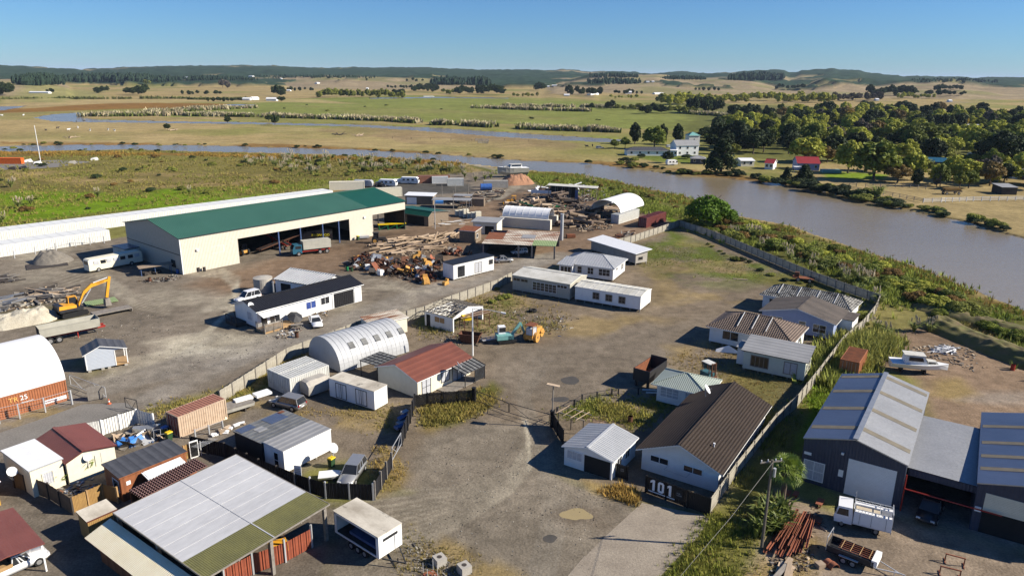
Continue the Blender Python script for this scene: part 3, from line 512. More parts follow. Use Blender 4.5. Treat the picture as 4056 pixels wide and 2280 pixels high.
tufts('yard_grass','weedy dry and green grass in patches round the yards',[
 ([(1040,800),(1290,730),(1440,795),(1340,850),(1200,840),(1060,850)],1500,(.2,.6),1,.12,(.10,.105,.025),(.24,.17,.07)),
 ([(1590,645),(1700,582),(1900,672),(1960,690),(1900,705),(1740,690),(1660,700)],1500,(.15,.4),1,.13,(.11,.13,.025),(.2,.16,.06)),
 ([(1680,880),(1850,850),(1990,960),(1950,1060),(1790,1010),(1700,960)],1800,(.12,.35),1,.13,(.22,.15,.055),(.11,.11,.03)),
 ([(1400,1052),(1530,985),(1720,1012),(1610,1080),(1500,1045)],1500,(.2,.5),1,.12,(.10,.135,.02),(.19,.16,.04)),
 ([(1060,1015),(1190,1003),(1240,958),(1260,975),(1235,1025),(1160,1055),(1060,1080)],1500,(.25,.55),1,.12,(.115,.13,.02),(.2,.15,.045)),
 ([(1480,1205),(1600,1232),(1610,1270),(1560,1260),(1500,1240)],350,(.3,.7),.9,.09,(.30,.18,.05),(.2,.15,.04)),
 ([(1690,1500),(1690,1448),(1740,1370),(1790,1292),(1840,1275),(1920,1330),(1880,1448),(1860,1500)],1800,(.25,.6),1,.1,(.12,.14,.02),(.22,.17,.05)),
 ([(2000,1130),(2050,1010),(2120,900),(2150,930),(2040,1090)],1200,(.2,.6),1,.12,(.13,.2,.015),(.18,.18,.04)),
 ([(360,1032),(560,985),(640,958),(762,893),(772,905),(655,985),(420,1048)],1300,(.2,.5),1,.12,(.12,.125,.025),(.28,.19,.07)),
 ([(950,1120),(990,1140),(1030,1190),(960,1258),(930,1250)],350,(.2,.5),1,.1,(.11,.12,.02),(.24,.16,.05)),
 ([(1010,1330),(1120,1380),(1300,1448),(1180,1500),(1000,1448)],500,(.15,.35),1,.1,(.22,.15,.05),(.12,.11,.03)),
 ([(1810,1230),(1960,1040),(1995,1050),(1830,1250)],500,(.3,.7),1,.1,(.1,.12,.02),(.2,.17,.05)),
 ([(700,1030),(1000,1020),(990,1090),(860,1080)],600,(.1,.3),1,.12,(.24,.17,.06),(.13,.12,.03)),
 ([(1880,1448),(2000,1330),(2080,1360),(2060,1448),(1990,1520),(1880,1520)],600,(.1,.3),1,.1,(.28,.19,.07),(.16,.13,.04))],5)
# ---------------------------------------------------------------- building kit
def slope(mb,e0,e1,r1,r0,t=.1,courses=0,ribs=0,mt=0,ms=1,rib_h=.05,rib_w=.06,rm=None):
    e0,e1,r1,r0=[Vector(q) for q in(e0,e1,r1,r0)]; n=(e1-e0).cross(r0-e0 if (r0-e0).length>.01 else r1-e0)
    if n.length<1e-6: n=Vector((0,0,1))
    n.normalize(); n=n if n.z>0 else -n; dz=Vector((0,0,-t))
    tri=(r1-r0).length<.02; P=[e0,e1,r1] if tri else [e0,e1,r1,r0]
    if courses:
        for k in range(courses):
            a,b=k/courses,(k+1)/courses; A=e0.lerp(r0,a);B=e1.lerp(r1,a);Cc=e1.lerp(r1,b);D=e0.lerp(r0,b); u=n*.045
            mb.face([A+u,B+u,Cc,D],mt); mb.face([A,B,B+u,A+u],mt)
    else: mb.face(P,mt)
    m=len(P); mb.face([q+dz for q in P][::-1],ms)
    for i in range(m): a,b=P[i],P[(i+1)%m]; mb.face([a+dz,b+dz,b,a],ms)
    if ribs:
        L=(e1-e0).length; x=(e1-e0)/L; a=(r0-e0).dot(x)/L; b=(r1-e0).dot(x)/L; up=(r0-e0)-x*(r0-e0).dot(x); k=ribs*.5
        while k<L:
            s=k/L; f=1.0
            if s<a and a>.01: f=s/a
            elif s>b and b<.99: f=(1-s)/(1-b)
            q=e0+x*k; 
            if f>.03: mb.bar(q+n*rib_h*.4,q+up*f+n*rib_h*.4,rib_w,rib_h,mt if rm is None else rm)
            k+=ribs
def wallpt(side,L,d,s,z,o):
    return Vector({'f':(s,-o,z),'b':(s,d+o,z),'l':(-o,s,z),'r':(L+o,s,z)}[side])
def flatbox(mb,side,L,d,s0,s1,z0,z1,o0,o1,m=0):
    w=lambda s,z,o:wallpt(side,L,d,s,z,o)
    mb.hexa([w(s0,z0,o0),w(s1,z0,o0),w(s1,z0,o1),w(s0,z0,o1)],[w(s0,z1,o0),w(s1,z1,o0),w(s1,z1,o1),w(s0,z1,o1)],m)
def window(par,L,d,side,s,w,z,h,n=2,nh=1,frame='white_trim',pane='glass',fw=.07,name='window'):
    mb=MB(); B=lambda a,b,c,e: flatbox(mb,side,L,d,a,b,c,e,.004,.06)
    B(s-fw,s+w+fw,z-fw,z); B(s-fw,s+w+fw,z+h,z+h+fw); B(s-fw,s,z,z+h); B(s+w,s+w+fw,z,z+h)
    for i in range(1,n): q=s+w*i/n; B(q-fw*.4,q+fw*.4,z,z+h)
    for i in range(1,nh): q=z+h*i/nh; flatbox(mb,side,L,d,s,s+w,q-fw*.3,q+fw*.3,.006,.05)
    o=mb.build(name,frame,par); g=MB(); flatbox(g,side,L,d,s,s+w,z,z+h,.002,.022); g.build('pane',pane,o); return o
def panel(par,L,d,side,s,w,z,h,mat,name='door',o=.03):
    g=MB(); flatbox(g,side,L,d,s,s+w,z,z+h,.003,o); return g.build(name,mat,par)
def rollerdoor(par,L,d,side,s,w,z,h,mat='galv',pitch=.12):
    g=MB(); k=z
    while k<z+h-.01: flatbox(g,side,L,d,s,s+w,k,min(k+pitch*.82,z+h),.003,.04); flatbox(g,side,L,d,s,s+w,min(k+pitch*.82,z+h),min(k+pitch,z+h),.003,.015); k+=pitch
    return g.build('roller_door',mat,par)
def bld(name,label,loc,a,L,d,h,roof='gable',rise=1.0,oh=.4,wall='white_wall',rm='iron_roof',trim='white_trim',ridge='x',rf=.5,courses=0,ribs=0,rib_h=.05,cat='house',base=0.0,group=None,hi='b',t=.12,rmat2=None,hipw=None):
    r=T(name,label,cat,loc,a,group); mb=MB(); z0=base
    def top(x,y):
        if roof=='gable':
            if ridge=='x': return h+rise*(y/(rf*d) if y<=rf*d else (d-y)/(d-rf*d))
            return h+rise*(x/(rf*L) if x<=rf*L else (L-x)/(L-rf*L))
        if roof=='mono': return h+rise*{'b':y/d,'f':1-y/d,'l':1-x/L,'r':x/L}[hi]
        return h
    def wall_(pts):
        b=[Vector((x,y,z0)) for x,y in pts]; t_=[Vector((x,y,top(x,y))) for x,y in pts]; mb.face(b+t_[::-1])
    fx=[(0,0),(L,0)]; 
    if roof=='gable' and ridge=='y': wall_([(0,0),(rf*L,0),(L,0)]); wall_([(L,d),(rf*L,d),(0,d)])
    else: wall_([(0,0),(L,0)]); wall_([(L,d),(0,d)])
    if roof=='gable' and ridge=='x': wall_([(L,0),(L,rf*d),(L,d)]); wall_([(0,d),(0,rf*d),(0,0)])
    else: wall_([(L,0),(L,d)]); wall_([(0,d),(0,0)])
    mb.face([(0,0,z0),(0,d,z0),(L,d,z0),(L,0,z0)]); mb.build('wall',wall,r)
    if base>.15:
        nx=max(2,int(L/1.8)); ny=max(2,int(d/2.2))
        for i in range(nx+1):
            for j in (0,ny): q=MB(); x=.15+(L-.3)*i/nx; y=.15+(d-.3)*j/ny; q.box(x-.1,x+.1,y-.1,y+.1,0,base); q.build('pile','wood_grey',r)
    mb=MB(); o=oh; e=.03
    if roof=='gable':
        if ridge=='x':
            k1=rise/(rf*d); k2=rise/(d-rf*d); zr=h+rise+t+e
            slope(mb,(-o,-o,h-o*k1+t+e),(L+o,-o,h-o*k1+t+e),(L+o,rf*d,zr),(-o,rf*d,zr),t,courses,ribs,rib_h=rib_h)
            slope(mb,(L+o,d+o,h-o*k2+t+e),(-o,d+o,h-o*k2+t+e),(-o,rf*d,zr),(L+o,rf*d,zr),t,courses,ribs,mt=2 if rmat2 else 0,rib_h=rib_h)
            mb.bar((-o,rf*d,zr+.02),(L+o,rf*d,zr+.02),.3,.08,3)
        else:
            k1=rise/(rf*L); k2=rise/(L-rf*L); zr=h+rise+t+e
            slope(mb,(-o,d+o,h-o*k1+t+e),(-o,-o,h-o*k1+t+e),(rf*L,-o,zr),(rf*L,d+o,zr),t,courses,ribs,rib_h=rib_h)
            slope(mb,(L+o,-o,h-o*k2+t+e),(L+o,d+o,h-o*k2+t+e),(rf*L,d+o,zr),(rf*L,-o,zr),t,courses,ribs,mt=2 if rmat2 else 0,rib_h=rib_h)
            mb.bar((rf*L,-o,zr+.02),(rf*L,d+o,zr+.02),.3,.08,3)
    elif roof=='hip':
        g=hipw if hipw is not None else d/2; ze=h-.05+t; zr=h+rise+t; y=d/2
        A,B,Cc,D=(-o,-o,ze),(L+o,-o,ze),(L+o,d+o,ze),(-o,d+o,ze); E_,F_=(min(g,L/2-.02),y,zr),(max(L-g,L/2+.02),y,zr)
        slope(mb,A,B,F_,E_,t,courses,ribs,rib_h=rib_h); slope(mb,Cc,D,E_,F_,t,courses,ribs,rib_h=rib_h); slope(mb,B,Cc,F_,F_,t,courses,ribs,rib_h=rib_h); slope(mb,D,A,E_,E_,t,courses,ribs,rib_h=rib_h)
        for a_,b_ in ((A,E_),(D,E_),(B,F_),(Cc,F_),(E_,F_)): mb.bar(Vector(a_)+Vector((0,0,.03)),Vector(b_)+Vector((0,0,.03)),.2,.07,3)
    else:
        z=lambda x,y: h+t+e+(rise*{'b':y/d,'f':1-y/d,'l':1-x/L,'r':x/L}[hi] if roof=='mono' else 0)
        q=lambda x,y:(x,y,z(x,y))
        if hi in 'bf': slope(mb,q(-o,-o),q(L+o,-o),q(L+o,d+o),q(-o,d+o),t,courses,ribs,rib_h=rib_h)
        else: slope(mb,q(L+o,-o),q(L+o,d+o),q(-o,d+o),q(-o,-o),t,courses,ribs,rib_h=rib_h)
    mb.build('roof',[rm,trim,rmat2 or rm,rm],r); return r
G1=R(51); G2=R(-37)      # the two directions of the street grid
# ---------------------------------------------------------------- the big green-roofed shed
def green_shed():
    P1=Vector((-67.5,142.3,0)); a=ang((-67.5,142.3),(-28.8,189.2)); L=61.0; D=25.0; h=7.5; rise=2.2
    r=T('storage_shed','long cream storage shed with a green roof and open bays beside the log piles','shed',P1,a)
    m=MB(); hw=D/2
    m.face([(0,D,0),(0,0,0),(0,0,h),(0,hw,h+rise),(0,D,h)]); m.face([(0,D,0),(L-11,D,0),(L-11,D,h),(0,D,h)])
    m.face([(L,0,h-2.2),(L,D,h-2.2),(L,D,h),(L,hw,h+rise),(L,0,h)]); m.face([(L-11,D,h-2.2),(L,D,h-2.2),(L,D,h),(L-11,D,h)])
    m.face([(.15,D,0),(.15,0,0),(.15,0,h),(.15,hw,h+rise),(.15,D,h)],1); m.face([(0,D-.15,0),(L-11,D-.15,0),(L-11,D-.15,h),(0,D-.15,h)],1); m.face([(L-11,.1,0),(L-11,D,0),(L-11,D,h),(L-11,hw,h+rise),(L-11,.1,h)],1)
    m.build('wall',['beige_wall','brown_board'],r)
    f=MB(); f.box(0,L,-.06,.06,h-2.1,h-.02); f.build('fascia','cream_wall',r)
    f=MB(); f.box(.02,12.6,-.05,.05,0,h-2.1); o=f.build('front_panel','cream_wall',r)
    f=MB(); f.box(42.5,L-11,-.05,.05,0,h-2.1); o=f.build('front_panel','cream_wall',r)
    f=MB(); f.box(L-11.2,L-11,-.05,D,0,h-2.1,0); f.build('end_panel','cream_wall',r)
    for k in range(7): f=MB(); f.box(L-.1,L+.1,0.2+3.6*k,.45+3.6*k,0,h); f.build('post','dark_metal',r)
    f=MB(); f.box(L-.05,L,.2,8.5,0,h-2.2); f.build('side_screen','wood_dark',r)
    rf=MB(); o=.35; k=rise/hw; sx=L-12.5
    slope(rf,(-o,-o,h-o*k+.15),(sx,-o,h-o*k+.15),(sx,hw,h+rise+.15),(-o,hw,h+rise+.15),.12,ms=2); slope(rf,(sx,-o,h-o*k+.15),(L+o,-o,h-o*k+.15),(L+o,hw,h+rise+.15),(sx,hw,h+rise+.15),.12,mt=1,ms=2)
    slope(rf,(L+o,D+o,h-o*k+.15),(-o,D+o,h-o*k+.15),(-o,hw,h+rise+.15),(L+o,hw,h+rise+.15),.12,ms=2); rf.bar((-o,hw,h+rise+.18),(L+o,hw,h+rise+.18),.5,.08,0)
    rf.build('roof',['green_roof','green_roof_new','dark_metal'],r)
    for x in (22.6,28.4,34.6,39.3): f=MB(); f.cyl((x,-.02,0),(x,-.02,h-2.1),.16,n=8); f.build('post','blue_steel',r)
    f=MB(); f.box(-.12,.0,-.14,-.02,0,h); f.build('downpipe','white_trim',r)
    f=MB(); f.box(-.04,0,.1,D,3.9,4.05); f.build('trim_strip','dark_metal',r)
    window(r,L,D,'f',6.6,2.6,3.3,1.3,2,1,'cream_plain','glass',.12); window(r,L,D,'l',3.0,1.6,1.0,1.4,1,1,'dark_metal','glass')
    f=MB(); f.obox((3.4,-.25,4.6),(.5,.3,.35)); f.build('floodlight','white_metal',r); f=MB(); f.obox((47.2,-.25,5.2),(.5,.3,.35)); f.build('floodlight','white_metal',r)
    return r
green_shed()
# ---------------------------------------------------------------- white house with the black roof, and its neighbours
lh=bld('bungalow','long white bungalow with a black roof, roller door and patio by the gravel road',(-41.0,109.7),R(50),21.0,6.8,3.05,'gable',1.0,.35,'white_plain','black_roof',ridge='x',rf=.52)
window(lh,21,6.8,'f',9.2,1.9,1.2,1.2,2,1,'white_trim','blue_glass'); window(lh,21,6.8,'f',12.2,1.7,1.3,1.2,2,1,'white_trim','glass'); window(lh,21,6.8,'f',.6,1.1,.4,2.1,1,1); window(lh,21,6.8,'f',2.2,1.8,.5,2.0,2,1); window(lh,21,6.8,'l',1.6,1.3,1.2,1.3,1,1,'white_trim','curtain')
rollerdoor(lh,21,6.8,'f',14.9,4.3,.05,2.6,'black_roof',.2)
m=MB(); m.cyl((6.4,5.2,3.9),(6.4,5.2,5.6),.14,n=10); m.cyl((6.4,5.2,5.6),(6.4,5.2,5.75),.2,n=10); m.build('flue','steel',lh)
[MB().bar((x,-.06,.1),(x,-.06,3.0),.08).build('downpipe','white_trim',lh) for x in (14.6,19.4)]
m=MB(); m.obox((2.2,-.9,2.55),(4.2,1.7,.05),(R(14),0,0)); m.build('awning','white_fabric',lh)
m=MB(); m.box(.1,6.9,-.03,0,.0,.25); m.box(-.03,0,0,6.8,0,.3); m.build('base_boards','wood_dark',lh)
dk=T('deck','timber deck with paling railing at the corner of the long white bungalow','deck',(-41.0,109.7),R(50)); m=MB(); m.box(-.4,5,-2.6,-.1,0,.45); m.build('floor','wood_new',dk)
for i in range(9): m=MB(); m.box(-.45,-.40,-2.6+i*.3,-2.45+i*.3,.3,1.6); m.build('paling','wood_grey',dk)
for i in range(14): m=MB(); m.box(-.4+i*.22,-.27+i*.22,-2.68,-2.63,.3,1.5); m.build('paling','wood_grey',dk)
for s in range(3): m=MB(); m.box(4.0,5.2,-3.0-.3*s,-2.7-.3*s,.35-.14*s,.4-.14*s); m.build('step','wood_grey',dk)
m=MB()
for x in (-.4,1.2,2.8): m.bar((x,-2.66,0),(x,-2.66,1.7),.09)
m.bar((-.4,-2.66,1.6),(2.8,-2.66,1.6),.08); m.build('rail','wood_grey',dk)
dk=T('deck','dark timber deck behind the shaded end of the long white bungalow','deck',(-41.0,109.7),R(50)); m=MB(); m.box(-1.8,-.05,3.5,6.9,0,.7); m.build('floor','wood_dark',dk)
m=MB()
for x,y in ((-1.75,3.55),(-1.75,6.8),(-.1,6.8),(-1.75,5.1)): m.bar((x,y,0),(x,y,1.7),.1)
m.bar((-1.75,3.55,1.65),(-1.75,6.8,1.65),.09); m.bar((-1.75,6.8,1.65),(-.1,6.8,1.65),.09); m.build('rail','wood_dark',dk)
sh=bld('workshop','pale workshop with a ribbed zinc roof behind the long white bungalow',(-44.5,129.9),R(-26),10.5,6.8,2.75,'gable',1.0,.3,'white_plain','zinc_roof',ridge='x',rf=.64,ribs=.6,rib_h=.12,rmat2='charcoal_roof',cat='shed',trim='dark_metal')
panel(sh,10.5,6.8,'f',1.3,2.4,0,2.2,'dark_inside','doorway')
m=MB(); m.cyl((0,0,0),(0,0,2.7),1.75,n=28); m.cyl((0,0,2.7),(0,0,2.95),1.78,.5,n=28); solo('water_tank','round weathered concrete water tank behind the long white bungalow','tank',m,'concrete',(-47.3,131.2),0,smooth=False)
cb=bld('cabin','narrow white cabin with a black flat roof beside the scrap heap',(-11.8,139.6),R(45),11.2,3.3,3.25,'flat',0,.12,'white_ribbed','black_roof',trim='dark_metal',base=.25,cat='cabin')
window(cb,11.2,3.3,'f',1.2,1.7,.55,2.1,2,2,'dark_metal','glass'); window(cb,11.2,3.3,'f',5.8,1.9,.55,2.1,2,1,'wood_grey','curtain'); window(cb,11.2,3.3,'f',9.8,1.0,1.7,.9,1,1,'wood_grey','glass')
# ---------------------------------------------------------------- compound buildings
rh=bld('bungalow','cream bungalow with a red-brown gable roof beside the curved iron hut','house' and (-11.95,84.6),R(52),10.2,7.6,2.35,'gable',1.25,.3,'cream_plain','redbrown_roof',ridge='x',cat='house')
window(rh,10.2,7.6,'f',.8,1.5,.1,2.05,2,2,'dark_metal','curtain'); window(rh,10.2,7.6,'f',4.4,1.5,.7,1.3,2,1,'dark_metal','curtain'); window(rh,10.2,7.6,'f',6.6,2.6,.1,2.0,3,1,'dark_metal','curtain')
ve=T('veranda','glazed dark-framed veranda on the end of the cream bungalow','veranda',(-11.95,84.6),R(52)); m=MB(); slope(m,(6.2,-2.6,1.95),(10.4,-2.6,1.95),(10.4,-.2,2.4),(6.2,-.2,2.4),.05); m.build('roof',['clear_sheet','dark_metal'],ve)
for i in range(7): m=MB(); m.bar((6.2+.7*i,-2.6,2.0),(6.2+.7*i,-.2,2.45),.06,.08); m.build('rafter','dark_metal',ve)
for x,y in ((6.3,-2.5),(10.3,-2.5),(8.3,-2.5)): m=MB(); m.bar((x,y,0),(x,y,1.95),.1); m.build('post','dark_metal',ve)
m=MB(); m.box(8.3,10.3,-2.5,-2.46,.2,1.8); m.build('pane','glass',ve); m=MB(); m.box(3.4,9.5,-2.3,-.1,0,.12); m.build('floor','wood_grey',ve)
def quonset():
    a=R(45); r=T('curved_hut','curved grey corrugated-iron hut with five roof windows','hut',(-23.7,92.5),a); L,rad,hh=11.8,4.3,4.1; n=24; m=MB()
    prof=[(rad-rad*math.cos(math.pi*i/n),hh*math.sin(math.pi*i/n)**.85) for i in range(n+1)]
    for k in range(16):
        x0,x1=L*k/16,L*(k+1)/16; e=.02*(k%2)
        for i in range(n): (y0,z0),(y1,z1)=prof[i],prof[i+1]; m.face([(x0,y0,z0+e),(x1,y0,z0+e),(x1,y1,z1+e),(x0,y1,z1+e)])
        if k: 
            for i in range(n): m.bar((x0,prof[i][0],prof[i][1]+.03),(x0,prof[i+1][0],prof[i+1][1]+.03),.05,.035,1)
    m.build('shell',['hut_iron','hut_iron'],r)
    for x in (0.02,L-.02): m=MB(); m.face([(x,y,z) for y,z in prof]); m.build('end_wall','hut_iron',r)
    for k in range(5):
        x=2.3+2.15*k; i=5; (y0,z0),(y1,z1)=prof[i],prof[i+2]; m=MB(); ny,nz=-.7,.7; o=.06
        A=Vector((x,y0,z0)); B=Vector((x+.85,y0,z0)); Cc=Vector((x+.85,y1,z1)); D=Vector((x,y1,z1)); u=Vector((0,-.09,.09))
        m.hexa([A,B,Cc,D],[A+u,B+u,Cc+u,D+u]); m.build('roof_window','clear_sheet',r)
    return r
quonset()
pg=T('pergola','flat pergola with clear roofing between the curved hut and cream bungalow','pergola',(-17.9,89.1),R(56)); m=MB(); m.box(0,3.9,0,3.3,2.5,2.54); m.build('roof','clear_sheet',pg)
m=MB(); [m.bar((x,0,2.6),(x,3.3,2.6),.06) for x in (0,.78,1.56,2.34,3.12,3.9)]; [m.bar((0,y,2.6),(3.9,y,2.6),.06) for y in (0,.82,1.65,2.47,3.3)]; m.build('batten','dark_metal',pg)
for x,y in ((.1,.1),(3.8,.1),(.1,3.2),(3.8,3.2)): m=MB(); m.bar((x,y,0),(x,y,2.5),.1); m.build('post','wood_dark',pg)
gr=bld('garage','small white garage with a rusty roof behind the curved hut',(-21.8,105.6),R(38),6.3,3.6,2.4,'mono',.25,.2,'cream_plain','rust_roof',cat='garage',hi='b')
def dismantled():
    a=R(-35); r=T('half_built_shed','white shed stripped to bare roof rafters beside the drill rig','shed',(-14.4,112.8),a); L,d,h,rise=6.0,8.0,2.4,1.0
    m=MB(); m.face([(0,0,0),(L,0,0),(L,0,h),(0,0,h)]); m.face([(0,0,0),(0,d,0),(0,d,h),(0,0,h)]); m.face([(0,d,0),(L,d,0),(L,d,h),(0,d,h)]); m.face([(0,.1,0),(L,.1,0),(L,.1,h),(0,.1,h)]); m.build('wall','white_wall',r)
    m=MB(); m.face([(L,0,h),(L,d,h),(L,d/2,h+rise)]); m.box(L-.1,L+.05,0,.25,0,h); m.box(L-.1,L+.05,d-.25,d,0,h); m.box(L-.1,L+.05,0,d,h-.25,h); m.build('gable','white_trim',r)
    for i in range(8):
        x=L*i/7; m=MB(); m.bar((x,-.2,h),(x,d/2,h+rise),.06,.12); m.bar((x,d+.2,h),(x,d/2,h+rise),.06,.12); m.bar((x,0,h),(x,d,h),.05,.1); m.build('rafter','wood_grey',r)
    for i in range(6):
        for s in (0,1): y=-.1+i*.75; y=y if s==0 else d-y; z=h+rise*(min(y,d-y)/(d/2)); m=MB(); m.bar((-.1,y,z+.1),(L+.1,y,z+.1),.07,.05); m.build('batten','wood_dark',r)
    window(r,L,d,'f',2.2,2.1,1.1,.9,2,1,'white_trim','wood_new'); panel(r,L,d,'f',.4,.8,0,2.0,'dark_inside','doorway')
dismantled()
# ---------------------------------------------------------------- relocatable houses on blocks
hp=bld('house','white house with a ribbed zinc hip roof at the top of the compound',(10.2,144.7),R(-25),11.2,8.4,2.75,'hip',1.5,.45,'white_wall','zinc_roof',ribs=.55,rib_h=.06,base=.3,hipw=3.6,trim='white_trim')
for s,w,n in ((.5,2.2,3),(3.6,.9,1),(5.8,1.2,2),(8.2,2.3,3)): window(hp,11.2,8.4,'f',s,w,1.05 if s>1 else .7,1.3 if s>1 else 1.6,n,2)
window(hp,11.2,8.4,'r',2.0,.9,1.9,.5,1,1); window(hp,11.2,8.4,'r',5.6,.5,1.2,1.2,1,1); window(hp,11.2,8.4,'r',6.5,.5,1.2,1.2,1,1)
m=MB(); slope(m,(-.45,-1.6,2.72),(3.3,-1.6,2.72),(2.4,1.4,3.9),(.6,1.4,3.9),.1,ribs=.55); hpb=m.build('porch_roof',['zinc_roof','white_trim'],hp); m=MB(); m.box(0,2.9,-1.2,-.01,.3,2.68); m.build('bay_wall','white_wall',hp)
q=MB(); flatbox(q,'f',2.9,1,.4,2.6,.8,2.3,1.205,1.24); q.build('bay_window','glass',hp)
q=MB(); [flatbox(q,'f',2.9,1,x-.05,x+.05,.75,2.35,1.205,1.27) for x in (.35,1.1,1.85,2.65)]; flatbox(q,'f',2.9,1,.3,2.7,2.3,2.4,1.205,1.27); flatbox(q,'f',2.9,1,.3,2.7,.7,.8,1.205,1.27); q.build('window_frame','white_trim',hp)
fl=bld('prefab_hut','long dark-sided hut with a bright flat roof behind the zinc hip-roofed house',(18.6,166.0),R(-57),15.5,3.4,2.8,'mono',.4,.7,'concrete','white_metal',hi='b',base=.5,cat='hut'); window(fl,15.5,3.4,'r',.8,1.2,1.2,.6,1,1,'wood_grey')
p1=bld('classroom','beige prefab classroom with a wide white window bank',(0.1,133.1),R(-30),12.2,7.3,3.05,'gable',.55,.12,'beige_wall','dirty_white',ridge='x',rf=.62,cat='classroom',base=.25,trim='cream_plain')
window(p1,12.2,7.3,'f',4.4,2.5,.95,1.55,3,3); window(p1,12.2,7.3,'f',7.0,2.4,.95,1.55,3,3); window(p1,12.2,7.3,'f',9.6,2.0,2.15,.55,3,1); window(p1,12.2,7.3,'f',.2,1.4,2.15,.5,2,1,'beige_wall'); window(p1,12.2,7.3,'f',1.9,1.4,2.15,.5,2,1,'beige_wall')
p2=bld('prefab_hut','long white prefab with three square windows raised on blocks',(11.6,126.7),R(-29),12.6,5.6,2.75,'gable',.4,.1,'white_plain','dirty_white',ridge='x',ribs=1.1,base=.45,cat='hut')
for s in (3.6,6.1,8.6): window(p2,12.6,5.6,'f',s,1.1,1.15,1.1,2,2,'wood_grey','glass',.1)
for s in (.3,11.2): panel(p2,12.6,5.6,'f',s,1.0,.5,2.0,'white_trim')
gh=bld('cottage','small white cottage with a pale green hip roof beside the dark-tiled house',(18.6,84.3),R(-30),6.2,4.6,2.55,'hip',1.15,.65,'white_wall','pale_green_roof',base=.15,hipw=2.9)
window(gh,6.2,4.6,'f',.5,2.3,1.0,1.2,3,3,'white_trim','curtain'); window(gh,6.2,4.6,'f',3.7,1.6,.9,1.3,2,3,'white_trim','curtain')
h101=bld('house','white house with a large dark-tiled gable roof behind the numbered fence',(13.9,67.9),R(-33),8.2,17.8,2.45,'gable',1.7,.55,'white_wall','dark_tile',ridge='y',courses=15)
for s in (1.0,4.6): window(h101,8.2,17.8,'f',s,1.9,1.35,.62,2,1)
for s in (1.0,6.5,11.5,14.5): window(h101,8.2,17.8,'r',s,1.3,1.0,1.1,2,2)
m=MB(); m.bar((2.7,-.5,1.05),(5.1,-.5,.95),.03); m.bar((2.7,-.5,1.05),(2.9,0,1.3),.03); m.bar((5.1,-.5,.95),(5.3,0,1.25),.03); m.build('clothes_rail','galv',h101)
m=MB(); m.cyl((6.6,3.0,2.9),(6.6,3.0,3.6),.07,n=8); m.cyl((6.6,3.0,3.6),(6.6,3.0,3.7),.12,n=8); m.build('vent_pipe','white_metal',h101)
ga=bld('garage','white garage with a pale ribbed gable roof and open door beside the numbered fence',(5.75,68.6),R(-33),5.6,5.9,2.15,'gable',.7,.25,'white_wall','zinc_roof',ridge='y',cat='garage',ribs=.3,rib_h=.035)
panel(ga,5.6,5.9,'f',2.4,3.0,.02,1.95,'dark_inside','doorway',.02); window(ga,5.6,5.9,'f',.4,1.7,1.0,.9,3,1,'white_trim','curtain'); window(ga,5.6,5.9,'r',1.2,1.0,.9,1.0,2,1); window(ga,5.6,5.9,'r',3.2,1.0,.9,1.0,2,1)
m=MB(); m.box(-.3,2.5,6.2,6.25,0,.9); 
# the row of four houses waiting by the boundary fence
h3=bld('house','white house with a brown-tiled hip roof, third along the boundary fence',(30.9,105.8),R(-35),12.2,8.0,2.75,'hip',1.9,.5,'white_wall','brown_tile',courses=13,base=.35,hipw=4.0)
window(h3,12.2,8,'f',2.1,2.4,1.2,1.3,2,1,'white_trim','glass'); window(h3,12.2,8,'r',1.0,1.2,1.2,1.2,2,1); window(h3,12.2,8,'r',4.6,1.2,1.2,1.2,2,1)
h4=bld('house','mint-white cottage with a grey sloping roof, nearest along the boundary fence',(32.9,95.1),R(-32),8.3,4.2,3.0,'mono',.75,.35,'mint_wall','grey_roof',hi='b',base=.3,trim='dark_metal')
window(h4,8.3,4.2,'f',1.1,2.3,.95,1.5,4,1,'wood_grey','glass',.1); window(h4,8.3,4.2,'f',5.6,1.6,.85,1.6,2,1,'wood_grey','curtain',.1); window(h4,8.3,4.2,'r',.5,1.0,1.0,1.4,2,2,'cream_plain'); window(h4,8.3,4.2,'r',2.4,1.0,1.0,1.4,2,2,'cream_plain')
m=MB(); m.box(-1.2,-.02,1.2,4.0,.3,2.7); m.build('porch','white_wall',h4); m=MB(); m.obox((-.6,2.6,2.85),(1.6,3.2,.1)); m.build('porch_roof','grey_roof',h4)
h2=bld('house','pale blue house with a dark shingled gable, second farthest along the boundary fence',(41.5,113.3),R(-36),11.2,8.2,2.95,'gable',1.35,.45,'blue_wall','old_shingle',ridge='y',base=.35,trim='white_trim')
window(h2,11.2,8.2,'f',8.2,1.9,1.1,1.25,2,2); window(h2,11.2,8.2,'f',6.0,1.0,1.5,.9,1,2); window(h2,11.2,8.2,'f',1.5,1.8,1.1,1.25,2,2)
m=MB(); m.box(11.22,13.2,3.5,8.0,.3,2.9); m.build('side_room','white_wall',h2); m=MB(); m.box(11.15,13.4,3.4,8.1,2.9,3.0); m.build('side_roof','old_shingle',h2)
h1=bld('house','low house with mossy pale grey tiles, farthest along the boundary fence',(45.0,123.3),R(-38),14.5,6.5,2.7,'hip',1.5,.5,'white_wall','grey_tile',courses=10,base=.35,hipw=2.2); window(h1,14.5,6.5,'f',1.2,1.6,1.1,1.1,2,1)
for par,L_,d_2,h_,ri,g,xs_ in ((h3,12.2,8.0,2.75,1.9,4.0,(4.0,6.2,8.3)),(h1,14.5,6.5,2.7,1.5,2.2,(2.4,5.6,8.8,11.8))):
    for x in xs_: m=MB(); m.bar((x,.6,h_+.2+ri*.28),(x,d_2/2-.2,h_+.2+ri),.08,.07); m.build('roof_batten','white_trim',par)
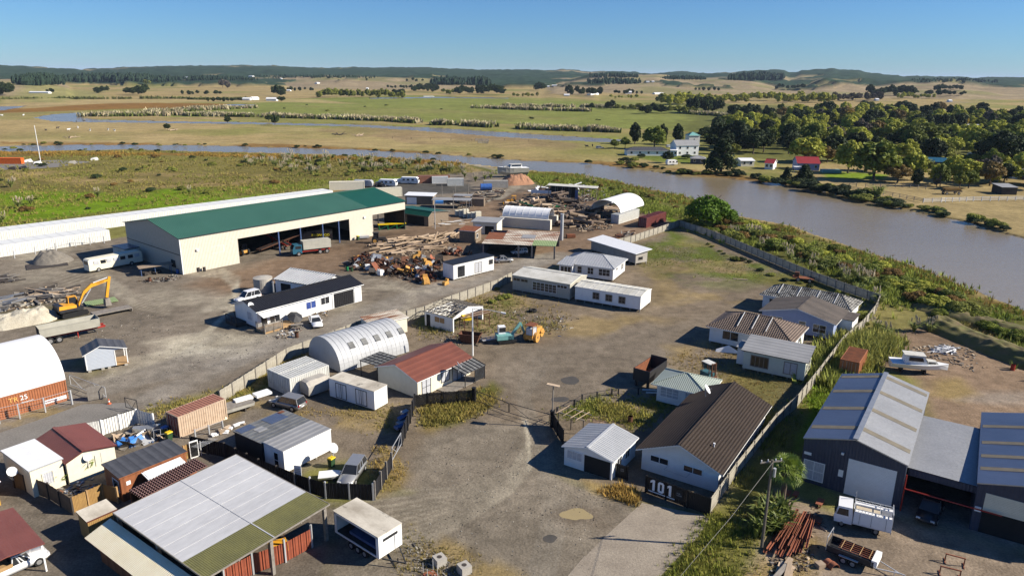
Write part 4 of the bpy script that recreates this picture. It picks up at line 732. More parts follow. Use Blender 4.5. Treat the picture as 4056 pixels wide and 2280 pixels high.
# ---------------------------------------------------------------- slate-blue sheds on the right
bs=bld('workshop','slate-blue workshop with a ribbed blue-grey gable roof and white roller door',(29.95,66.0),R(-34),9.3,19.8,4.75,'gable',1.25,.12,'slate_wall','blue_skytint_roof',ridge='y',cat='workshop',trim='steel',rmat2='iron_grey',rf=.5)  # left slope coloured blue for reflected sky, right slope plain grey iron
rollerdoor(bs,9.3,19.8,'f',4.3,4.3,.02,3.9,'white_metal',.16)
window(bs,9.3,19.8,'f',.3,1.9,.5,2.0,2,2,'white_trim','curtain'); panel(bs,9.3,19.8,'f',3.55,.45,1.7,.75,'white_trim','sign')
panel(bs,9.3,19.8,'f',.15,.7,3.1,.3,'print_white','number_plate')
m=MB(); zr=4.75+1.25+.2
for y in (2.4,7.8,13.2,18.2):
    for s in (0,1):
        x0,x1=(.05,4.55) if s==0 else (4.75,9.25); z=lambda x:4.75+.16+1.25*(x/4.65 if x<4.65 else (9.3-x)/4.65)
        m.face([(x0,y,z(x0)+.015),(x1,y,z(x1)+.015),(x1,y+.85,z(x1)+.015),(x0,y+.85,z(x0)+.015)])
m.build('skylight','skylight_strip',bs); m=MB(); m.obox((3.7,-.15,4.3),(.25,.2,.2)); m.build('wall_lamp','white_metal',bs)
m=MB(); m.bar((4.65,-.15,6.22),(4.65,19.95,6.22),.5,.06); m.build('ridge_cap','steel',bs)
lt=T('lean_to','open lean-to with a mossy iron roof between the slate-blue sheds','shed',(37.7,60.9),R(-34)); m=MB(); slope(m,(0,1.2,4.0),(8.2,1.2,3.9),(8.2,13.5,4.5),(0,13.5,4.5),.08); m.build('roof',['iron_grey','dark_metal'],lt)
m=MB(); m.box(0,8.2,13.3,13.4,0,4.4); m.build('rear_wall','slate_wall',lt); m=MB(); m.box(.2,8.0,1.2,1.35,3.2,3.9); m.build('fascia','slate_wall',lt); m=MB(); m.cyl((.1,-.2,2.4),(8.0,-.2,2.4),.07,n=8); m.build('beam','paint_red',lt); m=MB(); m.cyl((.15,-.25,0),(.15,-.25,3.9),.06,n=8); m.build('downpipe','paint_red',lt)
rs=bld('workshop','slate-blue workshop with a half-open roller door at the right edge',(42.6,57.8),R(-33),10.0,17.0,4.75,'gable',1.25,.12,'slate_wall','blue_skytint_roof',ridge='y',cat='workshop',trim='steel',rf=.5)  # roof colour carries the same painted-in blue of reflected sky
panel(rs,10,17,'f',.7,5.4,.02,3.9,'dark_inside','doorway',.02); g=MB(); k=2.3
while k<3.95: flatbox(g,'f',10,17,.7,6.1,k,k+.13,.03,.07); flatbox(g,'f',10,17,.7,6.1,k+.13,k+.16,.03,.045); k+=.16
g.build('roller_door','cream_plain',rs); panel(rs,10,17,'f',.1,.5,2.0,.5,'print_white','sign')
m=MB()
for y in (2.6,5.4,8.6,12.8): m.face([(.05,y,4.93),(4.9,y,6.17),(4.9,y+.7,6.17),(.05,y+.7,4.93)])
m.build('skylight','skylight_strip',rs)
# ---------------------------------------------------------------- settlement at the bottom left
def open_shed():
    # roof sheets run along local y
    A=Vector((-34.0,53.5)); r=T('pole_shed','large open pole shed with a pale iron roof and mossy edge sheets','shed',A,R(-35.5)); L,d=13.7,12.0
    z=lambda x,y:3.75-.02*x+.012*y
    m=MB(); m.face([(0,0,z(0,0)),(10.6,0,z(10.6,0)),(10.6,d,z(10.6,d)),(0,d,z(0,d))]); m.face([(10.6,0,z(10.6,0)+.01),(13.7,0,z(13.7,0)),(13.7,d,z(13.7,d)),(10.6,d,z(10.6,d)+.01)],1)
    m.face([(0,0,z(0,0)-.08),(0,d,z(0,d)-.08),(L,d,z(L,d)-.08),(L,0,z(L,0)-.08)],2)
    for a,b in (((0,0),(L,0)),((L,0),(L,d)),((L,d),(0,d)),((0,d),(0,0))): m.bar((a[0],a[1],z(*a)-.05),(b[0],b[1],z(*b)-.05),.06,.14,2)
    m.bar((0,6.2,z(0,6.2)+.02),(L,6.2,z(L,6.2)+.02),.1,.03,0); [m.bar((x_,.1,z(x_,.1)+.006),(x_,d-.1,z(x_,d-.1)+.006),.05,.03,0) for x_ in (1.5,3.1,4.6,6.2,7.7,9.2)]; m.build('roof',['iron_roof_x','olive_sheet','wood_grey'],r)
    for x,y in ((.3,.3),(.3,d-.3),(L-.3,d-.4),(L-.3,6),(L-.3,.4),(6.5,.3),(6.5,d-.3)): q=MB(); q.box(x-.14,x+.14,y-.14,y+.14,0,z(x,y)-.1); q.build('post','wood_grey',r)
    for y in (.4,3,6,9,d-.4): q=MB(); q.bar((0.1,y,z(0,y)-.22),(L-.1,y,z(L,y)-.22),.1,.22); q.build('beam','wood_grey',r)
    q=MB(); q.box(.0,.12,0,d,0,3.6); q.build('rear_wall','wood_dark',r); q=MB(); q.box(.1,L*.5,d-.12,d,0,3.4); q.build('side_wall','wood_dark',r)
    return r
open_shed()
aw=T('awning_roof','cream sheet-iron awning below the edge of the large pole shed','awning',(-34.0,53.5),R(-35.5)); m=MB(); slope(m,(-.5,-2.3,2.35),(15,-2.3,2.2),(15,-.05,2.9),(-.5,-.05,3.05),.06); m.build('roof',['cream_sheet','brown_wall'],aw)
m=MB(); m.box(.3,15,-1.6,-1.5,0,2.45); m.build('wall','brown_wall',aw)
hut=bld('garden_hut','little ochre hut with striped pale roofing in front of the pole shed',(-37.0,54.5),R(52),2.4,1.95,2.05,'mono',.15,.1,'ochre_wood','stained_roof',hi='b',trim='plum_metal',cat='hut')
bc=bld('cabin','brown cabin with a charcoal flat roof between the pole shed and red-roofed house',(-37.4,60.8),R(51),6.5,3.6,2.55,'mono',.1,.15,'brown_wall','charcoal_roof',hi='b',trim='brown_wall',cat='cabin'); panel(bc,6.5,3.6,'f',.5,.4,1.6,.4,'print_white','notice'); window(bc,6.5,3.6,'l',.5,1.2,.9,1.1,1,1,'white_trim','glass')
wl=T('lean_to','white corrugated lean-to roof on the side of the brown cabin','shelter',(-34.5,60.9),R(52)); m=MB(); slope(m,(0,0,2.1),(3.9,0,2.1),(3.9,1.9,2.45),(0,1.9,2.45),.03,ribs=0); [m.bar((.15+k*.3*0+0,.1+k*.24,2.15+.045*k),(3.9,.1+k*.24,2.15+.045*k),.1,.08) for k in range(8)]; m.build('roof',['white_metal','white_metal'],wl); [MB().bar((x,.1,0),(x,.1,2.1),.08).build('post','wood_grey',wl) for x in (.1,3.8)]
ml=T('lean_to','plum corrugated lean-to roof along the back of the pole shed','shelter',(-34.0,58.0),R(58)); m=MB(); slope(m,(0,0,2.2),(7,0,2.2),(7,2,2.4),(0,2,2.4),.03); [m.bar((.15+k*.29,0,2.24),(.15+k*.29,2,2.44),.12,.09) for k in range(24)]; m.build('roof',['plum_metal','plum_metal'],ml); m=MB(); m.box(.05,6.9,1.85,1.95,0,2.2); m.build('wall','brown_wall',ml)
rg=bld('house','small cream house with a maroon iron gable roof by the white corrugated fence',(-44.3,63.7),R(51),4.6,7.4,2.45,'gable',.6,.2,'cream_plain','maroon_roof',ridge='y',rf=.36,trim='plum_metal')
m=MB(); m.cyl((3.0,-.6,1.4),(3.0,-.6,2.6),.03); m.build('mast','galv',rg)
ch=bld('house','cream flat-roofed house with palms by its window at the left edge',(-46.4,61.4),R(54),2.9,6.4,2.85,'flat',0,.12,'cream_plain','white_metal',trim='galv'); window(ch,2.9,6.4,'f',1.0,.9,.8,1.3,1,1,'cream_plain','curtain')
cp=T('carport','maroon iron carport roof on white posts in the bottom left corner','carport',(-40.2,49.2),R(50)); m=MB(); slope(m,(2.4,-.6,2.75),(2.4,7.2,2.75),(-.3,7.2,2.95),(-.3,-.6,2.95),.08); slope(m,(-2.2,7.2,2.75),(-2.2,-.6,2.75),(-.3,-.6,2.95),(-.3,7.2,2.95),.08); m.build('roof',['maroon_roof','maroon_roof'],cp)
for x,y in ((2.2,-.3),(2.2,3.4),(2.2,6.8),(-2,-.3),(-2,6.8)): m=MB(); m.box(x-.06,x+.06,y-.06,y+.06,0,2.75); m.build('post','white_metal',cp)
yh=bld('house','yellow-walled house with a plum roof at the left edge',(-51.3,57.0),R(51),4.0,5.0,2.5,'mono',.5,.3,'yellow_wall','plum_metal',hi='b')
pc=bld('cabin','pale ribbed portable cabin with a grey roof beside the silver station wagon',(-23.3,65.9),R(54),6.2,3.3,2.62,'flat',0,.04,'white_ribbed','grey_roof',cat='cabin',base=.25); window(pc,6.2,3.3,'l',.9,.7,.5,1.7,1,2,'white_trim','glass'); panel(pc,6.2,3.3,'l',2.0,.8,.35,2.0,'white_trim')
bf=bld('cabin','low black cabin with a patchwork grey roof behind the portable cabin',(-26.2,67.9),R(54),6.4,4.9,2.45,'mono',-.12,.12,'corr_black','clear_sheet',hi='b',cat='cabin',trim='dark_metal')
m=MB(); zf=lambda y:2.45+.165-.12*y/4.9+.015
for x0,x1,y0,y1,k in ((.05,1.9,3.6,4.9,0),(1.3,2.4,2.2,3.4,1),(3.3,5.6,2.8,4.8,0),(5.4,6.2,4.3,4.85,2)): m.face([(x0,y0,zf(y0)),(x1,y0,zf(y0)),(x1,y1,zf(y1)),(x0,y1,zf(y1))],k)
m.build('roof_patch',['blue_skytint_roof','grey_roof','rust_sheet'],bf)
# ---------------------------------------------------------------- small shed, workshops and shelters in the yards
def small_shed():
    r=T('garden_shed','small pale blue-grey shed with a dark gable roof and porch on blocks','shed',(-58.5,91.8),R(35)); L,d=5.0,3.2; m=MB(); m.box(0,3.6,0,d,.3,2.55); m.face([(0,0,2.55),(5,0,2.55),(1.9,0,3.45)]); m.face([(0,d,2.55),(5,d,2.55),(1.9,d,3.45)]); m.build('wall',MATS.setdefault('shedgrey',mkmat('shedgrey',c=(.46,.50,.56),c2=(.42,.46,.52),line=('z',.2,.25,.1))),r)
    m=MB(); slope(m,(-.3,d+.3,2.6),(-.3,-.3,2.6),(1.9,-.3,3.6),(1.9,d+.3,3.6),.1); slope(m,(5.2,-.3,2.65),(5.2,d+.3,2.65),(1.9,d+.3,3.6),(1.9,-.3,3.6),.1); m.build('roof',['charcoal_roof','white_trim'],r)
    m=MB(); m.box(3.6,5.2,0,d,.25,.36); m.build('porch_floor','wood_new',r)
    for y in (.1,d-.1): m=MB(); m.box(5.0,5.12,y-.06,y+.06,.3,2.6); m.build('post','white_trim',r)
    for x in (0,3.58): m=MB(); m.box(x-.05,x+.07,-.04,.0,.3,2.5); m.build('corner_trim','white_trim',r)
    for x in (.3,1.9,2.7,4.8): m=MB(); m.box(x-.2,x+.2,-.05,.35,0,.28); m.build('block','concrete',r)
small_shed()
ln=bld('lean_to','dark lean-to shed against the shaded end of the green-roofed shed',(-84.3,152.2),R(50),6.5,6.5,2.7,'mono',-.25,.2,'dirty_white','blue_skytint_roof',hi='b',cat='shed',trim='dark_metal')
gs=bld('timber_shed','timber shed with a dark green roof next to the long storage shed',tuple(p('J',1485,845))[:2],ang(p('J',1485,845),p('J',1730,780)),9.0,13.0,2.9,'gable',.9,.4,'wood_wall','green_roof_new',ridge='y',cat='shed',trim='wood_grey',rf=.15)
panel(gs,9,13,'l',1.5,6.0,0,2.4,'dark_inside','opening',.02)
wk=bld('shack','white-roofed open shack behind the long storage shed',tuple(p('J',1290,655))[:2],R(-8),9.0,4.5,2.7,'mono',.3,.3,'wood_wall','white_metal',hi='b',cat='shed'); panel(wk,9,4.5,'f',.5,3.2,0,2.2,'white_trim','panel',.05)
pv=bld('shack','weathered pavilion with a grey flat roof and sign beside the curved canopy',tuple(p('J',1860,905))[:2],R(-12),6.4,6.0,3.2,'flat',0,.5,'cream_plain','grey_roof',cat='shed'); panel(pv,6.4,6,'f',.7,1.4,1.6,.9,'print_white','sign'); panel(pv,6.4,6,'f',3.2,2.4,0,2.2,'dark_inside','doorway')
ts=bld('timber_shack','small timber shack with a rusty roof at the end of the log pile',tuple(p('J',1745,975))[:2],R(-20),4.2,4.0,2.9,'mono',.3,.25,'wood_wall','rust_sheet',hi='b',cat='shed'); window(ts,4.2,4,'r',1.0,.9,1.2,.9,1,1,'white_trim'); 
def rust_shed():
    A=p('J',1900,940,3.4); r=T('open_shed','open-fronted shed under a patchwork rusty iron roof','shed',(-7.0,160.3),R(-8)); L,d=13.0,11.5
    m=MB(); z=lambda x,y:3.0+.55*y/d
    pats=[(0,3.2,3.5,9,1),(3.2,9,0,5.2,0),(0,3.2,0,3.5,0),(3.2,6.5,5.2,d,0),(6.5,9,5.2,8,3),(6.5,9,8,d,0),(9,13.2,0,4.0,2),(9,13.2,4.0,d,0)]
    for x0,x1,y0,y1,k in pats: m.hexa([(x0,y0,z(x0,y0)-.06),(x1,y0,z(x1,y0)-.06),(x1,y1,z(x1,y1)-.06),(x0,y1,z(x0,y1)-.06)],[(x0,y0,z(x0,y0)+.02*k),(x1,y0,z(x1,y0)+.02*k),(x1,y1,z(x1,y1)+.02*k),(x0,y1,z(x0,y1)+.02*k)],k)
    m.build('roof',['rust_roof','rust_sheet','moss_sheet','grey_roof'],r)
    for x in (.2,6.6,9.0,13.0): 
        for y in (.2,d-.2): m=MB(); m.box(x-.14,x+.14,y-.14,y+.14,0,z(x,y)-.1); m.build('post','wood_grey',r)
    m=MB(); m.box(0,13,d-.15,d,0,3.4); m.box(0,.15,0,d,0,3); m.build('wall','slate_wall',r); r.scale=(1.28,1.15,1)
rust_shed()
def arch(name,label,loc,a,L,span,zb,rise,mat,n=16,ribs=0,cat='shelter',th=.06,end=False,rib='white_metal'):
    r=T(name,label,cat,loc,a); m=MB(); pr=[(span*(.5-.5*math.cos(math.pi*i/n)),zb+rise*math.sin(math.pi*i/n)) for i in range(n+1)]
    for i in range(n):
        (y0,z0),(y1,z1)=pr[i],pr[i+1]; m.hexa([(0,y0,z0),(L,y0,z0),(L,y1,z1),(0,y1,z1)],[(0,y0,z0+th),(L,y0,z0+th),(L,y1,z1+th),(0,y1,z1+th)])
    m.build('cover',mat,r)
    if ribs:
        for k in range(ribs+1): q=MB(); x=L*k/ribs; q.tube([(x,y,z+.06) for y,z in pr],.06,5); q.build('hoop',rib,r)
    if end:
        for x in ([.05,L-.05] if end is True else [end]): q=MB(); q.face([(x,y,z) for y,z in pr]); q.build('end_wall',mat,r)
    return r
arch('canopy','white arched canopy spanning the orange container and its neighbour',(-64.5,73.2),R(50),13.2,11.6,2.75,4.3,'white_fabric',20,0)
arch('canopy','ribbed white tunnel canopy behind the rusty patchwork roof',tuple(p('K',-20,840,0))[:2],R(-18),13.0,6.0,2.7,2.4,'white_fabric',16,7)
for k,(dx,dy) in enumerate(((-.5,-1.2),(-.5,5.6))): 
    q=MB(); q.box(0,14.4,0,1.6,0,2.7); b_=p('K',-20,840,0); an=R(-18); solo('store_wall',['long cream container under the front edge of the ribbed tunnel canopy','long cream container under the rear edge of the ribbed tunnel canopy'][k],'container',q,'cream_wall',(b_.x+dx*math.cos(an)-dy*math.sin(an),b_.y+dx*math.sin(an)+dy*math.cos(an)),an)
q=MB(); q.cyl((0,0,0),(0,0,6.6),.42,n=14); q.cyl((0,0,6.6),(0,0,6.7),.5,n=14); solo('chimney','thick grey metal chimney beside the ribbed tunnel canopy','chimney',q,'galv',tuple(p('K',477,960))[:2])
arch('canopy','plain white arched canopy beside the round green tree',(30.6,202.0),R(56),16.0,9.6,2.55,3.2,'white_fabric',18,0)
# ---------------------------------------------------------------- containers
CCACHE={}
def cont_mesh(L,W,H,side,roof,door):
    k=(L,W,H,side,roof,door)
    if k in CCACHE: return CCACHE[k]
    m=MB(); n=int(L/.28); z0,z1=.12,H-.1
    for yy,s in ((0,-1),(W,1)):
        for i in range(n):
            x0=.08+(L-.16)*i/n; w=(L-.16)/n; xs_=[x0,x0+w*.3,x0+w*.5,x0+w*.8,x0+w]; ys_=[yy,yy,yy-s*.045,yy-s*.045,yy]
            for j in range(4): m.face([(xs_[j],ys_[j],z0),(xs_[j+1],ys_[j+1],z0),(xs_[j+1],ys_[j+1],z1),(xs_[j],ys_[j],z1)])
    for x in (.02,L-.02): m.face([(x,0,z0),(x,W,z0),(x,W,z1),(x,0,z1)])
    for x in (.05,L-.05):
        for y in (.04,W-.04): m.box(x-.07,x+.07,y-.07,y+.07,0,H)
    for y in (.03,W-.03): m.box(0,L,y-.05,y+.05,H-.12,H-.01); m.box(0,L,y-.05,y+.05,0,.14)
    for x in (.04,L-.04): m.box(x-.05,x+.05,0,W,H-.12,H-.01); m.box(x-.05,x+.05,0,W,0,.14)
    m.face([(0,0,.1),(0,W,.1),(L,W,.1),(L,0,.1)]); body=m.mesh('body',side)
    m=MB(); n=int(L/.36); m.face([(.05,.05,H-.03),(L-.05,.05,H-.03),(L-.05,W-.05,H-.03),(.05,W-.05,H-.03)])
    for i in range(n if roof!='cont_white' else 0): x=.15+(L-.3)*i/(n-1); m.box(x-.09,x+.09,.1,W-.1,H-.03,H+.012)
    rf=m.mesh('roof',roof); ds=[]
    for s in (0,1):
        m=MB(); y0=.08+s*(W/2-.06); m.box(-.03,.015,y0,y0+W/2-.12,.16,H-.14)
        for q in (.3,.75): y=y0+(W/2-.12)*q; m.cyl((-.06,y,.15),(-.06,y,H-.15),.022,n=6,m=1)
        m.box(-.034,.0,y0-.03,y0,.12,H-.1,2); ds.append(m.mesh('door',[door,'galv' if door!='cont_white' else 'cont_seam','cont_seam']))
    CCACHE[k]=(body,rf,ds); return CCACHE[k]
def cont(label,loc,a,L=6.06,W=2.44,H=2.59,side='cont_red',roof=None,door=None,group=None,name='shipping_container'):
    r=T(name,label,'container',loc,a,group); b,rf,ds=cont_mesh(L,W,H,side,roof or side,door or side); ob('body',b,r); ob('roof',rf,r); [ob('door',q,r) for q in ds]; return r
def text(name,s,size,par,loc,rot,mat,ext=.008):
    c=bpy.data.curves.new('t','FONT'); c.body=s; c.size=size; c.extrude=ext; o=bpy.data.objects.new('t',c); COL.objects.link(o)
    me=bpy.data.meshes.new_from_object(o.evaluated_get(bpy.context.evaluated_depsgraph_get())); bpy.data.objects.remove(o); me.materials.clear(); me.materials.append(M(mat)); q=ob(name,me,par); q.location=loc; q.rotation_euler=rot; return q
tr=cont('orange shipping container lettered TR25 under the white arched canopy',(-56.0-math.cos(R(50))*12.19,83.2-math.sin(R(50))*12.19),R(50),12.19,2.44,2.75,'cont_orange')
text('lettering','TR',.85,tr,(5.9,-.02,1.75),(R(90),0,0),'print_orange'); text('lettering','25',.85,tr,(7.1,-.02,1.75),(R(90),0,0),'print_white'); text('lettering','firewood',.34,tr,(7.2,-.02,1.3),(R(90),0,0),'print_white'); 
q=MB(); q.box(9.6,12.0,-.03,0,.35,.8); q.build('banner','print_white',tr); text('lettering','FIREWOOD',.34,tr,(9.7,-.04,.46),(R(90),0,0),'print_red')
cont('weathered grey container carrying the far side of the white arched canopy',(-56.0-math.cos(R(50))*12.19-math.sin(R(50))*9.2,83.2-math.sin(R(50))*12.19+math.cos(R(50))*9.2),R(50),12.19,2.44,2.75,'concrete')
cont('faded pink and tan container beside the white corrugated fence',(-37.6,73.6),R(55),6.06,2.44,2.59,'cont_tan','cont_pink','cont_maroon')
cont('rust-streaked white container nearest the silver off-roader',(-28.3,84.7),R(51),6.06,2.44,2.5,'white_rusty')
cont('rust-streaked white container against the roadside fence',(-28.3-math.sin(R(51))*2.55,84.7+math.cos(R(51))*2.55),R(51),6.06,2.44,2.5,'white_rusty',None,None)
cont('red-brown container behind the white motor boat',tuple(p('H',720,1075))[:2],R(55),6.06,2.44,2.59,'cont_orange','rust_sheet')
cont('maroon container beside the plain white arched canopy',tuple(p('K',1190,858))[:2],R(53),12.19,2.44,2.75,'cont_maroon')
cont('pale container on the left side of the plain white arched canopy',tuple(p('K',958,825))[:2],R(53),12.19,2.44,2.6,'white_rusty')
# caravan-yard containers
cont('long dull-red container behind the parked caravans',tuple(p('J',1395,482))[:2],R(12),12.19,2.44,2.75,'cont_red'); 
cont('white container beside the long dull-red container',tuple(p('J',1515,484))[:2],R(8),6.06,2.44,2.6,'cont_white'); cont('cream container at the end of the caravan yard',tuple(p('J',1645,503))[:2],R(8),6.06,2.44,2.6,'white_rusty')
cont('cream container at the far end of the white storage containers',tuple(p('J',650,540))[:2],R(10),12.19,2.44,2.9,'cream_plain')
cont('cream container behind the end of the long green roof',tuple(p('J',1040,600))[:2],R(20),9,2.44,2.9,'cream_plain')
cont('orange container at the far left beyond the swamp',tuple(p('I',-60,318))[:2],R(3),12.19,2.44,2.6,'paint_orange')
def ordw(n):
    o='zeroth first second third fourth fifth sixth seventh eighth ninth tenth eleventh twelfth thirteenth fourteenth fifteenth sixteenth seventeenth eighteenth nineteenth twentieth'.split()
    if n<=20: return o[n]
    t={2:'twenty',3:'thirty',4:'forty'}[n//10]; return t+'-'+o[n%10] if n%10 else t[:-1]+'ieth'
def crow(P,Q,label,grp,skip=0):
    a=ang(P,Q); n=int((Q-P).length/2.46); u=Vector((math.cos(a),math.sin(a),0))
    for i in range(n):
        # doors face the road, so the container's long side runs away from it
        o=P+u*(2.46*(i+1)); c=cont(label%ordw(n-i),(o.x,o.y),a+R(90),6.06,2.44,2.59,'cont_white',group=grp,name='storage_container')
crow(p('I',5,1102)-Vector((4,5,0)),p('I',950,958),'%s white storage container from the right in the front row','front row of white storage containers')
crow(p('I',0,885,2.6)-Vector((5,6,0)),p('J',690,540,2.6),'%s white storage container from the right in the long rear row','rear row of white storage containers')
# ---------------------------------------------------------------- fences
def fence(label,pts,h=1.8,mat='fence_pale',bay=2.4,post='wood_grey',style='paling',name='fence',side=.06,rail=None,cap=0):
    pts=[Vector((q[0],q[1],0)) for q in pts]; r=T(name,label,'fence',pts[0]); m=MB(); R_=random.Random(len(label))
    if style=='paling':
        n=int(bay/.155)
        for i in range(n): x=bay*i/n; m.box(x+.006,x+bay/n-.006,-.012+R_.uniform(-.008,.008),.012,.04,h+R_.uniform(-.04,.03))
        m.bar((0,.05,.35),(bay,.05,.35),.05,.1); m.bar((0,.05,h-.3),(bay,.05,h-.3),.05,.1)
    elif style=='sheet':
        n=int(bay/.14)
        for i in range(n):
            x0,x1=bay*i/n,bay*(i+1)/n; xm=(x0+x1)/2; m.face([(x0,0,.05),(xm,-.04,.05),(xm,-.04,h),(x0,0,h)]); m.face([(xm,-.04,.05),(x1,0,.05),(x1,0,h),(xm,-.04,h)])
    elif style=='rail':
        for z in (.35,.75,1.15)[:3]: m.box(0,bay,-.02,.02,z*h/1.3,z*h/1.3+.14)
    elif style=='wire':
        for z in (.3,.6,.9,1.2,1.5): 
            if z<h: m.bar((0,0,z),(bay,0,z),.012)
        m.bar((0,0,h),(bay,0,h),.04)
    me=m.mesh('panel',mat); pm=MB(); pm.box(-.07,.07,-.10,.11,0,h+.04+cap); pme=pm.mesh('post',post)
    for A,B in zip(pts[:-1],pts[1:]):
        Ln=(B-A).length; n=max(1,round(Ln/bay)); a=ang(A,B)
        for i in range(n):
            o=ob('panel',me,r,A+(B-A)*(i/n)-pts[0],a); o.scale=(Ln/n/bay,1,1)
            ob('post',pme,r,A+(B-A)*(i/n)-pts[0],a)
    ob('post',pme,r,pts[-1]-pts[0],0); return r
fence('weathered paling fence along the gravel road beside the compound',[p('B',1860,1275),p('D',290,905),p('D',430,850),p('D',700,745),p('D',970,635),p('D',1305,575),p('D',1455,535),p('D',1680,440),p('D',1880,370),p('D',2070,300),p('F',60,235)],1.8)
fence('paling fence on the far side of the zinc hip-roofed house up to the corner',[p('K',940,1012),p('K',1060,985),p('K',1250,920),p('K',1466,845)],1.8)
fence('shaded boundary fence between the compound and the river bank',[p('K',1470,846),p('K',1700,920),p('K',1900,1000),p('K',2128,1098),p('H',330,225),p('H',610,330),p('H',905,430)],1.8,'fence_pale')
fence('long pale boundary fence between the houses and the slate-blue workshop',[p('H',905,432),p('H',868,520),p('H',760,655),p('H',600,790),p('H',400,1060),p('H',205,1312),p('H',30,1470),p('E',2090,430),p('E',1940,620),p('E',1722,930)],1.8)
def f101():
    A,B=p('E',1185,742),p('E',1720,938); f=fence('black board fence painted with a large white 101',[A,B],1.9,'fence_black',2.0,'fence_black'); a=ang(A,B)
    def digit(k,x):
        g=MB(); z0,z1,w,t=.55,1.72,.66,.22; y0,y1=-.05,-.03
        if k=='1': g.hexa([(x+.26,y0,z0),(x+.5,y0,z0),(x+.5,y1,z0),(x+.26,y1,z0)],[(x+.26,y0,z1),(x+.5,y0,z1),(x+.5,y1,z1),(x+.26,y1,z1)]); g.hexa([(x+.02,y0-.001,z1-.42),(x+.26,y0-.001,z1-.26),(x+.26,y1,z1-.26),(x+.02,y1,z1-.42)],[(x+.02,y0-.001,z1-.18),(x+.26,y0-.001,z1),(x+.26,y1,z1),(x+.02,y1,z1-.18)])
        else:
            o_=[(.16,0),(w-.16,0),(w,.16),(w,z1-z0-.16),(w-.16,z1-z0),(.16,z1-z0),(0,z1-z0-.16),(0,.16)]; i_=[(.24,t),(w-.24,t),(w-t,.30),(w-t,z1-z0-.30),(w-.24,z1-z0-t),(.24,z1-z0-t),(t,z1-z0-.30),(t,.30)]
            for j in range(8): q=[o_[j],o_[(j+1)%8],i_[(j+1)%8],i_[j]]; g.hexa([(x+u_,y0,z0+v_) for u_,v_ in q],[(x+u_,y1,z0+v_) for u_,v_ in q])
        o=g.build('digit','print_white',f); o.rotation_euler=(0,0,a)
    digit('1',.45); digit('0',1.28); digit('1',2.2)
    o=MB().box(.3,3.1,-.05,-.03,.36,.45).build('underline','print_white',f,); o.rotation_euler=(0,0,a)
    o=MB().box(3.2,3.9,-.06,-.03,.6,1.6).build('notice','print_black',f); o.rotation_euler=(0,0,a)
    for s,z in (('FOR',1.15),('LEASE',.95)): text('lettering',s,.2,f,Vector((math.cos(a)*3.28+math.sin(a)*.075,math.sin(a)*3.28-math.cos(a)*.075,z)),(R(90),0,a),'print_grey',.004)
f101()
fence('short black fence panel between the white garage and the 101 fence',[p('E',895,600),p('E',1030,640)],1.6,'fence_black',1.2,'fence_black')
nb=MB(); nb.box(0,.65,-.04,0,.5,1.5); ns=solo('for_sale_sign','small dark notice on the black fence beside the garage','sign',nb,'print_black',tuple(p('E',965,625))[:2],R(-25)); [text('lettering',s,.17,ns,(.08,-.045,z),(R(90),0,0),'print_grey',.004) for s,z in (('FOR',1.1),('SALE',.92))]
fence('black fence in front of the cream bungalow beside the gate',[p('D',1370,1310),p('D',1480,1290),p('D',1870,1262)],1.75,'fence_black',2.0,'fence_black')
fence('black fence from the gate post to the white garage',[p('E',398,190),p('E',490,345)],1.9,'fence_black',2.0,'fence_black')
fence('tall dark mesh fence along the side of the open yard',[p('D',1370,1310),p('C',1330,160),p('C',1262,350)],1.9,'corr_black',2.0,'dark_metal','sheet')
fence('black corrugated fence beside the silver station wagon',[p('C',1175,555),p('C',1035,805)],1.8,'corr_black',2.2,'wood_grey','sheet',cap=.25)
fence('black corrugated gate and fence in front of the silver station wagon',[p('C',365,712),p('C',620,795),p('C',1020,808)],1.75,'corr_black',2.0,'galv','sheet',cap=.1)
fence('black corrugated fence behind the pole shed',[p('A',1620,390),p('A',1900,450),p('C',60,590),p('C',365,712)],1.8,'corr_black',2.2,'wood_dark','sheet')
fence('bright white corrugated fence beside the red-roofed house',[p('A',730,290),p('A',870,262),p('A',1162,165),p('A',1302,205)],1.9,'corr_white',2.0,'white_trim','sheet')
fence('rusty red corrugated fence in front of the pole shed',[p('A',1900,1560),p('C',10,1430),p('C',280,1330),p('C',505,1205)],1.9,'corr_rust',2.0,'galv','sheet',cap=.35)
fence('ochre timber fence beside the little striped-roof hut',[p('A',618,920),p('A',880,800),p('A',1000,830)],1.7,'ochre_wood',1.8,'wood_new')
fence('dark timber fence round the back yard below the cream flat-roofed house',[p('A',130,700),p('A',420,800),p('A',618,930)],1.8,'brown_board',2.0,'wood_dark')
fence('ochre timber fence beside the clothesline',[p('A',1560,470),p('A',1660,430)],1.7,'ochre_wood',1.2,'wood_new')
fence('low mesh gate panel beside the pink and tan container',[p('A',1650,290),p('A',1880,215)],1.1,'galv',2.0,'galv','wire',name='mesh_fence')
fence('thin wire fence in front of the orange lettered container',[p('B',0,1440),p('B',170,1400),p('B',385,1345),p('B',610,1280)],1.9,'galv',3.0,'galv','wire')
fence('wire fence in front of the white storage containers',[p('I',-60,1150),p('I',300,1080),p('I',640,1015),p('I',880,985)],1.7,'galv',4.0,'galv','wire')
fence('low dark stake fence round the courtyard grass',[p('F',440,1360),p('F',585,1295),p('F',650,1250),p('F',900,1205),p('F',955,1200),p('F',1290,1190)],.9,'dark_metal',2.5,'dark_metal','wire')
fence('white post-and-rail fence across the river paddock',[p('L',1280,858),p('L',1430,855),p('L',1465,852),p('L',1700,845),p('L',2128,838),p('L',2500,835)],1.5,'white_metal',3.0,'white_metal','rail')
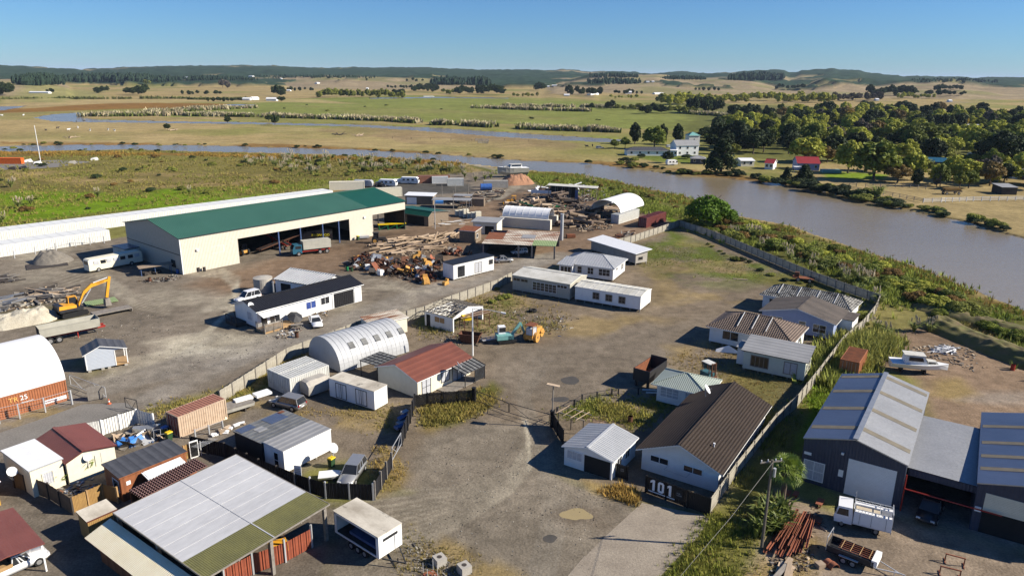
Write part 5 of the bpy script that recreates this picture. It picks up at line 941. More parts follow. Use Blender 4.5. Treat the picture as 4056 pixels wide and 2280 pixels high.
fence('brown rail fence along the paddock edge across the river',[p('L',600,740),p('L',790,770),p('L',1020,805),p('L',1200,840),p('L',1275,858)],1.4,'wood_grey',3.0,'wood_grey','rail')
fence('brown rail fence below the dark willows across the river',[p('L',600,722),p('L',715,722)],1.4,'wood_grey',3.0,'wood_grey','rail'); fence('long brown rail fence under the autumn tree across the river',[p('L',790,728),p('L',1170,730),p('L',1300,745)],1.4,'wood_grey',3.0,'wood_grey','rail')
# gates
def gate(label,A,B,h,mat='dark_metal',bars=2):
    a=ang(A,B); L=(B-A).length; r=T('gate',label,'gate',A,a); m=MB(); m.bar((0,0,.3),(L,0,.3),.06); m.bar((0,0,h),(L,0,h),.06); [m.bar((x,0,.3),(x,0,h),.06) for x in (0,L)]; m.build('gate_frame',mat,r)
    for i in range(bars): m=MB(); x0=L*i/bars; x1=L*(i+1)/bars; m.bar((x0,0,.3 if i%2 else h),(x1,0,h if i%2 else .3),.04); m.build('brace',mat,r)
    return r
gate('open dark pipe gate, left leaf, at the compound entrance',p('D',1885,1262),p('E',30,90),1.6); gate('open dark pipe gate, right leaf, at the compound entrance',p('E',40,92),p('E',372,188),1.6)
gate('wire mesh gate in the side of the dark mesh fence',p('C',1180,490),p('C',1256,355),1.7,'galv'); gate('galvanised gate frame by the traffic cones',p('B',600,1130),p('B',900,1240),1.7,'galv',3); gate('dark gate beside the white corrugated fence',p('B',1065,1320),p('B',1165,1345),1.6,'dark_metal')
for w,x,y,h_,lab in (('D',1868,1262,2.0,'thick black gate post at the left of the compound entrance'),('E',398,192,2.1,'thick black gate post at the right of the compound entrance')): q=MB(); q.box(-.22,.22,-.22,.22,0,h_); q.box(-.26,.26,-.26,.26,h_,h_+.06); solo('gate_post',lab,'post',q,'fence_black',tuple(p(w,x,y))[:2],R(-20))
q=MB(); q.box(0,2.0,0,.04,.1,1.9); solo('timber_screen','leaning grey timber panel by the traffic cones','panel',q,'wood_grey',tuple(p('B',745,1255))[:2],R(30))
# poles
def pole(label,loc,h,r_=.1,mat='wood_grey',name='pole',arm=None):
    q=T(name,label,'pole',loc); m=MB(); m.cyl((0,0,0),(0,0,h),r_,r_*.75,n=9); m.build('shaft',mat,q); return q
lp=pole('tall white lamp pole with a long arm beside the cream bungalow',tuple(p('D',1858,868))[:2],7.4,.13,'white_metal','lamp_post'); m=MB(); m.tube([(0,0,7.3),(2.2,-.2,7.25),(4.2,-.4,6.9)],.05); m.build('arm','galv',lp); m=MB(); m.obox((4.5,-.42,6.85),(.7,.28,.16),(0,R(8),R(-5))); m.build('lamp_head','white_metal',lp)
bp_=pole('timber pole topped with a tilted pale board by the gate',tuple(gn(2187,1690))[:2],5.3,.09,'wood_grey','pole'); m=MB(); m.obox((0,0,5.4),(1.5,.75,.06),(R(-8),R(6),R(-15))); m.build('board','wood_pale',bp_)
pp=pole('power pole with insulators beside the cabbage palm',(22.3,54.6),8.8,.14,'pole_wood','power_pole'); m=MB(); m.bar((-1.0,0,8.5),(1.0,.4,8.5),.1,.12); m.build('crossarm','wood_grey',pp)
for x in (-.9,-.3,.4,.9): m=MB(); m.cyl((x,.4*(x+1)/2,8.56),(x,.4*(x+1)/2,8.75),.05,n=6); m.build('insulator','white_metal',pp)
m=MB(); m.cyl((.3,0,7.2),(.3,0,8.0),.14,n=8); m.build('transformer','galv',pp)
q=MB(); q.tube([(22.3,54.5,8.6),(17.5,49.5,6.6),(12,44,4.8)],.018,4); w_=solo('power_line','thin power lines running from the power pole','cable',q,'dark_metal',(0,0)); 
pole('tall thin white mast beyond the swamp at the left',tuple(p('I',345,312))[:2],16.5,.16,'white_metal','mast')
for k,(w,x,y,h_,s) in enumerate((('J',1540,865,9.0,'tallest grey pole at the corner of the green-roofed timber shed'),('J',1600,645,6,'timber pole beside the rubble at the caravan yard'),('J',1710,600,4.5,'short timber pole at the caravan yard rubble'),('J',1820,585,4.5,'timber pole nearest the sandy track'),('J',1695,710,6,'timber pole behind the green-roofed timber shed'),('J',1805,770,5,'dark timber pole beside the white block stacks'))): pole(s,tuple(p(w,x,y))[:2],h_,.11,'wood_grey' if k else 'galv')
# satellite dishes
def dish(label,loc,z,a,r_=.55):
    o=T('satellite_dish',label,'dish',(loc[0],loc[1],z),a); n=14; m=MB(); rings=[]
    for k in range(4): q=r_*k/3+.001; rings.append([(.35*q*q/r_,q*math.cos(2*math.pi*i/n),q*math.sin(2*math.pi*i/n)) for i in range(n)])
    m.loft(rings,0,False); d=m.build('dish','white_metal',o); d.rotation_euler=(0,R(-35),0); m=MB(); m.bar((0,0,-.9),(-.1,0,0),.06); m.bar((0,0,-.3),(.6,0,.25),.03); m.build('bracket','galv',o); return o
dish('white satellite dish on the eave of the cream bungalow',(-6.9,87.6),3.3,R(20),.6); dish('white satellite dish on the dark-tiled roof by the green cottage',tuple(p('F',1695,1180,4.2))[:2],4.6,R(-20),.6)
dish('white satellite dish on the end of the long white bungalow',tuple(p('B',2112,430,4))[:2],3.7,R(-40),.5); dish('white satellite dish on the corner of the portable cabin',tuple(p('C',675,350,2.4))[:2],2.1,R(-30),.55)
dish('large white satellite dish at the left edge',tuple(p('A',100,585,2.4))[:2],2.6,R(-30),.47); dish('white satellite dish on the wall of the maroon-roofed house',tuple(p('A',735,455,2.2))[:2],2.3,R(-30),.43)
# ---------------------------------------------------------------- vehicles
WC={}
def wheel(par,x,y,r_=.33,w=.22,z=None,rim='rim'):
    k=(r_,w,rim)
    if k not in WC:
        a=MB(); a.cyl((0,-w/2,0),(0,w/2,0),r_,n=16); b=MB(); b.cyl((0,-w/2-.012,0),(0,w/2+.012,0),r_*.58,n=12); WC[k]=(a.mesh('tyre','tyre'),b.mesh('rim',rim))
    o=ob('wheel',WC[k][0],par,(x,y,r_ if z is None else z)); ob('rim',WC[k][1],o); return o
def sec(x,w,z0,zm,zb,tw=.93): return [(x,-w*.9,z0),(x,w*.9,z0),(x,w,zm),(x,w*tw,zb),(x,-w*tw,zb),(x,-w,zm)]
def car(label,loc,a,paint,L=4.5,W=1.76,H=1.45,kind='sedan',name='parked_car'):
    r=T(name,label,'car',loc,a); w=W/2; h=L/2; hi=kind in('suv','wagon','ute'); zb=.95 if kind in('suv','ute') else .86; g=.28 if kind in('suv','ute') else .2
    m=MB(); m.loft([sec(-h,w*.84,g+.2,.55,zb-.06),sec(-h+.12,w*.96,g+.05,.6,zb),sec(-h*.4,w,g,.62,zb+.02),sec(h*.2,w,g,.62,zb+.01),sec(h*.45,w,g,.6,zb-.02),sec(h-.3,w*.96,g+.05,.52,zb-.16),sec(h,w*.8,g+.18,.48,zb-.28)]); m.build('body',paint,r,True)
    xr,xf,tr_,tf={'sedan':(-h*.62,h*.42,-h*.34,h*.08),'wagon':(-h*.97,h*.42,-h*.86,h*.08),'suv':(-h*.97,h*.45,-h*.84,h*.12),'ute':(-h*.15,h*.45,-h*.08,h*.14)}[kind]
    b=[(xr,-w*.92,zb-.03),(xf,-w*.92,zb-.03),(xf,w*.92,zb-.03),(xr,w*.92,zb-.03)]; t=[(tr_,-w*.74,H-.05),(tf,-w*.74,H-.05),(tf,w*.74,H-.05),(tr_,w*.74,H-.05)]
    m=MB(); m.hexa(b,t); m.build('glass','glass',r); m=MB(); m.box(tr_-.06,tf+.04,-w*.77,w*.77,H-.07,H)
    for i in range(4): m.bar(b[i],t[i],.07)
    for s in (0,1):
        for f in ((.42,.62) if hi else (.5,)):
            p0=Vector(b[3*s]).lerp(Vector(b[1+s]),f); p1=Vector(t[3*s]).lerp(Vector(t[1+s]),f); m.bar(p0,p1,.07)
    m.build('roof',paint,r)
    rr_=.36 if kind in('suv','ute') else .31
    for x in (-h*.6,h*.62):
        for y in (-w*.9,w*.9): wheel(r,x,y,rr_,.22)
    for y in (-1,1):
        q=MB(); q.obox((h-.1,y*w*.66,zb-.26),(.16,.34,.15)); q.build('headlight','light_clear',r); q=MB(); q.obox((-h+.05,y*w*.74,zb-.14),(.1,.22,.24)); q.build('tail_light','light_red',r)
        q=MB(); q.obox((xf-.25,y*w*1.07,zb+.06),(.1,.18,.14)); q.build('mirror',paint,r)
    q=MB(); q.obox((-h-.005,0,.62),(.03,.5,.12)); q.build('number_plate','print_white',r)
    if kind=='ute':
        q=MB(); q.box(-h+.05,-h*.18,-w*.85,w*.85,zb-.1,zb+.02); q.build('tray','dark_metal',r)
    return r
car('white sedan parked beside the long white bungalow',tuple(p('D',535,610))[:2],ang(p('D',500,540),p('D',560,640)),'car_white',4.4)
car('silver off-roader parked behind the white reefer body',tuple(p('D',300,1300))[:2],ang(p('D',420,1350),p('D',165,1290)),'car_grey',4.7,1.85,1.72,'suv')
car('silver station wagon parked behind the black corrugated gate',tuple(p('C',845,610))[:2],ang(p('C',905,520),p('C',815,650)),'car_silver',4.6,1.76,1.5,'wagon')
car('white off-roader half hidden behind the long white bungalow',tuple(p('B',2090,405))[:2],ang(p('B',2180,370),p('B',1990,420)),'car_white',4.8,1.85,1.85,'suv')
car('black pickup in the shade of the lean-to',tuple(p('G',1330,930))[:2],ang(p('G',1360,820),p('G',1300,950)),'car_dark',5.0,1.8,1.75,'ute')
car('small white car under the rusty patchwork roof',tuple(p('K',120,1075))[:2],R(200),'car_white',3.9,1.65,1.5,'wagon')
car('pale car near the white cabin and the rusty patchwork roof',tuple(p('J',2118,1145))[:2],R(15),'car_silver',4.2)
car('dark off-roader parked beside the nearer caravan',tuple(p('J',1085,510))[:2],R(-20),'car_dark',4.5,1.8,1.75,'suv')
for k,(x,y,c) in enumerate(((800,190,'car_silver'),(1390,180,'car_white'))): car(['silver car on the grass across the river','white truck-like car beside the two-storey house across the river'][k],tuple(p('K',x,y))[:2],R(10),c,4.6,1.8,1.6,'suv')
# box trucks, trailers
def flatsided(label,loc,a,L,W,z0,z1,mat,roof,name,cat,wheels=(),extra=None,group=None):
    r=T(name,label,cat,loc,a,group); m=MB(); m.box(0,L,0,W,z0,z1); m.build('body',mat,r); m=MB(); m.box(-.04,L+.04,-.04,W+.04,z1,z1+.06); m.build('roof',roof,r)
    for x in wheels: wheel(r,x,.15,.42,.25); wheel(r,x,W-.15,.42,.25)
    return r
rf=flatsided('white refrigerated truck body with two pairs of framed doors',(-23.3,84.8),R(-31),7.6,2.4,.15,2.6,'white_plain','stained_roof','truck_body','truck body')
for s in (1.2,4.6):
    window(rf,7.6,2.4,'f',s,1.7,.35,1.9,2,1,'dark_metal','white_trim',.06,'door')
    for x in (.55,1.15): q=MB(); q.bar((s+x,-.09,.3),(s+x,-.09,2.3),.05); q.build('locking_bar','galv',rf)
gc=MB(); rings=[]
for x in (0,.4,2.8,3.3): rings.append([(x,-.0+.1*(x in(0,3.3)),.3),(x,2.2-.1*(x in(0,3.3)),.3),(x,2.2,1.5),(x,1.7,2.15-.15*(x in(0,3.3))),(x,.5,2.15-.15*(x in(0,3.3))),(x,0,1.5)])
gc.loft(rings); solo('old_truck_cab','small grey weathered cabin between the white containers and reefer body','cabin',gc,'concrete',tuple(p('D',480,1230))[:2],R(48))
def boxtrailer():
    r=T('box_trailer','white box trailer with a stained roof, open along its shaded side','trailer',(-11.0,51.6),R(51)); W,L=2.6,5.9   # x across, y along
    m=MB(); m.box(0,.06,0,L,.85,2.9); m.box(W-.06,W,0,L,.85,2.9); m.box(0,W,-.06,0,.85,2.9); m.box(0,W,L-.08,L,.85,2.9); m.box(0,W,0,L,.8,.88); 
    m2=MB(); m2.box(W-.06,W,0,L,.85,2.9); m2.box(0,W,-.06,0,.85,2.9); m2.box(0,W,L-.08,L,.85,2.9); m2.box(0,W,0,L,.78,.88); m2.box(0,.08,0,L,2.7,2.9); m2.box(0,.08,0,.3,.85,2.9); m2.box(0,.08,L-.3,L,.85,2.9); m2.build('body','white_plain',r)
    q=MB(); q.box(-.05,W+.05,-.08,L+.05,2.9,2.97); q.build('roof','stained_roof',r)
    q=MB(); q.box(.5,2.1,-.1,-.065,2.25,2.5); q.build('vent','dark_metal',r); q=MB(); q.box(1.75,1.8,-.1,-.065,.9,2.2); q.build('door_edge','galv',r)
    for y in (1.9,2.8,3.7): wheel(r,.1,y,.36,.22).rotation_euler=(0,0,R(90)); wheel(r,W-.1,y,.36,.22).rotation_euler=(0,0,R(90))
    q=MB(); q.bar((.3,-.05,.7),(1.3,-1.9,.55),.1); q.bar((2.3,-.05,.7),(1.3,-1.9,.55),.1); q.bar((1.3,-.9,.6),(1.3,-.9,.05),.08); q.build('drawbar','dark_metal',r)
    q=MB(); q.box(.6,2.0,1.0,4.6,.9,1.15); q.build('tarp','blue_steel',r); q=MB(); q.box(W-.09,W-.07,.3,L-.1,.9,2.85); q.box(.1,W-.1,.02,L-.1,.885,.895); q.box(.1,W-.1,.1,L-.1,2.86,2.88); q.box(.1,W-.1,.01,.02,.9,2.85); q.build('lining','wood_dark',r)  # dark lining added so the open inside looks shaded
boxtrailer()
def tip_trailer():
    A=p('B',352,790); a=ang(p('B',352,790),p('B',835,690)); r=T('tipping_trailer','long grey tipping trailer on a red chassis beside the yellow excavator','trailer',A,a); L=8.6
    m=MB(); z0,z1=1.35,2.6
    for y in (0.05,2.35): m.face([(0,y,z0),(L-.4,y,z0),(L-.4,y-.12*(1 if y<1 else -1),z1),(0,y-.12*(1 if y<1 else -1),z1)]); m.face([(0,y+.08*(1 if y<1 else -1),z0),(L-.4,y+.08*(1 if y<1 else -1),z0),(L-.4,y-.05*(1 if y<1 else -1),z1),(0,y-.05*(1 if y<1 else -1),z1)])
    m.box(0,.06,0,2.4,z0,z1-.1); m.box(L-.46,L-.4,0,2.4,z0,z1+.1); m.box(0,L-.4,.05,2.35,z0-.08,z0); [m.bar((0,y,z1),(L-.4,y,z1),.1) for y in (-.06,2.46)]; m.build('tub','grey_body',r)
    q=MB(); q.box(0,.07,-.02,2.42,z0-.1,z1); t=q.build('tailgate','wood_dark',r)
    q=MB(); q.bar((.3,.6,1.05),(L+.4,.6,1.05),.15,.3); q.bar((.3,1.8,1.05),(L+.4,1.8,1.05),.15,.3); [q.bar((x,.6,1.05),(x,1.8,1.05),.12) for x in (1,3,5,7,L+.3)]; q.bar((5.0,.2,1.0),(5.0,.2,.1),.12); q.bar((5.0,2.2,1.0),(5.0,2.2,.1),.12); q.build('chassis','paint_red',r)
    for x in (1.2,2.4): wheel(r,x,.1,.52,.45); wheel(r,x,2.3,.52,.45)
tip_trailer()
def excavator():
    A=p('B',615,525); a=ang(p('B',600,525),p('B',885,462)); r=T('excavator','yellow excavator with its arm reaching over the timber heap','excavator',A,a)
    for s in (-1,1):
        m=MB(); pr=[(-2.1,.35),(-1.8,.0),(1.8,.0),(2.1,.35),(1.9,.8),(-1.9,.8)]; m.hexa([(x,s*1.2-.28,z) for x,z in pr],[(x,s*1.2+.28,z) for x,z in pr]); m.build('track','tyre',r)
    m=MB(); m.cyl((0,0,.6),(0,0,1.0),.9,n=16); m.build('turntable','dark_metal',r)
    m=MB(); m.hexa([(-2.2,-1.25,1.0),(1.5,-1.25,1.0),(1.5,1.25,1.0),(-2.2,1.25,1.0)],[(-2.3,-1.25,1.55),(1.4,-1.25,1.45),(1.4,1.25,1.45),(-2.3,1.25,1.55)]); m.build('deck','dark_metal',r)
    m=MB(); m.hexa([(-2.3,-1.25,1.5),(.4,-1.25,1.4),(.4,1.25,1.4),(-2.3,1.25,1.5)],[(-2.2,-1.2,2.2),(.4,-1.2,1.95),(.4,1.2,1.95),(-2.2,1.2,2.2)]); m.build('engine_cover','cat_yellow',r); m=MB(); m.box(-2.45,-1.6,-1.2,1.2,1.3,2.25); m.build('counterweight','dark_metal',r)
    m=MB(); m.hexa([(-.3,.35,1.45),(1.4,.35,1.45),(1.4,1.25,1.45),(-.3,1.25,1.45)],[(-.2,.4,3.0),(1.0,.4,3.0),(1.0,1.2,3.0),(-.2,1.2,3.0)]); m.build('cab_glass','glass',r)
    m=MB(); m.box(-.25,1.05,.36,1.24,3.0,3.1); [m.bar(a_,b_,.12) for a_,b_ in (((-.3,.35,1.45),(-.2,.4,3.0)),((1.4,.35,1.45),(1.0,.4,3.0)),((1.4,1.25,1.45),(1.0,1.2,3.0)),((-.3,1.25,1.45),(-.2,1.2,3.0)))]; m.build('cab_frame','cat_yellow',r)
    m=MB(); P=[(1.0,1.6),(2.0,3.5),(3.4,4.55),(6.2,4.95)]
    for (x0,z0),(x1,z1),w0,w1 in zip(P[:-1],P[1:],(.5,.62,.6),(.62,.6,.36)): m.hexa([(x0,-.5,z0-w0*.5),(x1,-.5,z1-w1*.5),(x1,-.1,z1-w1*.5),(x0,-.1,z0-w0*.5)],[(x0,-.5,z0+w0*.5),(x1,-.5,z1+w1*.5),(x1,-.1,z1+w1*.5),(x0,-.1,z0+w0*.5)])
    b=m.build('boom','cat_yellow',r); text('lettering','HYUNDAI',.3,b,(4.2,-.51,4.6),(R(90),R(-8),0),'print_black')
    m=MB(); m.bar((6.5,-.3,5.5),(5.6,-.3,1.9),.36,.45); m.build('stick','cat_yellow',r); m=MB(); m.cyl((1.6,-.3,1.8),(3.3,-.3,4.0),.11,n=8); m.cyl((3.8,-.3,4.95),(6.3,-.3,5.4),.09,n=8); m.cyl((6.2,-.05,4.7),(5.5,-.05,2.2),.08,n=8); m.build('ram','galv',r)
    m=MB(); m.hexa([(5.1,-.85,.5),(6.1,-.85,.5),(6.1,.25,.5),(5.1,.25,.5)],[(5.2,-.75,1.7),(5.9,-.75,1.9),(5.9,.15,1.9),(5.2,.15,1.7)]); m.build('bucket','wood_grey',r)
excavator()
def bus():
    A=p('I',760,1242); a=ang(p('I',760,1242),p('I',1200,1155)); r=T('house_bus','old cream house-bus parked at the shaded end of the green-roofed shed','bus',A,a); L=11.0
    m=MB(); rings=[]
    for x,k in ((0,.92),(.3,1),(L-.3,1),(L,.92)): rings.append([(x,.05,.45),(x,2.4,.45),(x,2.45,1.7),(x,2.3,2.75*k+.05),(x,.15,2.75*k+.05),(x,0,1.7)])
    m.loft(rings); m.build('body','cream_plain',r); 
    for s in (1.0,2.4,3.6,5.0,6.4,8.0,9.4): q=MB(); q.box(s,s+1.0,-.06,.02,1.65,2.35); q.build('window','curtain' if int(s)%2 else 'glass',r)
    q=MB(); q.box(-.03,.05,.4,2.0,1.7,2.4); q.build('windscreen','glass',r)
    for x in (1.8,8.6): wheel(r,x,.1,.45,.25); wheel(r,x,2.3,.45,.25)
bus()
def truck_small():
    A=p('G',590,1042); B=p('G',850,1108); a=ang(B,A); A=A+Vector((math.sin(a),-math.cos(a),0))*2.0; r=T('service_truck','white service truck with locker bodies and roof racks by the roller door','truck',A,a)
    m=MB(); pr=[(-1.1,.5),(1.05,.5),(1.12,1.2),(.75,2.25),(-.95,2.3),(-1.1,1.4)]; m.hexa([(x,.02,z) for x,z in pr],[(x,2.0,z) for x,z in pr]); m.build('cab','car_white',r)
    q=MB(); q.hexa([(.78,.15,2.12),(1.1,.15,1.3),(1.1,1.87,1.3),(.78,1.87,2.12)],[(.82,.15,2.14),(1.14,.15,1.32),(1.14,1.87,1.32),(.82,1.87,2.14)]); q.build('windscreen','glass',r)
    for y in (-.01,1.99): q=MB(); q.hexa([(-.6,y,1.35),(.85,y,1.35),(.62,y,2.05),(-.5,y,2.05)],[(-.6,y+.03,1.35),(.85,y+.03,1.35),(.62,y+.03,2.05),(-.5,y+.03,2.05)]); q.build('side_window','glass',r)
    m=MB(); m.box(-5.7,-1.15,-.08,.5,.75,2.1); m.box(-5.7,-1.15,1.6,2.1,.75,2.1); m.box(-5.7,-1.15,-.08,2.1,.7,.8); m.box(-1.25,-1.15,0,2.1,.8,2.1); m.build('locker_body','white_metal',r); m=MB(); m.box(-4.4,-1.4,.5,1.6,1.85,1.95); m.build('deck_board','tan_tray',r); m=MB(); m.box(-5.6,-4.5,.5,1.6,1.0,1.05); m.build('tray_floor','galv',r)
    for x in (-5.0,-3.3,-1.9): q=MB(); q.box(x-.015,x+.015,2.1,2.12,.85,2.0); q.build('door_gap','dark_metal',r)
    q=MB(); 
    for y in (.0,2.0): q.bar((-5.7,y,2.35),(-1.2,y,2.35),.06); [q.bar((x,y,2.1),(x,y,2.35),.05) for x in np.linspace(-5.6,-1.3,12)]
    for x in (-5.7,-4.2,-1.2): q.bar((x,0,2.35),(x,2.0,2.35),.06); 
    q.bar((-1.2,0,2.3),(-1.2,0,3.1),.07); q.bar((-5.7,2.0,.5),(-5.7,2.0,2.6),.08); q.bar((-5.7,0,.5),(-5.7,0,2.6),.08); q.bar((-5.7,0,2.6),(-5.7,2,2.6),.08); q.build('rack','galv',r)
    m=MB(); m.bar((-5.6,.6,.6),(.8,.6,.6),.12,.2); m.bar((-5.6,1.4,.6),(.8,1.4,.6),.12,.2); m.build('chassis','dark_metal',r)
    for x in (.1,-4.0): wheel(r,x,.2,.4,.28,rim='wood_grey'); wheel(r,x,1.85,.4,.28,rim='wood_grey')
    r.scale=(.70,.92,.95)
    for y in (.3,1.7): q=MB(); q.obox((1.12,y,.85),(.06,.3,.2)); q.build('headlight','light_clear',r)
    for y in (-.2,2.2): q=MB(); q.obox((.95,y,1.75),(.08,.12,.4)); q.build('mirror','dark_metal',r)
truck_small()
def tandem():
    A=p('G',450,1275); B=p('G',770,1400); a=ang(A,B); r=T('cage_trailer','dark tandem trailer loaded with rust-coloured pipe frames','trailer',A,a); m=MB(); L,W=3.8,1.8
    m.box(0,L,0,W,.5,.58); m.box(0,L,0,.05,.5,1.1); m.box(0,L,W-.05,W,.5,1.1); m.box(L-.05,L,0,W,.5,1.1); m.box(0,.05,0,W,.5,1.1); m.build('tray','dark_metal',r)
    for k in range(5): q=MB(); q.bar((.9,.25+k*.3,1.15),(L+.1,.25+k*.3,1.15),.05); q.build('pipe','rust_beam',r)
    for k in range(4): q=MB(); q.bar((1.1+k*.75,.2,1.2),(1.1+k*.75,1.6,1.2),.05); q.build('crosspipe','wood_new',r)
    q=MB(); q.box(L-.2,L+.25,.0,W,.7,1.25); q.build('tarp','white_fabric',r); q=MB(); q.bar((0,0,.6),(0,0,1.9),.05); q.bar((0,W,.6),(0,W,1.9),.05); q.bar((0,0,1.85),(0,W,1.85),.05); q.build('ladder_rack','galv',r)
    q=MB(); q.bar((L,.2,.5),(L+1.9,W/2,.45),.07); q.bar((L,W-.2,.5),(L+1.9,W/2,.45),.07); q.bar((L+1.5,W/2,.45),(L+2.3,W/2,.45),.08); q.bar((L+1.5,W/2,.45),(L+1.5,W/2,.05),.06); q.build('drawbar','galv',r)
    for x in (1.5,2.25): wheel(r,x,-.12,.32,.2); wheel(r,x,W+.12,.32,.2)
    for y in (-.14,W+.14): q=MB(); q.box(1.1,2.65,y-.12,y+.12,.68,.72); q.build('mudguard','galv',r)
tandem()
def boat(label,loc,a,L,B,H,hull='white_plain',cabin=True,name='boat',z=0.0,deck='white_plain',stand=True):
    r=T(name,label,'boat',loc,a); m=MB(); rings=[]; n=9
    for i in range(n):
        t=i/(n-1); w=B/2*(1-.98*max(0,(t-.45)/.55)**1.9); zt=z+H*(1+.22*t*t); zk=z+.0+.35*H*max(0,(t-.6)/.4)**1.6
        rings.append([(L*t,0,zk),(L*t,w*.75+.005,zk+.4*H*(1-.1*t)),(L*t,w+.01,zt),(L*t,-w-.01,zt),(L*t,-w*.75-.005,zk+.4*H*(1-.1*t))])
    m.loft(rings); m.build('hull',hull,r)
    q=MB(); q.loft([[(x,w,zz),(x,w,zz+.06),(x,-w,zz+.06),(x,-w,zz)] for x,w,zz in [(L*i/8,B/2*(1-.98*max(0,(i/8-.45)/.55)**1.9)+.05,z+H*(1+.22*(i/8)**2)-.02) for i in range(9)]]); q.build('gunwale',deck,r)
    if cabin:
        x0,x1=L*.22,L*.62; zt=z+H*1.08; q=MB(); q.hexa([(x0,-B*.36,zt),(x1,-B*.36,zt),(x1,B*.36,zt),(x0,B*.36,zt)],[(x0+.1,-B*.32,zt+1.2),(x1-.5,-B*.32,zt+1.2),(x1-.5,B*.32,zt+1.2),(x0+.1,B*.32,zt+1.2)]); c=q.build('cabin','white_plain',r)
        for s in (-1,1): q=MB(); q.hexa([(x0+.5,s*B*.352,zt+.45),(x1-.55,s*B*.352,zt+.45),(x1-.75,s*B*.333,zt+1.0),(x0+.5,s*B*.333,zt+1.0)],[(x0+.5,s*B*.368,zt+.45),(x1-.55,s*B*.368,zt+.45),(x1-.75,s*B*.348,zt+1.0),(x0+.5,s*B*.348,zt+1.0)]); q.build('window','glass',c)
        q=MB(); q.hexa([(x1-.18,-B*.3,zt+.45),(x1-.18,B*.3,zt+.45),(x1-.42,B*.28,zt+1.05),(x1-.42,-B*.28,zt+1.05)],[(x1-.15,-B*.3,zt+.45),(x1-.15,B*.3,zt+.45),(x1-.39,B*.28,zt+1.05),(x1-.39,-B*.28,zt+1.05)]); q.build('windscreen','glass',c)
        q=MB(); q.box(x0-.15,x1-.35,-B*.36,B*.36,zt+1.2,zt+1.28); q.build('cabin_roof','dirty_white',c)
        q=MB(); q.hexa([(x1,-B*.28,zt+.05),(L*.82,-B*.18,zt+.12),(L*.82,B*.18,zt+.12),(x1,B*.28,zt+.05)],[(x1,-B*.24,zt+.5),(L*.78,-B*.14,zt+.45),(L*.78,B*.14,zt+.45),(x1,B*.24,zt+.5)]); q.build('foredeck','dirty_white',c); 
        for s in (-1,1): q=MB(); q.box(x1+.1,L*.76,s*B*.25-.01,s*B*.25+.03,zt+.18,zt+.36); q.build('side_port','glass',c)
    if stand:
        for x in (L*.2,L*.6): q=MB(); q.box(x-.1,x+.1,-B*.35,B*.35,0,z+.25); q.build('cradle','wood_dark',r)
    return r
boat('white cabin cruiser propped ashore beside the red-brown container',tuple(p('H',990,985))[:2],ang(p('H',990,985),p('H',1480,1035)),7.4,2.5,1.0,z=.45)
boat('grey wooden hull heaped with white foam beside the paling fence',tuple(p('B',2128,1300))[:2],ang(p('D',50,1290-20),p('B',1905,1355)),5.6,1.9,.9,'dirty_white',False,z=.15,deck='wood_grey')
boat('old grey fishing boat ashore on the river bank',tuple(p('K',190,425))[:2],R(200),13,4,3.0,'grey_body',True,z=.8); boat('blue-sided boat on the bank beside the rubble',tuple(p('K',860,670))[:2],R(15),5.5,2,.9,'paint_blue',False,z=.5); boat('second blue-sided boat on the bank nearer the reeds',tuple(p('K',940,655))[:2],R(10),5.5,2,.9,'paint_blue',False,z=.5)
boat('small white dinghy behind the black corrugated gate',tuple(p('C',560,640))[:2],R(10),2.6,1.3,.5,'white_plain',False,z=.1)
q=MB(); q.box(0,2.2,0,.9,0,.32); solo('foam_block','long white foam block lying in the grey hull','foam',q,'white_plain',tuple(p('B',1990,1275,1.0))[:2]+(1.02,),R(42)); q=MB(); q.box(0,2.0,0,1.3,0,.3); solo('foam_block','white foam tray of debris on the stern of the grey hull','foam',q,'white_plain',tuple(p('D',40,1230,1.0))[:2]+(1.02,),R(45))
# caravans
def caravan(label,loc,a,L=6.0,W=2.3,H=2.6,mat='white_plain',wrap=False):
    r=T('caravan',label,'caravan',loc,a); m=MB(); pr=[(0,.45),(L,.45),(L+.15,1.2),(L-.15,H-.35),(L-.7,H),(.3,H),(-.05,H-.5),(-.1,1.1)]; m.hexa([(x,0,z) for x,z in pr],[(x,W,z) for x,z in pr]); m.build('body',mat,r)
    if not wrap:
        for s in (.8,2.4,4.2): q=MB(); q.box(s,s+.9,-.03,.01,1.4,2.0); q.build('window','glass',r)
        q=MB(); q.hexa([(L+.0,.3,1.5),(L+.0,W-.3,1.5),(L-.1,W-.3,2.1),(L-.1,.3,2.1)],[(L+.12,.3,1.5),(L+.12,W-.3,1.5),(L+.0,W-.3,2.1),(L+.0,.3,2.1)]); q.build('end_window','glass',r); q=MB(); q.box(.1,L-.1,-.02,.005,1.05,1.15); q.build('stripe','dark_metal',r)
    for x in (L*.45,L*.58): wheel(r,x,.05,.33,.2); wheel(r,x,W-.05,.33,.2)
    return r
caravan('white caravan nearest the dark off-roader',tuple(p('J',1065,508))[:2],R(-10),6.4); caravan('white caravan beside the long dull-red container',tuple(p('J',1250,488))[:2],R(-5),6.6); caravan('grey-wrapped caravan at the end of the white storage containers',tuple(p('J',850,512))[:2],R(-5),7.0,2.3,2.5,'galv',True)
caravan('low white boat-shaped trailer between the two caravans',tuple(p('J',1195,488))[:2],R(20),4.0,2.0,1.7,'white_plain',True); caravan('white caravan on the lawn across the river',tuple(p('K',1372,332))[:2],R(15),5.0,2.3,2.5)
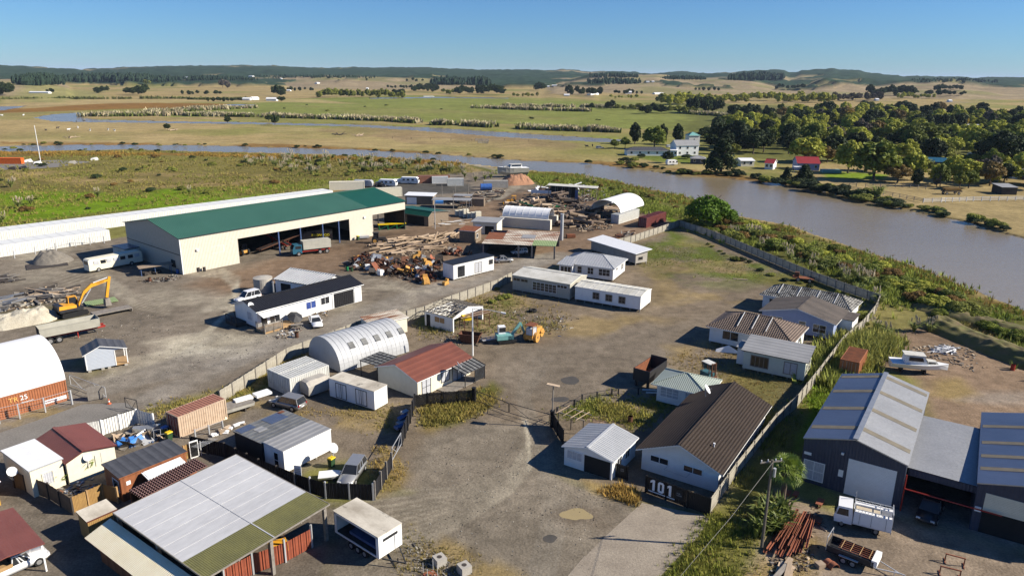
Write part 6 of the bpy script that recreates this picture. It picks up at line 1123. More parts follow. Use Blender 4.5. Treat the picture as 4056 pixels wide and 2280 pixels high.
# machines
def roller():
    A=p('F',225,745); r=T('road_roller','yellow three-wheeled road roller with a cab in the compound','road roller',A,R(62))
    for x,y in ((0,-.85),(0,.85)): m=MB(); m.cyl((x,y-.22,.78),(x,y+.22,.78),.78,n=22); w=m.build('drum_wheel','old_yellow',r); q=MB(); q.cyl((x,y-.24,.78),(x,y+.24,.78),.18,n=10); q.build('hub','wood_dark',w)
    m=MB(); m.cyl((2.7,-.55,.68),(2.7,.55,.68),.68,n=22); m.build('front_drum','old_yellow',r); m=MB(); m.bar((1.9,-.7,1.0),(3.2,-.7,.7),.1,.2); m.bar((1.9,.7,1.0),(3.2,.7,.7),.1,.2); m.bar((2.7,-.7,.68),(2.7,.7,.68),.12); m.build('yoke','old_yellow',r)
    m=MB(); m.hexa([(.5,-.5,.8),(3.0,-.4,1.1),(3.0,.4,1.1),(.5,.5,.8)],[(.5,-.5,1.9),(2.9,-.4,1.7),(2.9,.4,1.7),(.5,.5,1.9)]); m.build('hood','old_yellow',r); m=MB(); m.box(-1.0,.7,-.6,.6,.6,1.25); m.build('frame','old_yellow',r)
    m=MB(); [m.bar((x,y,1.2),(x,y,2.75),.09) for x in (-.9,.55) for y in (-.6,.6)]; m.build('cab_frame','old_yellow',r); m=MB(); m.box(-1.05,.75,-.72,.72,2.75,2.85); m.build('cab_roof','rust_sheet',r); m=MB(); m.box(-.88,.5,-.58,.58,1.25,2.3); m.build('cab_glass','curtain',r)
roller()
def digger():
    A=p('F',10,755); r=T('mini_digger','teal and white digger parked beside the yellow road roller','digger',A,R(15))
    for s in (-.8,.8): m=MB(); m.hexa([(-1.3,s-.2,.1),(1.3,s-.2,.1),(1.3,s+.2,.1),(-1.3,s+.2,.1)],[(-1.5,s-.2,.55),(1.5,s-.2,.55),(1.5,s+.2,.55),(-1.5,s+.2,.55)]); m.build('track','tyre',r)
    m=MB(); m.box(-1.6,.7,-.9,.9,.7,1.4); m.build('engine_cover','teal',r); m=MB(); m.box(.1,1.0,-.9,0,.7,1.3); m.build('side_box','teal_dark',r); m=MB(); m.box(-1.2,-.1,0,.9,1.4,2.6); m.build('cab','white_metal',r); m=MB(); m.box(-1.1,-.08,-.02,.88,1.7,2.45); m.build('cab_glass','glass',r)
    m=MB(); m.bar((.8,.1,1.0),(2.3,.1,3.0),.3,.4); m.build('boom','teal',r); m=MB(); m.bar((2.3,.1,3.0),(3.0,.1,1.2),.25,.3); m.build('stick','teal',r); m=MB(); m.obox((3.0,.1,.8),(.6,.7,.6),(0,.4,0)); m.build('bucket','wood_dark',r)
digger()
def forklift():
    A=p('F',1745,1085); r=T('forklift','rusty forklift with a caged cab beside the boundary houses','forklift',A,R(-60)); m=MB(); m.box(-1.8,-.1,-.55,.55,.35,1.15); m.build('body','teal_dark',r); m=MB(); [m.bar((x,y,1.1),(x,y,2.5),.08) for x in (-1.5,-.2) for y in (-.5,.5)]; m.build('cage_post','rust',r); m=MB(); m.box(-1.65,-.05,-.6,.6,2.5,2.58); m.build('cage_roof','white_rusty',r); m=MB(); m.bar((.15,-.35,.1),(.15,-.35,2.7),.12,.16); m.bar((.15,.35,.1),(.15,.35,2.7),.12,.16); [m.bar((.15,-.35,z),(.15,.35,z),.1) for z in (.4,1.5,2.6)]; m.build('mast','rust',r)
    m=MB(); m.box(.2,.3,-.6,.6,.2,.8); m.build('carriage','rust',r)
    for y in (-.3,.3): m=MB(); m.box(.3,1.5,y-.07,y+.07,.1,.16); m.build('fork','rust',r)
    for x in (-1.4,-.1): wheel(r,x,-.5,.33,.22); wheel(r,x,.5,.33,.22)
forklift()
def bin_deck():
    A=p('F',1075,1120); r=T('tipper_deck','large open black tipper deck with a rust-orange inside','tipper deck',A,R(53)); L,W,z0,z1=5.2,2.4,1.0,2.6   # x away from the road gate
    m=MB(); W2=W; m.box(0,.08,-W,0,z0,z1); m.box(L-.08,L,-W,0,z0,z1+.3); m.box(0,L,-.08,0,z0,z1); m.box(0,L,-W,-W+.08,z0,z1); m.box(0,L,-W,0,z0-.08,z0); m.build('tub','dark_metal',r); m=MB(); m.face([(.1,-.09,z0),(L-.1,-.09,z0),(L-.1,-.09,z1),(.1,-.09,z1)]); m.face([(.1,-.1,z0+.01),(L-.1,-.1,z0+.01),(L-.1,-W+.1,z0+.01),(.1,-W+.1,z0+.01)]); m.build('lining','rust_sheet',r)
    for x in (.4,L-.8): m=MB(); m.box(x-.15,x+.15,-W+.2,-W+.5,0,z0-.08); m.build('leg','dark_metal',r); m=MB(); m.box(x-.15,x+.15,-.5,-.2,0,z0-.08); m.build('leg','dark_metal',r)
bin_deck()
def skip(label,w,x,y,a,L=3.4,W=1.7,H=1.4,mat='rust'):
    r=T('rubbish_skip',label,'skip',tuple(p(w,x,y))[:2],a); m=MB(); b=[(.5,.1,.1),(L-.5,.1,.1),(L-.5,W-.1,.1),(.5,W-.1,.1)]; t=[(0,0,H),(L,0,H),(L,W,H),(0,W,H)]
    m.face(b); [m.face([b[i],b[(i+1)%4],t[(i+1)%4],t[i]]) for i in range(4)]; m.build('tub',mat,r); m=MB(); [m.bar(t[i],t[(i+1)%4],.1) for i in range(4)]; m.build('rim',mat,r); m=MB(); m.box(.5,L-.5,.3,W-.3,.4,.9); m.build('rubble','wood_grey',r)
skip('rusty skip full of scrap beside the white lamp pole','D',1735,760,R(-15))
# drill rig / rack of pipes beside the half-built shed
rg_=T('pipe_rack','rusty rack of long white pipes beside the half-built shed','rack',tuple(p('D',1790,660))[:2],R(35)); m=MB()
for x in (0,2.4,4.8): m.bar((x,0,0),(x,0,2.2),.09); m.bar((x,1.6,0),(x,1.6,2.2),.09); m.bar((x,0,2.1),(x,1.6,2.1),.08); m.bar((x,0,1.2),(x,1.6,1.2),.08); m.bar((x,0,1.2),(x,1.6,2.1),.05)
m.bar((0,0,2.2),(4.8,0,2.2),.07); m.bar((0,1.6,2.2),(4.8,1.6,2.2),.07); m.build('rack_frame','rust',rg_)
for k in range(5): m=MB(); m.cyl((-.6,.15+k*.3,2.25),(5.2,.15+k*.33,2.3),.045,n=6); m.build('pipe','wood_pale' if k in(0,3) else 'rust',rg_)
m=MB(); m.obox((.8,.8,1.9),(1.6,1.0,.5),(.3,.2,.1)); m.build('hopper','bin_yellow',rg_)
q=MB(); q.bar((0,0,.35),(5.2,0,.7),.35,.12); q.bar((0,.9,.35),(5.2,.9,.7),.1,.12); [q.bar((x,0,.4+.06*x),(x,.9,.4+.06*x),.1) for x in np.linspace(0,5,8)]; solo('conveyor','pale conveyor frame leaning between the skip and teal digger','conveyor',q,'galv',tuple(p('D',1940,760))[:2],R(18))
# tip truck and machines in front of the green shed
def tip_truck():
    A=p('J',405,1095); B=p('J',600,1075); a=ang(A,B); r=T('tip_truck','blue-cabbed tip truck parked in front of the green-roofed shed','truck',A,a+R(4)); m=MB(); pr=[(-1.6,.6),(.5,.6),(.5,2.6),(-1.2,2.6),(-1.65,1.6)]; m.hexa([(x,0,z) for x,z in pr],[(x,2.3,z) for x,z in pr]); m.build('cab','truck_blue',r); q=MB(); q.box(-1.0,.3,-.03,.01,1.7,2.35); q.build('side_window','glass',r); q=MB(); q.hexa([(-1.26,.2,2.5),(-1.66,.2,1.65),(-1.66,2.1,1.65),(-1.26,2.1,2.5)],[(-1.22,.2,2.5),(-1.6,.2,1.65),(-1.6,2.1,1.65),(-1.22,2.1,2.5)]); q.build('windscreen','glass',r)
    m=MB(); m.box(.8,7.2,-.05,2.4,1.35,3.2); m.build('tub','grey_body',r); m=MB(); m.box(.5,7.0,.3,2.0,.8,1.1); m.build('chassis','paint_red',r)
    for x in (-.3,4.6,6.2): wheel(r,x,.1,.52,.35); wheel(r,x,2.2,.52,.35)
tip_truck()
fd=T('truck_body','black firewood bin lettered in red and yellow behind the blue-cabbed truck','bin',tuple(p('J',425,1010))[:2],R(12)); m=MB(); m.box(0,7.0,0,2.4,1.2,3.4); m.build('tub','car_dark',fd); text('lettering','FIREWOOD',.8,fd,(2.2,-.03,2.3),(R(90),0,0),'print_yellow'); text('lettering','7874',.6,fd,(4.6,-.03,1.55),(R(90),0,0),'print_white'); [wheel(fd,x,.2,.5,.35) for x in (1.2,5.4)]
def conveyor(label,A,B,zA,zB,mat,w=1.0):
    a=ang(A,B); L=(B-A).length; r=T('belt_conveyor',label,'conveyor',A,a); m=MB(); [m.bar((0,y,zA),(L,y,zB),.12,.3) for y in (0,w)]; [m.bar((L*k/9,0,zA+(zB-zA)*k/9),(L*k/9,w,zA+(zB-zA)*k/9),.08) for k in range(10)]; m.build('truss',mat,r); m=MB(); m.bar((0,w/2,zA+.1),(L,w/2,zB+.1),w*.8,.04); m.build('belt','tyre',r); m=MB(); m.bar((L*.5,.1,0),(L*.6,.1,(zA+zB)/2),.1); m.bar((L*.5,w-.1,0),(L*.6,w-.1,(zA+zB)/2),.1); m.build('prop',mat,r); wheel(r,L*.5,-.2,.42,.25); wheel(r,L*.5,w+.2,.42,.25)
conveyor('rusty belt conveyor rising towards the blue-cabbed truck',p('J',60,1080),p('J',480,1000),.9,3.4,'rust',1.2); conveyor('red and yellow conveyor inside the open bay of the green-roofed shed',p('J',330,1040),p('J',120,1000),1.2,3.6,'paint_red',1.4)
def tractor(label,w,x,y,a,col,cab=True,name='tractor'):
    r=T(name,label,'tractor',tuple(p(w,x,y))[:2],a); m=MB(); m.box(.3,2.2,-.4,.4,.7,1.5); m.build('bonnet',col,r); m=MB(); m.box(-.9,.4,-.6,.6,.6,1.2); m.build('rear_body',col,r); m=MB(); [m.bar((x_,y_,1.2),(x_,y_,2.6),.09) for x_ in (-.8,.4) for y_ in (-.55,.55)]; m.box(-.95,.55,-.7,.7,2.6,2.7); m.build('cab_frame',col if not cab else 'dark_metal',r)
    if cab: m=MB(); m.box(-.78,.38,-.53,.53,1.2,2.55); m.build('cab_glass','glass',r)
    for x_,y_,q in ((-.5,-.85,.75),(-.5,.85,.75),(1.7,-.7,.45),(1.7,.7,.45)): wheel(r,x_,y_,q,.4,rim='old_yellow')
    m=MB(); m.bar((1.0,-.5,1.2),(2.9,-.5,.6),.12); m.bar((1.0,.5,1.2),(2.9,.5,.6),.12); m.obox((3.1,0,.5),(.6,1.8,.6),(0,.3,0)); m.build('loader_bucket',col,r)
tractor('yellow loader tractor at the left bay of the green-roofed shed','I',1900,1145,R(200),'cat_yellow'); tractor('dark yellow tractor deeper in the left bay of the shed','I',2050,1085,R(150),'old_yellow'); tractor('dark tractor with a yellow cab roof by the log pile','J',1050,985,R(10),'wood_dark'); 
q=MB(); q.box(0,2.4,0,1.2,.3,.8); solo('small_trailer','pale little trailer parked by the cream shed panel','trailer',q,'galv',tuple(p('J',905,955))[:2],R(20)); 
grn=T('timber_bench','long yellow-green sawing bench at the end bay of the green-roofed shed','bench',tuple(p('J',1062,880))[:2],R(20)); m=MB(); m.box(0,7.5,0,1.3,1.4,1.6); m.build('bed','bin_yellow',grn); [MB().bar((x,y,0),(x,y,1.4),.14).build('leg','paint_green',grn) for x in (.3,2.6,5,7.2) for y in (.1,1.2)]; m=MB(); [m.bar((x,0,.2),(x+2.2,0,1.3),.08) for x in (.3,2.6,5)]; m.build('brace','paint_green',grn)
tractor('orange loader beside the burnt log piles','K',70,655,R(190),'cat_yellow',False); 
gm_=T('saw_rig','bright green portable saw rig among the logs','sawmill',tuple(p('K',330,735))[:2],R(5)); m=MB(); m.box(0,7.5,0,1.3,.6,.9); m.build('bed','paint_green',gm_); m=MB(); m.box(2.6,6.6,.1,1.2,.9,2.2); m.build('housing','paint_green',gm_); m=MB(); m.box(3.2,5.8,.05,.1,1.1,1.9); m.build('panel','rust',gm_); m=MB(); m.bar((0,.6,.8),(-7.5,2.0,3.4),.2,.3); m.build('boom','paint_green',gm_); wheel(gm_,2,.1,.45,.3); wheel(gm_,5.4,.1,.45,.3)
for k,(w,x,y,m_,s) in enumerate((('D',1500,270,'old_yellow','yellow dumped machine body beside the white cabin'),('D',1620,280,'old_yellow','yellow engine cover against the end of the white cabin'),('D',1490,120,'old_yellow','yellow cab shell on top of the scrap heap'),('D',1350,85,'old_yellow','yellow grab lying in the middle of the scrap heap'))):
    q=MB(); q.hexa([(0,0,.2),(2.4,0,.2),(2.4,1.4,.2),(0,1.4,.2)],[(.3,.1,1.0),(1.8,.1,1.5),(1.8,1.3,1.5),(.3,1.3,1.0)]); q.box(1.6,2.3,.2,1.2,1.2,1.9); q.bar((.1,.1,.0),(2.3,.1,.3),.15); q.bar((.1,1.3,.0),(2.3,1.3,.3),.15); o=solo('machine_shell',s,'scrap machine',q,m_,tuple(p(w,x,y))[:2]+((0.6 if k>1 else 0),),rnd.uniform(0,6)); o.scale=(.9 if k!=1 else .6,)*3
# bus-end shelter table, fuel drums, etc
tb=T('work_table','flat pale sheet shelter over junk by the green-roofed shed','shelter',tuple(p('I',1180,1270))[:2],R(35)); m=MB(); m.obox((3.2,1.2,1.75),(6.4,2.6,.06),(0,R(-1),0)); m.build('top','wood_pale',tb); [MB().bar((x,y,0),(x,y,1.7),.1).build('leg','blue_steel',tb) for x in (.4,3,6) for y in (.3,2.2)]; m=MB(); [m.obox((rnd.uniform(.5,6),rnd.uniform(.3,2),rnd.uniform(.2,.7)),(rnd.uniform(.4,1.2),.5,.5),(0,0,rnd.uniform(0,3))) for k in range(9)]; o=m.build('junk','wood_dark',tb); o['kind']='stuff'
def drum(label,w,x,y,mat='rust',z=0): q=MB(); q.cyl((0,0,0),(0,0,.88),.29,n=14); [q.cyl((0,0,k),(0,0,k+.04),.305,n=14) for k in (0,.28,.57,.84)]; solo('oil_drum',label,'drum',q,mat,tuple(p(w,x,y))[:2]+(z,))
drum('rusty drum standing by the steps of the bungalow deck','D',375,715); drum('rusty drum by the sheet shelter','I',1265,1310); drum('dark drum against the cream shed panel','I',1675,1225,'wood_dark'); drum('short dark drum farther along the cream shed panel','I',1725,1222,'wood_dark'); drum('blue drum at the corner of the green-roofed shed','I',1500,1238,'paint_blue'); drum('green drum at the left end of the scrap heap','D',800,150,'paint_green'); drum('dark green drum beside the scrap heap','D',838,158,'bin_green'); drum('red bin on the dirt beyond the white cabin cruiser','H',2030,990,'paint_red'); drum('rusty stump drum in the courtyard grass','F',1055,1435)
for k,(x,y) in enumerate(((955,150),(1080,200))): q=MB(); q.box(0,1.0,0,1.0,.12,1.1); q.box(.3,.7,.3,.7,1.1,1.2); solo('plastic_tank',['white cube tank in front of the scrap heap','white crate at the near edge of the scrap heap'][k],'tank',q,'white_plain',tuple(p('D',x,y))[:2],R(20+30*k))
# wheelie bins, ladder, table, clothesline
def wbin(label,w,x,y,lid='bin_yellow',body='bin_green'):
    r=T('wheelie_bin',label,'bin',tuple(p(w,x,y))[:2],R(-30)); m=MB(); m.hexa([(0,0,.06),(.46,0,.06),(.46,.5,.06),(0,.5,.06)],[(-.05,-.06,1.0),(.52,-.06,1.0),(.52,.62,1.0),(-.05,.62,1.0)]); m.build('tub',body,r); m=MB(); m.hexa([(-.07,-.08,1.0),(.54,-.08,1.0),(.54,.64,1.0),(-.07,.64,1.0)],[(-.03,0,1.1),(.5,0,1.1),(.5,.62,1.1),(-.03,.62,1.1)]); m.build('lid',lid,r); [wheel(r,.23+s*.22,.55,.1,.05).__setitem__('part',1) if False else None for s in (-1,1)]
wbin('green wheelie bin with a yellow lid beside the pink and tan container','A',1400,310); wbin('blue-lidded bin behind the yellow-lidded one','A',1365,265,'paint_blue'); wbin('green wheelie bin with a yellow lid beside the portable cabin','C',640,530); wbin('yellow-lidded bin at the cream panel of the green-roofed shed','J',878,960)
ld=T('stepladder','white stepladder leaning on the pink and tan container','ladder',tuple(p('A',1490,262))[:2],R(55)); m=MB(); m.bar((0,0,0),(.1,.55,2.2),.05); m.bar((.5,0,0),(.4,.55,2.2),.05); m.build('rail','white_metal',ld); [MB().bar((.02,.05+.09*k,.3+.33*k),(.48,.05+.09*k,.3+.33*k),.1,.04).build('rung','white_metal',ld) for k in range(6)]
q=MB(); q.bar((0,0,0),(0,0,1.5),.05); q.bar((2.4,0,0),(2.4,0,1.5),.05); q.bar((0,0,1.5),(2.4,0,1.5),.05); q.bar((1.2,0,0),(1.2,0,1.5),.05); q.bar((0,0,.8),(2.4,0,.8),.04); solo('steel_frame','rusty frame leaning on the pink and tan container','frame',q,'rust',tuple(p('A',1560,225))[:2],R(56)); q=MB(); q.obox((.6,.3,.5),(1.3,.06,1.2),(R(-30),0,0)); solo('foam_sheet','yellowed board leaning at the end of the pink and tan container','board',q,'cream_sheet',tuple(p('A',1830,148))[:2],R(40))
pt=T('picnic_table','timber picnic table in front of the bungalow deck','table',tuple(p('D',330,660))[:2],R(20)); m=MB(); m.box(0,1.9,.5,1.2,.72,.77); m.build('top','wood_grey',pt); [MB().box(0,1.9,y,y+.25,.42,.46).build('seat','wood_grey',pt) for y in (0,1.5)]; [MB().bar((x,.1,0),(x,.9,.72),.08).build('leg','wood_grey',pt) for x in (.3,1.6)]; [MB().bar((x,1.65,0),(x,.85,.72),.08).build('leg','wood_grey',pt) for x in (.3,1.6)]
ps=T('patio_umbrella','fallen black and green patio umbrella by the bungalow wall','umbrella',tuple(p('D',345,590))[:2],R(10)); n=8; m=MB(); rings=[[(1.3*math.cos(6.283*i/n)*k,1.3*math.sin(6.283*i/n)*k,1.9-.55*k) for i in range(n)] for k in (.02,.5,1)]; m.loft(rings,0,False); o=m.build('canopy','dark_metal',ps); o.rotation_euler=(R(25),R(20),0); m=MB(); m.bar((0,0,0),(.1,0,2.0),.05); m.build('pole','galv',ps)
cl=T('clothesline','folding clothesline beside the dark timber fence','clothesline',tuple(p('A',1700,430))[:2],R(-30)); m=MB(); m.bar((0,0,0),(0,0,1.7),.06); m.bar((0,0,1.6),(1.6,0,1.9),.04); m.build('frame','white_metal',cl); [MB().bar((.2+.25*k,-1.2,1.65+.04*k),(.2+.25*k,1.2,1.65+.04*k),.02).build('line','galv',cl) for k in range(6)]
q=MB(); q.box(0,.9,0,.05,0,2.0); q.box(.08,.82,-.02,.0,.15,1.85,1); o=solo('old_door','white framed door leaning behind the brown cabin','door',q,['white_trim','dark_inside'],tuple(p('A',1610,460))[:2],R(40)); 
q=MB(); q.box(0,.75,0,.04,0,1.1); q.bar((.37,.02,0),(.37,.02,-.0),.05); sg=solo('sign_board','small white notice on the corner post of the black gate','sign',q,'print_white',tuple(p('C',365,712))[:2]+(1.55,),R(-10)); 
for k in range(3): m=MB(); m.box(.1,.65,-.012,-.004,.3+.2*k,.38+.2*k); m.build('printing','print_grey',sg)
# concrete blocks, hanging bucket, saw-horses, cones
for k,(w,x,y,s) in enumerate((('C',1560,1390,'square concrete block beside the box trailer drawbar'),('C',1770,1460,'square concrete block at the bottom edge'))): q=MB(); q.box(0,.95,0,.95,0,.75); q.cyl((.47,.47,.75),(.47,.47,.76),.22,n=12,m=1); solo('concrete_block',s,'block',q,['concrete','wood_dark'],tuple(p(w,x,y))[:2],R(35))
st=T('post_stand','galvanised post stand in front of the concrete blocks','stand',tuple(p('C',1500,1440))[:2],R(30)); m=MB(); m.box(-.5,.5,-.5,.5,0,.05); m.build('plate','rust_beam',st); [MB().bar((x,y,0),(x,y,1.1),.04).build('post','galv',st) for x in (-.45,.45) for y in (-.45,.45)]
bk=T('hanging_grab','yellow grab bucket hanging under the pole shed roof','grab',tuple(p('C',150,1260,1.2))[:2]+(1.0,),R(30)); m=MB(); m.box(0,1.5,0,.9,0,.75); m.build('bucket','cat_yellow',bk); [MB().box(.2+.42*k,.4+.42*k,-.03,.0,.15,.6).build('slot','dark_inside',bk) for k in range(3)]; m=MB(); m.bar((.2,.4,.75),(.2,.4,2.2),.04); m.bar((1.3,.4,.75),(1.3,.4,2.2),.04); m.build('chain','rust',bk)
for k,(x,y,x2,y2) in enumerate(((1455,1320,1625,1365),(1410,1425,1590,1470))):
    A=p('G',x,y); B=p('G',x2,y2); a=ang(A,B); L_=(B-A).length; r=T('trestle',['low rusty steel trestle nearer the slate-blue sheds','low rusty steel trestle at the bottom edge'][k],'trestle',A,a); m=MB(); m.bar((0,0,.75),(L_,0,.75),.09); m.build('top_bar','rust_beam',r); [MB().bar((x_,0,0),(x_,0,.75),.08).build('leg','rust_beam',r) for x_ in (.05,L_-.05)]; [MB().bar((x_,-.45,.04),(x_,.45,.04),.08).build('foot','rust_beam',r) for x_ in (.05,L_-.05)]
def cone(label,w,x,y): 
    q=MB(); q.box(-.2,.2,-.2,.2,0,.04); q.cyl((0,0,.04),(0,0,.3),.15,.1,n=10); q.cyl((0,0,.3),(0,0,.46),.1,.07,n=10,m=1); q.cyl((0,0,.46),(0,0,.72),.07,.03,n=10); solo('traffic_cone',label,'cone',q,['cone_orange','print_white'],tuple(p(w,x,y))[:2])
cone('orange traffic cone at the end of the galvanised gate','B',922,1275); cone('orange traffic cone behind the galvanised gate','B',875,1220)
# flat sheets, mats, puddles, pads
q=MB(); q.box(0,7.5,0,5.0,0,.12); solo('rubber_mat','flat black mat on the gravel beside the heap of spoil','mat',q,'wood_dark',tuple(p('I',225,1215))[:2],R(35)); q=MB(); q.box(0,5,0,3,.15,.25); solo('green_sheet','flat green sheet behind the arm of the yellow excavator','sheet',q,'moss_sheet',tuple(p('B',735,460))[:2],R(40)); 
q=MB(); q.box(0,6.0,0,2.2,.55,.7); q.box(0,.1,0,2.2,.1,.55); q.box(5.9,6,0,2.2,.1,.55); solo('flat_deck','low timber deck with a blue frame under the excavator arm','deck',q,['wood_grey'],tuple(p('B',800,560))[:2],R(45))
def blob(P,n=26,amp=.2,seed=0):
    c=Vector((sum(q[0] for q in P)/len(P),sum(q[1] for q in P)/len(P),0)); rx=max(abs(q[0]-c.x) for q in P); ry=max(abs(q[1]-c.y) for q in P); R_=random.Random(seed); ph=[R_.uniform(0,6.28) for k in range(4)]
    return [(c.x+rx*math.cos(t)*(1+amp*sum(math.sin((k+2)*t+ph[k])/(k+1.5) for k in range(4))),c.y+ry*math.sin(t)*(1+amp*sum(math.sin((k+2)*t+ph[k])/(k+1.5) for k in range(4)))) for t in [6.2832*i/n for i in range(n)]]
sheet('concrete_driveway',[p('E',1155,830),p('E',1730,945),p('E',1640,1100),p('E',1300,1460),p('E',1200,1700),p('E',300,1700),p('E',540,1440),p('E',690,1270),p('E',850,1110)],.006,'concrete_pad')
sheet('concrete_slab',[p('E',500,1480),p('E',670,1278),p('E',935,1330),p('E',850,1600),p('E',350,1650)],.011,'concrete_pad')
sheet('puddle',blob([p('E',495,960),p('E',690,880),p('E',620,985),p('E',600,885)],30,.28,3),.008,'mud_water'); 
for k,P in enumerate(([p('F',480,1072),p('F',635,1085),p('F',550,1105),p('F',540,1045)],[p('F',395,1235),p('F',540,1240),p('F',470,1258),p('F',460,1212)],[p('E',320,1130),p('E',440,1130),p('E',380,1165),p('E',380,1100)])): sheet('wet_patch',blob(P,24,.12,k),.006,'wet_mark')
sheet('asphalt_lane',[p('A',-200,330),p('A',0,240),p('A',330,130),p('A',700,0),p('B',1060,1265),p('B',1180,1330),p('A',1160,30),p('A',870,255),p('A',700,190),p('A',380,300),p('A',0,400),p('A',-200,470)],.006,'asphalt')
ut=car('white flat-deck pickup under the maroon carport',tuple(p('A',130,1400))[:2],R(52),'car_white',4.9,1.8,1.7,'ute'); m=MB(); m.box(-2.5,-.3,-.9,.9,.95,1.0); [m.box(-2.5,-.3,y-.03,y+.03,1.0,1.3) for y in (-.9,.9)]; m.box(-2.55,-2.5,-.9,.9,.95,1.3); m.build('deck','wood_new',ut)
# ---------------------------------------------------------------- heaps of logs, timber and scrap (each piece its own object)
def omat(o,k):
    if not o.material_slots: return
    o.material_slots[0].link='OBJECT'; o.material_slots[0].material=M(k)
def logmesh(seed,bend=.04,n=9):
    R_=random.Random(seed); m=MB(); rings=[]
    for i in range(7):
        t=i/6; cx,cz=bend*math.sin(t*3+seed),bend*math.cos(t*2.3+seed); r_=.5*(1-.22*t)*R_.uniform(.93,1.06); rings.append([(t-.5,cx+r_*math.cos(6.283*k/n),cz+r_*math.sin(6.283*k/n)) for k in range(n)])
    m.loft(rings); return m.mesh('log','log')
LOGS=[logmesh(s) for s in range(4)]
PLK=MB().box(-.5,.5,-.5,.5,-.5,.5).mesh('plank','wood_grey')
def heap(name,label,cat,group,poly,n,ln,rad,mats,layers=2,dirs=(0.6,),jit=.25,meshes=None,flat=1.0,lift=.9,edge=None):
    P=np.array([tuple(q)[:2] for q in poly]); pts=scatter(P,n); c=pts.mean(0); mx=np.abs(edist(P,pts[:,0],pts[:,1])).max()
    for i,(x,y) in enumerate(pts):
        e=float(edist(P,np.array([x]),np.array([y]))[0])/max(mx,.1); L_=rnd.uniform(*ln); r_=rnd.uniform(*rad); z=r_*flat*.5+rnd.random()*layers*lift*min(1,e*1.3)*rad[1]
        me=(meshes or LOGS)[i%len(meshes or LOGS)]; o=ob(name,me,None,(x,y,z),rnd.choice(dirs)+rnd.gauss(0,jit)); o.rotation_euler.y=rnd.gauss(0,.06 if layers<2 else .12); o.rotation_euler.x=rnd.uniform(0,.4); o.scale=(L_,r_,r_*flat); tag(o,label,cat,group); omat(o,rnd.choice(mats))
heap('log','pale debarked log in the heap between the green-roofed shed and scrap','log','logs heaped between the green-roofed shed and scrap',[p('J',1000,1000),p('J',1150,960),p('J',1450,930),p('J',1720,900),p('J',1690,980),p('J',1560,1040),p('J',1200,1085),p('J',1050,1070)],90,(3.5,8),(.3,.58),['log','log','wood_pale','log_dark'],3,(.75,.9,.55),.22)
heap('log','log in the jumbled heap around the green saw rig','log','logs jumbled around the green saw rig',[p('K',0,690),p('K',120,640),p('K',280,650),p('K',500,720),p('K',640,730),p('K',780,690),p('K',900,760),p('K',880,850),p('K',680,870),p('K',450,820),p('K',250,760),p('K',30,745)],125,(2,6),(.5,1.2),['log','log','log_dark','wood_pale'],3,(0.1,.5,2.6,1.5),.5)
heap('charred_log','charred log in the black heap behind the green saw rig','log','charred logs behind the green saw rig',[p('K',250,650),p('K',480,620),p('K',640,680),p('K',720,740),p('K',620,800),p('K',500,860),p('K',380,830),p('K',560,720),p('K',330,690)],105,(2,5.5),(.4,1.1),['log_dark','wood_dark','log_dark'],4,(0.3,1.2,2.4),.6)
heap('sawn_board','sawn board in the flat stacks beside the plain arched canopy','board','sawn boards beside the plain arched canopy',[p('K',690,660),p('K',790,640),p('K',1010,720),p('K',950,800),p('K',830,830),p('K',760,740)],34,(3,7),(.25,.5),['wood_pale','log','wood_grey'],2,(.35,.5),.2,[PLK],.35)
heap('split_branch','split grey branch in the loose pile in front of the charred logs','branch','split branches in front of the charred logs',[p('K',600,860),p('K',740,840),p('K',780,870),p('K',680,890)],16,(1.5,4),(.12,.25),['wood_grey','wood_pale'],2,(.2,.8,2.4),.6)
heap('old_timber','weathered timber in the stack behind the yellow excavator','timber','weathered timbers behind the yellow excavator',[p('B',130,360),p('B',400,310),p('B',610,310),p('B',600,370),p('B',430,400),p('B',250,430)],70,(3,8),(.2,.4),['wood_grey','wood_dark','wood_pale','wood_grey'],3,(.2,.5,-.2),.35,[PLK],.6)
heap('old_timber','grey timber in the stack at the left edge of the yard','timber','grey timbers at the left edge of the yard',[p('B',-60,420),p('B',100,385),p('B',150,440),p('B',120,480),p('B',0,500),p('B',-60,500)],42,(3,7),(.2,.4),['wood_grey','wood_grey','steel'],3,(.4,.55),.2,[PLK],.5)
heap('old_timber','dark timber in the small pile near the black mat','timber','dark timbers near the black mat',[p('B',-40,190),p('B',60,200),p('B',100,240),p('B',300,235),p('B',0,250)],16,(2,5),(.15,.35),['wood_dark','wood_grey'],2,(.2,.6),.3,[PLK],.6)
heap('plank','plank in the long stack beside the green-roofed timber shed','plank','planks beside the green-roofed timber shed',[p('J',1560,850),p('J',1600,820),p('J',1830,780),p('J',1840,805),p('J',1680,840)],28,(3,7),(.15,.3),['wood_pale','wood_grey','white_metal'],2,(.35,),.12,[PLK],.5)
heap('plank','plank in the rubble beside the caravan yard','plank','planks in the rubble beside the caravan yard',[p('J',1600,630),p('J',1720,590),p('J',1990,575),p('J',2120,540),p('J',2128,560),p('J',1980,620),p('J',1830,670),p('J',1640,650)],62,(2,7),(.2,.5),['wood_pale','wood_grey','wood_dark','rust'],2,(.2,.5,-.1),.4,[PLK],.6)
heap('wreckage_board','broken dark board in the ruin behind the log heaps','board','broken boards round the ruin behind the log heaps',[p('K',180,560),p('K',350,560),p('K',500,600),p('K',680,600),p('K',770,560),p('K',860,590),p('K',800,520),p('K',640,520),p('K',300,520)],110,(1.5,5),(.25,.9),['wood_dark','wood_grey','white_metal','rust','wood_dark'],3,(.2,1.0,2.0),.8,[PLK],.3)
